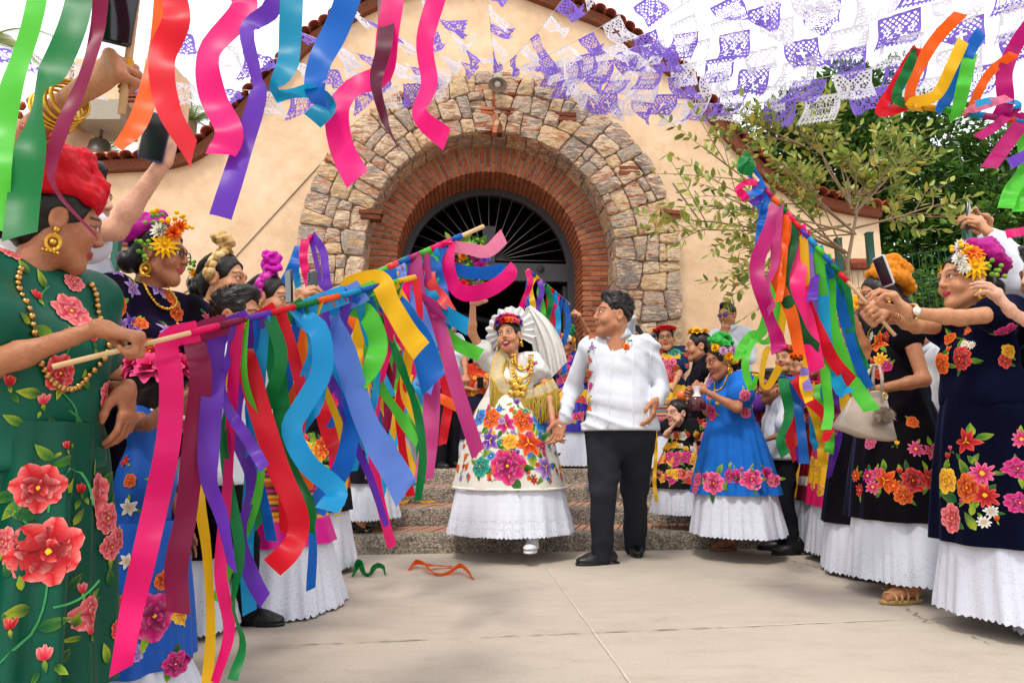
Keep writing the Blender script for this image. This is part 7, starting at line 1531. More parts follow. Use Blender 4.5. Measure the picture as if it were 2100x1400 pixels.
for (x, y, S_, kd, pal, lv) in ((1982, 905, 48, 'lily', 'red', 2), (2014, 970, 46, 'daisy', 'pink', 3), (1942, 985, 46, 'rose', 'yellow', 3), (1985, 1000, 54, 'rose', 'orange', 2), (2020, 1015, 46, 'daisy', 'red', 2), (1955, 1062, 54, 'rose', 'salmon', 2), (2033, 1048, 24, 'daisy', 'white', 1), (2018, 1070, 24, 'daisy', 'white', 1), (2045, 1068, 18, 'bud', 'orange', 1), (1945, 940, 20, 'bud', 'red', 2), (1950, 922, 16, 'bud', 'pink', 1), (1972, 1030, 16, 'bud', 'pink', 1), (2085, 960, 40, 'rose', 'fuchsia', 2), (2095, 900, 36, 'daisy', 'pink', 2), (2090, 1030, 40, 'rose', 'fuchsia', 2)): e.px(x, y, S_*1.1, kd, pal, lv)
for (x, y, S_, a) in ((1990, 880, 30, .2), (1975, 960, 40, .7), (1950, 1020, 40, 1.3), (1990, 1070, 36, .6), (1995, 1045, 24, -.3), (2035, 1000, 24, -.8), (2000, 940, 24, -.6), (1965, 935, 20, 1)): e.px(x, y, S_, 'leaf', 'red', 0, a)
e.scatter(8, .5, .95, .13, ['rose', 'daisy'], ['orange', 'fuchsia', 'red'], R(0), R(140), 2, rows=3); e.done(); e = Emb(NV.bl, NV, 4)
for (x, y, S_, kd, pal, lv) in ((1970, 735, 46, 'rose', 'red', 3), (1928, 745, 40, 'rose', 'orange', 2), (1950, 695, 26, 'rose', 'orange', 2), (1978, 705, 16, 'daisy', 'white', 1), (1992, 708, 16, 'daisy', 'white', 1), (1945, 720, 20, 'bud', 'orange', 1), (2065, 680, 40, 'rose', 'fuchsia', 2), (2068, 720, 28, 'rose', 'yellow', 2), (2060, 740, 26, 'rose', 'red', 2), (1985, 680, 18, 'daisy', 'orange', 1), (1960, 640, 24, 'rose', 'yellow', 2), (1975, 620, 20, 'lily', 'yellow', 2)): e.px(x, y, S_*1.15, kd, pal, lv)
e.done(); NV.turban('#a01478', [((.0, -.08, .09), (.1, -.8, .8), .075, 0, 6.6, .03, 1.1), ((0, -.1, .1), (-.1, -.9, .5), .06, 1, 7.5, .03, 1.1), ((0, -.06, .11), (.1, -.4, 1), .07, 0, 6.6, .028, 1.1)]+bunch(r_, 4, (0, -.1, .1), (.03, .03, .03), .05, .018), base=[((0, -.06, .09), (.07, .09, .07))])
NV.flowers([((-.085, .02, .04), (-1, .2, 0), .125, 'daisy', 'yellow'), ((-.08, .02, .1), (-1, .2, .5), .11, 'daisy', 'orange'), ((-.08, .06, .03), (-1, .6, 0), .06, 'mum', 'white'), ((-.075, .07, .07), (-.8, .8, .2), .07, 'mum', 'white'), ((-.06, .05, .12), (-.6, .5, 1), .07, 'mum', 'white'), ((-.07, .06, .1), (-.8, .6, .6), .09, 'bit', 'yellow'), ((-.09, -.04, .02), (-1, -.5, 0), .1, 'bit', 'green'), ((.085, .02, .05), (1, .2, 0), .1, 'daisy', 'yellow')]); NV.earrings(.085)
phone('silver phone held upright by the woman in navy velvet', at(1812, 556, 2.6), (.9, .25, .25), (-.3, 0, 1), L=.125, W=.06, case='#b8b4bc')
A_ = NV.arms[1]; t_ = (A_['W']-A_['E']).normalized(); mb = MB(); c = A_['W']-t_*.02; u = t_.orthogonal().normalized(); v = t_.cross(u)
mb.tube([c+(u*math.cos(a)+v*math.sin(a))*.031 for a in [2*math.pi*q/24 for q in range(25)]], .007, 6, hexc('#d8b878')); mb.sphere(c+Vector((0, -.033, 0)), (.018, .007, .018), hexc('#e4dcd0'), 14, 6); mb.build('wristwatch', M_GOLD, NV.root, origin=NV.base)
A_ = NV.arms[-1]; t_ = (A_['W']-A_['E']).normalized(); u = t_.orthogonal().normalized(); v = t_.cross(u)
for k in range(5):
    mb = MB(); c = A_['W']-t_*(.02+k*.012); mb.tube([c+(u*math.cos(a)+v*math.sin(a))*.034+t_*.006*math.sin(a+k) for a in [2*math.pi*q/24 for q in range(25)]], .0035, 5, hexc('#c8906a')); mb.build('bangle', M_GOLD, NV.root, origin=NV.base)
# ---- people at the far right edge
RM_ = man('man in a white shirt at the right edge raising a phone with both hands', 2135, 3.35, 0, 1.72, 178, [(1, at(2032, 482, 3.1), (.6, 0, -1), 'phone', dict(hdir=(-.5, 0, .7), palm=(-.5, .6, 0))), (-1, at(2020, 478, 3.35), (.6, .4, -1), 'phone', dict(hdir=(-.5, 0, .7), palm=(-.5, -.6, 0)))], 'tan', 1.05, near=True)
phone('dark phone held sideways above the gerbera headdress', at(1985, 447, 3.15), (-.7, .6, .1), (.3, 0, 1))
RB_ = woman('woman in black skirt with lilac flowers cut off by the right edge', 2190, 2.75, 0, 1.55, 176, [(1, at(2075, 640, 2.5), (.6, -.3, -1), 'relax', dict(hdir=(-.5, 0, .8), palm=(-.5, .5, 0))), (-1, None, D, D, None)], 'light', 1.05, top=('#121016', M_VELVET), bot=('#100e14', M_VELVET), hem=.33, r=(.17, .3), fl=(.03, .33), near=True, seed=66)
e = Emb(RB_.sk, RB_, 4)
for (x, y, S_, kd, pal, lv) in ((2095, 885, 50, 'lily', 'lilac', 3), (2085, 935, 40, 'rose', 'pink', 2), (2094, 1035, 46, 'rose', 'fuchsia', 2), (2070, 985, 36, 'leaf', 'red', 0), (2098, 970, 40, 'rose', 'fuchsia', 2)): e.px(x, y, S_, kd, pal, lv)
e.done()
# ================================================================== ribbon poles
RC = {'pink': '#ef1070', 'hot': '#f0187c', 'lpink': '#f58fb0', 'maroon': '#8c1848', 'mauve': '#b8387c', 'magenta': '#b8106e', 'purple': '#6a38b8', 'lilac': '#8f78d0', 'red': '#e0162a', 'green': '#0f7d3c', 'dgreen': '#0c5c30', 'orange': '#f26414', 'sky': '#1aa0dc', 'teal': '#0f8fb4', 'blue': '#1466c4', 'peri': '#5f84d8', 'yellow': '#f5bf1c', 'lime': '#58cc3c', 'dmaroon': '#5c1030', 'coral': '#ee4a4a'}
RW = random.Random(77)
def ribbon(parent, pts, width, col, tw=None, name='ribbon', n=30, curl=.12, taper=None):
    """plastic strip along world points; tw = turns of the strip about its own length at the control points"""
    C = catmull([Vector(p) for p in pts], n); tw = tw or [0, RW.uniform(-.5, .5), RW.uniform(-.9, .9), RW.uniform(-1.2, 1.2)]; V = []; F = []; m_ = len(tw)-1; pw = None; slant = RW.uniform(-.3, .3); width *= .7; fl_a = RW.uniform(.004, .012); fl_p = RW.uniform(0, 6)
    for i, p in enumerate(C):
        t = (C[min(i+1, n)]-C[max(i-1, 0)]).normalized(); v = (p-Vector((0, 0, CAMZ))).normalized(); w0 = t.cross(v)
        w0 = w0.normalized() if w0.length > .25 else (pw if pw is not None else t.orthogonal().normalized())
        w0 = (w0-t*w0.dot(t)).normalized()
        if pw is not None and w0.dot(pw) < 0: w0 = -w0
        pw = w0; nn = t.cross(w0); p = p+nn*(fl_a*math.sin(i*.9+fl_p)*min(1, i/8)); s = i/n*m_; k = min(int(s), m_-1); u = s-k; u = u*u*(3-2*u); ph = tw[k]*(1-u)+tw[k+1]*u; w_ = w0*math.cos(ph)+nn*math.sin(ph); n2 = t.cross(w_); wd = width*(1 if taper is None else (1+(taper-1)*i/n)); cu = curl*math.sin(i*.5+RW.uniform(-.2, .2))
        for q in (-1, -.5, 0, .5, 1): V.append(p+w_*(wd*.5*q)+n2*(cu*wd*(1-q*q)*.5)+(t*q*slant*wd if i == n else Vector()))
        if i: a = (i-1)*5; F += [(a+j, a+j+1, a+j+6, a+j+5) for j in range(4)]
    mb = MB(); mb.add(V, F, hexc(RC.get(col, col))); return mb.build(name, M_RIBBON, parent, origin=parent.location)
class Pole:
    def __init__(s, label, p0, p1, r=.0075, wraps=(), t0=.25, t1=1.0, name='ribbon_pole', wood=True):
        s.p0, s.p1 = Vector(p0), Vector(p1); s.o = empty(name, s.p0); tag(s.o, label, 'ribbon pole', 'ribbon poles waved by the guests'); mb = MB()
        mb.tube([(0, 0, 0), (s.p1-s.p0)*.5, s.p1-s.p0], r, 10); mb.build('stick', M_WOOD, s.o)
        for k, c in enumerate(wraps):
            a, b = t0+(t1-t0)*k/len(wraps), t0+(t1-t0)*(k+1)/len(wraps); mb = MB(); mb.tube([(s.p1-s.p0)*a, (s.p1-s.p0)*(a+b)*.5, (s.p1-s.p0)*(b-.002)], r*1.45, 10, hexc(RC[c])); mb.build('ribbon_wrap', M_RIBBON, s.o)
    def at(s, t): return s.p0.lerp(s.p1, t)
    def px(s, path, wpx, col, d0, d1=None, tw=None, attach=None, taper=None, curl=.12):
        d1 = d0 if d1 is None else d1; n = len(path); P = [at(x, y, d0+(d1-d0)*i/(n-1)+RW.uniform(-.015, .015)) for i, (x, y) in enumerate(path)]
        if attach is not None: P = [s.at(attach)]+P
        ribbon(s.o, P, wpx*(d0+d1)/2/FPX, col, [x+RW.uniform(-.25, .25) for x in tw] if tw else None, taper=taper, curl=curl)
    def hang(s, t, L, wd, col, drift=(.1, 0), sway=.05, tw=None):
        p = s.at(t); P = [p]; k = 5; ph = RW.uniform(0, 6)
        for i in range(1, k+1): u = i/k; P.append(p+Vector((drift[0]*u*u+sway*math.sin(ph+u*5), drift[1]*u+sway*.6*math.cos(ph*2+u*4), -L*u*(1-.12*u*abs(drift[0])))))
        ribbon(s.o, P, wd, col, tw)
# ---- pole of the girl in green
A = Pole('long pole with many hanging ribbons gripped by the girl in green', polA0, polA1, wraps=('pink', 'maroon', 'purple', 'red', 'green', 'orange', 'sky', 'blue', 'lime', 'yellow'), t0=.29, t1=1.0, r=.0058)
z0, z1 = .0, .0
A.px([(345, 700), (352, 790), (346, 900), (325, 1010), (298, 1130), (270, 1250), (248, 1375)], 66, 'pink', 1.5, 1.42, [0, .1, -.2, .3, .5], .31)
A.px([(402, 690), (412, 770), (398, 900), (382, 1050), (362, 1160), (366, 1255)], 62, 'maroon', 1.56, 1.55, [.1, .3, -.3, .2], .385)
A.px([(446, 690), (438, 790), (430, 880), (428, 980), (455, 1060), (476, 1165)], 62, 'purple', 1.6, 1.52, [0, 0, .3, .9, 1.3], .445)
A.px([(500, 690), (516, 780), (545, 880), (575, 970), (612, 1060), (600, 1120), (556, 1165)], 66, 'red', 1.66, 1.58, [0, .1, .2, .5, .2], .525)
A.px([(560, 680), (570, 780), (582, 880), (590, 960), (628, 1040), (634, 1090)], 54, 'green', 1.72, 1.68, [0, 0, .7, .2, 1.2], .605)
A.px([(618, 665), (632, 760), (606, 830), (600, 910), (625, 985), (600, 1000)], 58, 'orange', 1.78, 1.74, [0, .3, -.4, .8], .685)
A.px([(620, 640), (655, 680), (660, 760), (622, 830), (598, 880), (630, 950), (690, 1005), (668, 1048)], 62, 'sky', 1.72, 1.6, [.2, 0, .1, .6, .2], .74)
A.px([(690, 660), (712, 760), (722, 850), (705, 950), (668, 1010), (645, 1048)], 62, 'blue', 1.84, 1.7, [0, .3, .8, .4, .1], .76)
A.px([(672, 640), (705, 720), (745, 850), (775, 910), (812, 970), (832, 1010)], 78, 'peri', 1.8, 1.62, [.1, .2, .6, .3, 0], .80)
A.px([(715, 590), (775, 575), (800, 620), (835, 680), (866, 722)], 66, 'yellow', 1.88, 1.74, [.4, .2, .4, .2], .86)
A.px([(700, 620), (748, 640), (775, 700), (760, 760), (740, 800)], 62, 'lime', 1.86, 1.75, [.6, .2, .5, 1.0], .84)
A.px([(770, 590), (820, 640), (862, 700), (890, 790)], 80, 'blue', 1.95, 1.85, [.3, .1, .4, .3], .93)
A.px([(476, 800), (458, 890), (470, 1000), (492, 1130), (478, 1240), (498, 1318), (476, 1395)], 30, 'green', 1.68, 1.58, [.2, .9, .3, 1.1, .3], .43)
A.px([(456, 790), (432, 900), (408, 1000), (424, 1130), (432, 1290), (424, 1410)], 34, 'yellow', 1.7, 1.62, [.4, .9, .2, .8, .4], .42)
A.px([(474, 850), (466, 1000), (452, 1170), (470, 1290), (440, 1400)], 34, 'pink', 1.66, 1.6, [.3, .6, .2, .9], .41)
A.px([(480, 850), (516, 985), (492, 1100), (516, 1180), (545, 1235)], 44, 'purple', 1.74, 1.66, [.2, .5, .9, .1, .6], .47)
A.px([(510, 1050), (506, 1150), (512, 1255)], 40, 'sky', 1.78, 1.72, [.2, .6, .2], .48)
A.px([(648, 690), (655, 790), (672, 880), (700, 950)], 46, 'red', 1.95, 1.9, None, .72)
A.px([(735, 690), (732, 780), (718, 860)], 40, 'yellow', 2.0, 1.95, None, .84)
for k in range(20):
    A.hang(.4+.6*k/19, RW.uniform(.25, .75), RW.uniform(.028, .05), RW.choice(('green', 'yellow', 'pink', 'purple', 'sky', 'orange', 'lime', 'red', 'maroon', 'blue')), (RW.uniform(-.06, .1), RW.uniform(.0, .25)), .04, [RW.uniform(-1, 1) for _ in range(5)])
# ---- pole C, flung upwards in the middle with flying ribbons
C_ = Pole('raised pole with blue wrapped tip and flying pink and blue ribbons before the door', at(690, 596, 2.75), at(992, 464, 2.95), wraps=('pink', 'lime', 'coral', 'blue', 'mauve', 'lime', 'hot', 'pink', 'blue'), t0=.18, t1=.84, r=.010)
C_.px([(930, 505), (960, 510), (1000, 515), (1034, 484)], 42, 'lpink', 2.92, 2.8, [.9, .3, .6, .1], .72)
C_.px([(918, 545), (935, 590), (965, 602), (1010, 590), (1046, 562), (1040, 545)], 50, 'hot', 2.9, 2.75, [.2, .4, .2, .5, .9], .74)
C_.px([(915, 540), (945, 555), (990, 560), (1030, 556), (1024, 578)], 40, 'blue', 2.95, 2.85, [.3, .1, .2, .7], .7)
C_.px([(890, 550), (880, 600), (912, 640), (962, 672)], 50, 'sky', 2.9, 2.75, [.4, .1, .3, .6], .62)
C_.px([(860, 580), (890, 655), (930, 700), (985, 728)], 40, 'lime', 2.92, 2.8, [.3, .6, .3, .1], .52)
C_.px([(880, 610), (908, 690), (935, 790), (980, 930)], 44, 'mauve', 2.85, 2.6, [.5, .2, .4, .2], .56)
C_.px([(862, 640), (884, 760), (882, 880), (868, 985)], 52, 'mauve', 2.8, 2.6, [.3, .1, .3, .1], .5)
C_.px([(800, 585), (840, 604), (880, 624), (912, 644)], 60, 'mauve', 2.85, 2.75, [.9, .4, .6, 1.0], .4)
C_.px([(820, 580), (855, 640), (880, 740), (868, 800)], 60, 'peri', 2.8, 2.7, [.2, .5, .2, .8], .38)
for k, c in enumerate(('pink', 'green', 'mauve', 'yellow', 'coral', 'lime', 'purple', 'sky', 'lime', 'coral', 'blue')):
    C_.hang(.2+.05*k, RW.uniform(.16, .5), .075, c, (RW.uniform(-.1, .08), RW.uniform(-.1, .05)), .03)
# ---- pole B further back at left
B_ = Pole('pole with many short bright ribbons held behind the girl in green\'s ribbons', at(640, 612, 3.5), at(838, 528, 3.3), wraps=('pink', 'sky', 'purple', 'orange', 'green', 'mauve', 'yellow', 'coral', 'lime'), t0=.35, t1=1.0)
for k in range(16): B_.hang(.36+.64*k/15, RW.uniform(.45, 1.15), .085, ['pink', 'sky', 'purple', 'orange', 'green', 'red', 'yellow', 'lime', 'maroon', 'blue', 'orange', 'red', 'lime', 'sky', 'yellow', 'mauve'][k], (RW.uniform(-.05, .3), RW.uniform(-.2, .1)), .05)
B2_ = Pole('low pole trailing red, sky blue and lime ribbons before the black skirts', at(700, 700, 4.0), at(905, 690, 3.9), wraps=('red', 'lime', 'maroon', 'sky', 'yellow', 'red'), t0=.1)
for k in range(13): B2_.hang(.08+.9*k/12, RW.uniform(.35, .85), .08, ['red', 'lime', 'maroon', 'sky', 'yellow', 'red', 'sky', 'lime', 'orange', 'maroon', 'sky', 'red', 'green'][k], (RW.uniform(-.15, .35), RW.uniform(-.2, .1)), .06)
# ---- pole D
D_ = Pole('small upright pole with purple, pink and blue ribbons before the stone pier', at(560, 625, 3.95), at(640, 480, 3.9), wraps=('blue', 'blue', 'pink'), t0=.55)
D_.px([(640, 480), (662, 515), (668, 560), (676, 608)], 26, 'purple', 3.9, 3.85, [.4, .2, .7, .2]); D_.px([(636, 482), (645, 520), (655, 570), (664, 604)], 18, 'purple', 3.92, 3.88, [.3, .8, .3])
D_.px([(626, 490), (622, 530), (630, 570), (640, 606)], 26, 'pink', 3.88, 3.86, [.2, .4, .1]); D_.px([(615, 505), (600, 550), (580, 590), (566, 620)], 34, 'blue', 3.9, 3.86, [.3, .1, .4]); D_.px([(610, 515), (606, 550), (612, 590)], 22, 'sky', 3.95, 3.95, [.5, .2, .6]); D_.px([(575, 580), (562, 600), (556, 620)], 22, 'maroon', 3.97, 3.95); D_.px([(570, 590), (556, 610), (550, 640)], 22, 'yellow', 3.97, 3.95)
# ---- pole E, small, right of the bride
E_ = Pole('small ribbon pole held by a raised hand between bride and groom', polE0, polE1, wraps=('blue', 'mauve', 'sky', 'red', 'lime', 'purple', 'red', 'yellow', 'blue', 'pink'), t0=.12, r=.010)
for k, c in enumerate(('blue', 'blue', 'hot', 'sky', 'red', 'green', 'lime', 'purple', 'yellow', 'blue', 'pink')): E_.hang(.12+.088*k, RW.uniform(.45, .8), .075, c, (RW.uniform(-.12, .06), RW.uniform(-.1, .1)), .04)
# ---- pole F of the woman in navy
F_ = Pole('leaning pole with long bright ribbons held by the woman in navy velvet', polF0, polF1, wraps=('red', 'green', 'blue', 'lime', 'sky', 'purple', 'red', 'pink', 'green', 'orange', 'magenta', 'blue'), t0=.3, t1=.93, r=.0075)
dF = 2.9
for (path, wpx, c, at_, tw) in (
 ([(1580, 470), (1552, 545), (1570, 630), (1592, 690), (1598, 722)], 44, 'magenta', .79, [.2, 0, .5, .2]), ([(1592, 480), (1588, 545), (1572, 590), (1585, 640)], 34, 'mauve', .78, [.3, .6, 1.2, .5]),
 ([(1608, 490), (1590, 560), (1622, 640), (1640, 728)], 36, 'orange', .73, [.1, .4, .1, .3]), ([(1612, 490), (1606, 560), (1596, 620)], 22, 'orange', .735, [.3, .9, .4]),
 ([(1625, 500), (1606, 580), (1630, 650), (1650, 690), (1680, 716)], 36, 'dgreen', .685, [0, .5, .2, .4]), ([(1642, 515), (1635, 590), (1655, 660), (1676, 760)], 46, 'hot', .64, [0, .2, -.1, .3]),
 ([(1656, 530), (1650, 610), (1684, 690), (1710, 740), (1748, 784)], 38, 'red', .6, [.1, .5, .3, .2]), ([(1672, 545), (1668, 590), (1664, 620)], 30, 'purple', .55, [.2, .6, .2]),
 ([(1684, 560), (1688, 640), (1698, 720), (1720, 790), (1738, 808)], 38, 'sky', .51, [0, .2, .6, .3]), ([(1700, 575), (1704, 660), (1738, 760), (1760, 800), (1788, 842)], 42, 'lime', .46, [.1, .4, .2, .1]),
 ([(1716, 590), (1736, 670), (1758, 740), (1782, 796)], 34, 'blue', .41, [0, .3, .5, .4]), ([(1736, 605), (1745, 680), (1758, 720), (1776, 760)], 30, 'green', .36, [.2, .3, .6, .4]),
 ([(1655, 620), (1662, 700), (1648, 780), (1660, 824)], 26, 'yellow', .6, [.4, .2, .6, .2]), ([(1690, 640), (1692, 760), (1700, 840), (1694, 880)], 30, 'lime', .5, [.4, .1, .3, .5]), ([(1672, 700), (1650, 760), (1658, 800)], 26, 'lilac', .58, [.3, .6, .2])): F_.px(path, wpx, c, dF, dF-.1, tw, at_)
F_.px([(1530, 322), (1520, 345), (1545, 352)], 30, 'green', 3.0, 2.95, [.2, .8, .4], .985); F_.px([(1540, 350), (1558, 385), (1535, 402)], 34, 'blue', 3.0, 2.95, [.2, .5, .9], .97); F_.px([(1530, 375), (1515, 388), (1532, 410)], 26, 'pink', 3.0, 2.95, [.4, .9, .3], .93); F_.px([(1545, 395), (1560, 405), (1540, 418)], 20, 'purple', 3.0, 2.95, [.4, .9, .3], .92); F_.px([(1555, 415), (1572, 440), (1560, 470)], 26, 'blue', 3.0, 2.95, [.3, .7, .2], .88); F_.px([(1560, 450), (1555, 500), (1562, 560)], 20, 'blue', 3.0, 2.98, [.3, .7, .2], .85)
F_.px([(1585, 680), (1545, 700), (1528, 745), (1540, 795), (1552, 770)], 22, 'lime', 3.2, 3.1, [.3, .6, .2, .8], .72); F_.px([(1600, 690), (1572, 720), (1562, 780), (1575, 792), (1600, 750)], 24, 'yellow', 3.2, 3.1, [.2, .5, .9, .3], .7); F_.px([(1570, 660), (1540, 690), (1520, 715), (1512, 740)], 30, 'lime', 3.25, 3.15, [.6, .2, .7], .74)
# ---- pole I low behind
I_ = Pole('low pole with blue, green and red ribbons between the boy and the maroon skirt', at(1765, 800, 4.0), at(1585, 770, 3.9), wraps=('mauve', 'purple', 'red', 'blue', 'purple', 'blue'), t0=.15)
I_.px([(1630, 775), (1655, 815), (1690, 850), (1700, 880), (1690, 905)], 32, 'red', 3.8, 3.6, [.3, .1, .4, .9], .75); I_.px([(1608, 790), (1618, 850), (1600, 900), (1612, 935)], 34, 'green', 3.8, 3.7, [.2, .4, .9, .3], .86); I_.px([(1625, 780), (1640, 860), (1650, 950)], 26, 'blue', 3.85, 3.8, [.2, .1, .3], .78)
for k, c in enumerate(('purple', 'maroon', 'sky', 'lime', 'yellow', 'blue', 'purple', 'orange', 'red')): I_.hang(.3+.07*k, RW.uniform(.3, .55), .07, c, (RW.uniform(-.06, .08), RW.uniform(-.1, .1)), .03)
# ---- pole G at the upper right
G_ = Pole('pole with ribbons streaming upwards across the tree at the upper right', at(2180, 262, 2.1), at(1862, 214, 2.2), wraps=('lpink', 'sky', 'orange', 'mauve', 'sky', 'orange', 'lime', 'yellow', 'green'), t0=.1)
for (path, wpx, c, at_, tw) in (
 ([(1806, 228), (1836, 175), (1868, 120), (1880, 98)], 36, 'red', .99, [.2, .4, .1, .5]), ([(1838, 200), (1858, 150), (1880, 100)], 34, 'green', .97, [.1, .5, .2, .6]), ([(1866, 195), (1884, 140), (1920, 80), (1972, 26)], 40, 'orange', .93, [.2, .6, .3, .2]), ([(1870, 212), (1920, 195), (1950, 140), (1975, 85)], 36, 'yellow', .9, [.5, .2, .4, .1]),
 ([(1935, 215), (1962, 160), (1985, 110), (2012, 66)], 40, 'blue', .76, [.2, .3, .1, .4]), ([(1962, 236), (1975, 180), (1990, 110)], 40, 'lime', .68, [.1, .4, .1, .3]), ([(2000, 205), (2030, 150), (2080, 110)], 30, 'orange', .55, [.3, .5, .2]), ([(1990, 226), (2030, 212), (2070, 200)], 30, 'lpink', .6, [.8, .4, .9]),
 ([(2062, 210), (2060, 150), (2085, 90), (2120, 40)], 46, 'magenta', .4, [.1, .3, .5, .2]), ([(2080, 225), (2040, 260), (2000, 285)], 30, 'magenta', .35, [.5, .2, .4]), ([(2095, 250), (2060, 300), (2030, 342)], 44, 'magenta', .3, [.3, .1, .2]), ([(2120, 300), (2090, 325), (2065, 338)], 36, 'purple', .2, [.2, .5, .1]), ([(2105, 340), (2075, 390), (2062, 428)], 44, 'lime', .25, [.2, .1, .3]), ([(2130, 360), (2105, 400), (2090, 440)], 44, 'lime', .15, [.2, .1, .3]), ([(2150, 440), (2110, 470), (2064, 480)], 26, 'hot', .12, [.2, .5, .2]), ([(2090, 215), (2040, 205), (1995, 215)], 22, 'sky', .4, [.3, .8, .3])): G_.px(path, wpx, c, 2.12, 2.05, tw, at_)
# ---- pole H high over the left corner
H_ = Pole('pole over the upper edge trailing wide ribbons across the left of the sky', at(-120, -110, 1.22), at(985, -95, 1.3), wraps=('lime', 'green', 'maroon', 'red', 'pink', 'purple', 'teal', 'blue', 'maroon', 'hot'), t0=.05)
for (path, wpx, c, at_, tw, tp) in (
 ([(82, -40), (62, 60), (20, 190), (-6, 330), (-12, 470)], 66, 'lime', .18, [.2, .5, .9, .2, .1], 1.2), ([(170, -40), (150, 50), (112, 140), (82, 190), (66, 280), (52, 380), (40, 490)], 84, 'green', .26, [.1, .3, .5, 1.1, .3, .1], 1), ([(210, -40), (200, 60), (172, 160), (128, 260), (106, 340), (122, 400), (196, 482)], 50, 'maroon', .3, [.1, .3, .5, .2, .9, 1.2], .6),
 ([(352, -40), (362, 40), (332, 120), (345, 220), (395, 312)], 90, 'red', .42, [0, .3, .1, .3, .5], .8), ([(342, -30), (330, 90), (305, 190), (278, 260), (240, 305)], 74, 'orange', .415, [.2, .1, .3, .4, .8], .7), ([(486, -40), (500, 20), (430, 105), (434, 190), (470, 270), (452, 318)], 84, 'hot', .545, [.2, .1, .5, .1, .3], .95),
 ([(572, -40), (556, 20), (508, 62), (524, 150), (528, 200), (495, 310), (452, 445)], 56, 'purple', .62, [.3, .1, .8, 1.1, .5, .1], 1.1), ([(600, -40), (596, 50), (590, 130), (566, 190), (640, 190), (672, 215), (640, 248)], 74, 'teal', .645, [0, .1, .2, 1.0, .7, .3], .9), ([(725, -40), (694, 50), (655, 130), (648, 185), (676, 200)], 82, 'blue', .76, [.1, .1, .3, .5], .9),
 ([(812, -40), (796, 60), (782, 150), (725, 180), (692, 225), (700, 300), (735, 372)], 78, 'hot', .84, [.3, .5, .3, .8, .2, .1], 1), ([(792, -40), (790, 80), (772, 165), (788, 240), (818, 308)], 66, 'dmaroon', .825, [.1, .2, .5, 1.0, 1.3], .5), ([(905, -40), (872, 80), (880, 170), (862, 236), (915, 285)], 60, 'hot', .925, [.3, .1, .4, .9, .3], 1.1)): H_.px(path, wpx, c, 1.2, 1.1, tw, at_, tp)
stk = Pole('thin stick with a yellow tip gripped in the fist at the top left', L0.hand_center(-1)-Vector((0, 0, .09)), L0.hand_center(-1)+Vector((.03, -.02, .5)), wraps=('yellow',), t0=.13, t1=.2, r=.008)
# ---- strips lying on the ground and the steps
def fallen(label, paths, Y=None):
    o = empty('fallen_ribbon', paths[0][0][0]); tag(o, label, 'ribbon')
    for pts, wd, c, tw in paths: ribbon(o, pts, wd, c, tw, curl=.3)
    return o
def gv(x, y, z=.02): p = gp(x, y); return Vector((p.x, p.y, z))
fallen('crumpled green ribbon lying on the plaza near the heel', [([gv(722, 1184, .012), gv(735, 1172, .05), gv(752, 1183, .012), gv(765, 1176, .03)], .075, 'green', [1.3, .6, 1.2, 1.0]), ([gv(760, 1180, .012), gv(772, 1172, .035), gv(785, 1173, .03), gv(790, 1180, .012)], .05, 'green', [1.2, .5, .9, 1.3])])
fallen('long orange ribbon lying twisted on the plaza before the steps', [([gv(838, 1170, .012), gv(855, 1162, .03), gv(880, 1168, .03), gv(905, 1165, .015), gv(930, 1165, .012)], .06, 'orange', [1.2, .8, 1.3, 1.4, 1.4]), ([gv(870, 1168, .03), gv(895, 1180, .012), gv(920, 1178, .012), gv(945, 1174, .04), gv(972, 1188, .012)], .055, 'orange', [1.2, 1.4, 1.0, .9, 1.3])])
def on_step(x, y, z): p = at(x, y, 1.0)-Vector((0, 0, CAMZ)); t = (z-CAMZ)/p.z; return Vector((p.x*t, p.y*t, z+.015))
fallen('yellow ribbon scraps on the second step', [([on_step(815, 1036, .27), on_step(850, 1028, .28), on_step(870, 1033, .27), on_step(892, 1030, .29)], .06, 'yellow', [1.3, .8, 1.3, 1.0])])
fallen('light blue ribbon scrap on the third step behind the groom', [([on_step(1205, 997, .405), on_step(1216, 994, .41), on_step(1226, 996, .405)], .06, 'sky', [1.2, .7, 1.2])])
fallen('tall yellow and green streamers hanging beside the groom\'s leg', [([at(1343, 870, 5.2), at(1345, 930, 5.2), at(1342, 985, 5.18), at(1346, 1028, 5.1)], .04, 'yellow', [0, .1, .1, .3]), ([at(1332, 900, 5.22), at(1326, 960, 5.2), at(1322, 1020, 5.15)], .035, 'lime', [.2, .6, .4]), ([at(1325, 920, 5.25), at(1320, 970, 5.22), at(1322, 1010, 5.2)], .035, 'magenta', [.2, .6, .4])])
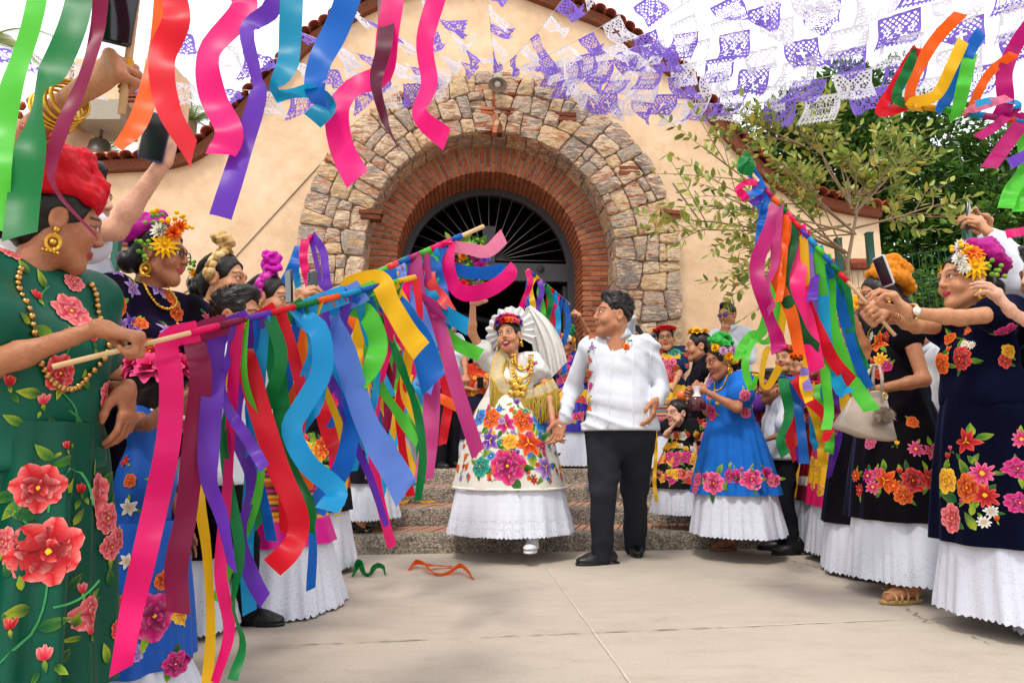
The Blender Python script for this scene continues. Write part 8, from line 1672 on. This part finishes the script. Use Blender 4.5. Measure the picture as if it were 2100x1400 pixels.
# ================================================================== strings of cut paper flags
FONT = {'P': '11110 10001 10001 11110 10000 10000 10000', 'R': '11110 10001 10001 11110 10100 10010 10001', 'I': '01110 00100 00100 00100 00100 00100 01110', 'M': '10001 11011 10101 10101 10001 10001 10001', 'E': '11111 10000 10000 11110 10000 10000 11111', 'V': '10001 10001 10001 10001 01010 01010 00100', 'N': '10001 11001 10101 10101 10011 10001 10001', 'S': '01111 10000 10000 01110 00001 00001 11110', 'A': '01110 10001 10001 11111 10001 10001 10001', 'T': '11111 00100 00100 00100 00100 00100 00100', 'C': '01111 10000 10000 10000 10000 10000 01111', 'U': '10001 10001 10001 10001 10001 10001 01110', 'Z': '11111 00001 00010 00100 01000 10000 11111'}
FWc, FHc = 50, 38
def word(B, txt, row):
    x0 = (FWc-len(txt)*6+1)//2; B[row-1:row+8, max(2, x0-2):min(FWc-2, x0+len(txt)*6+1)] = 0
    for k, ch in enumerate(txt):
        for j, ln in enumerate(FONT[ch].split()):
            for i, b in enumerate(ln):
                if b == '1' : B[row+j, x0+k*6+i] = 1
    for k in range(len(txt)): B[row-1, x0+k*6+2] = 1; B[row+7, x0+k*6+2] = 1     # paper bridges
def design(kind):
    B = np.ones((FHc, FWc), int); yy, xx = np.mgrid[0:FHc, 0:FWc]
    lat = (((xx+yy) % 7 < 3) | ((xx-yy) % 7 < 3)); dots = ~(((xx % 4 < 2) & (yy % 4 < 1)))
    if kind in (0, 1):
        B[3:FHc-3, 3:FWc-3] = dots[3:FHc-3, 3:FWc-3]; B[3:8] = lat[3:8]
        ws = ('PRIMER', 'VIERNES') if kind == 0 else ('SANTA', 'CRUZ'); word(B, ws[0], 9); word(B, ws[1], 19)
        for k in range(8):
            cx = 4+k*6; B[30:34, cx:cx+3] = 0; B[31, cx+1] = 1
    elif kind == 2:
        B[3:FHc-4, 3:FWc-3] = lat[3:FHc-4, 3:FWc-3]; r = np.hypot((xx-25)/1.2, yy-20); B[(r < 12)] = 1; B[(np.abs(xx-25) < 2) & (np.abs(yy-19) < 8)] = 0; B[(np.abs(yy-17) < 2) & (np.abs(xx-25) < 7)] = 0; B[(r > 9.4) & (r < 10.6) & ((xx+yy) % 5 > 1)] = 0
    else:
        B[3:20, 3:FWc-3] = lat[3:20, 3:FWc-3]; B[22:FHc-4, 3:FWc-3] = dots[22:FHc-4, 3:FWc-3]
        for (cx, cy) in ((12, 20), (25, 20), (38, 20), (18, 28), (32, 28)):
            r = np.hypot(xx-cx, yy-cy); a = np.arctan2(yy-cy, xx-cx); B[r < 5] = 1; B[(r > 1.5) & (r < 2.4+1.8*np.abs(np.cos(2.5*a)))] = 0
    B[:3] = 1; B[:, :2] = 1; B[:, -2:] = 1
    B[FHc-2:] = ((xx[FHc-2:] % 4) < 2)
    return B
def flag_mesh(kind, col, cv):
    B = design(kind); W, Hh = .33, .24; r_ = random.Random(cv*13+kind); c1, c2, c3, ph = r_.uniform(-.06, .06), r_.uniform(-.035, .035), r_.uniform(-.35, .35), r_.uniform(0, 6); idx = {}; V = []; F = []
    sw = r_.uniform(-.1, .1); fold = r_.uniform(.35, 1.5) if cv % 3 == 0 else 0
    def vert(i, j):
        if (i, j) not in idx:
            u = i/FWc-.5; v = j/FHc; x = u*W; z = -v*Hh; b = v**1.6; y = b*(c1*2+c2*2*math.sin(u*7+ph)+c3*u*.35)+.008*math.sin(u*18+v*9+ph); x += sw*b*v
            if fold:    # a corner blown over
                q = max(0, (u if c3 > 0 else -u)+v-.75); x -= (1 if c3 > 0 else -1)*q*q*.5*fold*W; z += q*q*.9*fold*Hh; y += q*.1
            z *= (1-.25*abs(c1)*10*b*.5); idx[(i, j)] = len(V); V.append((x, y, z))
        return idx[(i, j)]
    for j in range(FHc):
        for i in range(FWc):
            if B[j, i]: F.append((vert(i, j), vert(i+1, j), vert(i+1, j+1), vert(i, j+1)))
    me = bpy.data.meshes.new('paper_flag'); me.from_pydata(V, [], F); a = me.color_attributes.new('Col', 'FLOAT_COLOR', 'POINT'); C = np.ones((len(V), 4), dtype=np.float32); C[:, :3] = hexc(col); a.data.foreach_set('color', C.ravel()); me.materials.append(M_PAPER); return me
FM = {c: [flag_mesh(k, h, v+k) for k in range(4) for v in range(3)] for c, h in (('p', '#8c70d8'), ('w', '#e9e7ee'))}
rf = random.Random(19)
def flag_string(label, A0, E0, sag, n0=.55, tilt=0.3, space=.42, ph=0):
    A0, E0 = Vector(A0), Vector(E0); o = empty('flag_string', A0); tag(o, label, 'flag string', 'strings of cut paper flags over the plaza'); L = (E0-A0).length; N_ = 40
    pts = [A0.lerp(E0, i/N_)-Vector((0, 0, sag*4*(i/N_)*(1-i/N_)))-A0 for i in range(N_+1)]; mb = MB(); mb.tube(pts, .003, 5); mb.build('cord', M_CORD, o); d = n0+.25*rf.random(); k = ph
    while d < L-.1:
        s = d/L*N_; i = min(int(s), N_-1); p = pts[i].lerp(pts[i+1], s-i); t = (pts[i+1]-pts[i]).normalized(); up = (UP-t*t.z).normalized(); y = up.cross(t); c = 'p' if k % 2 == 0 else 'w'
        M = Matrix.Translation(p-up*.004) @ frame_from(t, y, up) @ Matrix.Rotation(rf.gauss(tilt, .22), 4, 'X') @ Matrix.Rotation(rf.gauss(0, .05), 4, 'Y')
        inst(rf.choice(FM[c]), 'paper_flag', o, M); d += space*rf.uniform(.92, 1.1); k += 1
AN = [CHM @ Vector((u, -.12, w_)) for u, w_ in ((.02, 5.75), (.10, 5.72), (.18, 5.68), (.28, 5.70), (.5, 5.62), (.75, 5.5), (-.1, 5.72), (-.4, 5.66))]
RT = [((2160, 95, 4.8), 5, .5, 'lowest'), ((2160, 40, 4.6), 5, .44, 'second lowest'), ((2160, -15, 4.5), 4, .4, 'third lowest'), ((2160, -75, 4.4), 4, .34, 'fourth from below'), ((2100, -140, 4.3), 3, .32, 'fifth from below'), ((1950, -150, 4.3), 3, .28, 'sixth from below'), ((1800, -155, 4.3), 2, .26, 'seventh from below'), ((1540, -160, 4.4), 2, .2, 'eighth from below'), ((1270, -168, 4.5), 1, .16, 'last before the upright string')]
ST = [('%s of the paper flag strings fanning right from the arch' % w_, a, e_, sg) for e_, a, sg, w_ in RT]
LT = [((-80, 75, 4.3), 7, .5, 'lowest'), ((120, -30, 4.3), 7, .4, 'second lowest'), ((330, -80, 4.4), 7, .32, 'third lowest'), ((520, -110, 4.5), 6, .24, 'fourth from below'), ((760, -150, 4.5), 6, .14, 'fifth from below')]
ST += [('%s of the paper flag strings fanning left from the arch' % w_, a, e_, sg) for e_, a, sg, w_ in LT]+[('upright paper flag string rising straight above the lamp', 0, (985, -170, 4.6), .1)]
for i, (lab, a, (x, y, d), sg) in enumerate(ST): flag_string(lab, AN[a], at(x, y, d), sg*.72, ph=i, tilt=(.25 if 'fanning' in lab and (x > 1900 or x < 200) else .75), space=.42 if x > 1900 or x < 200 else .5)
# ---- end
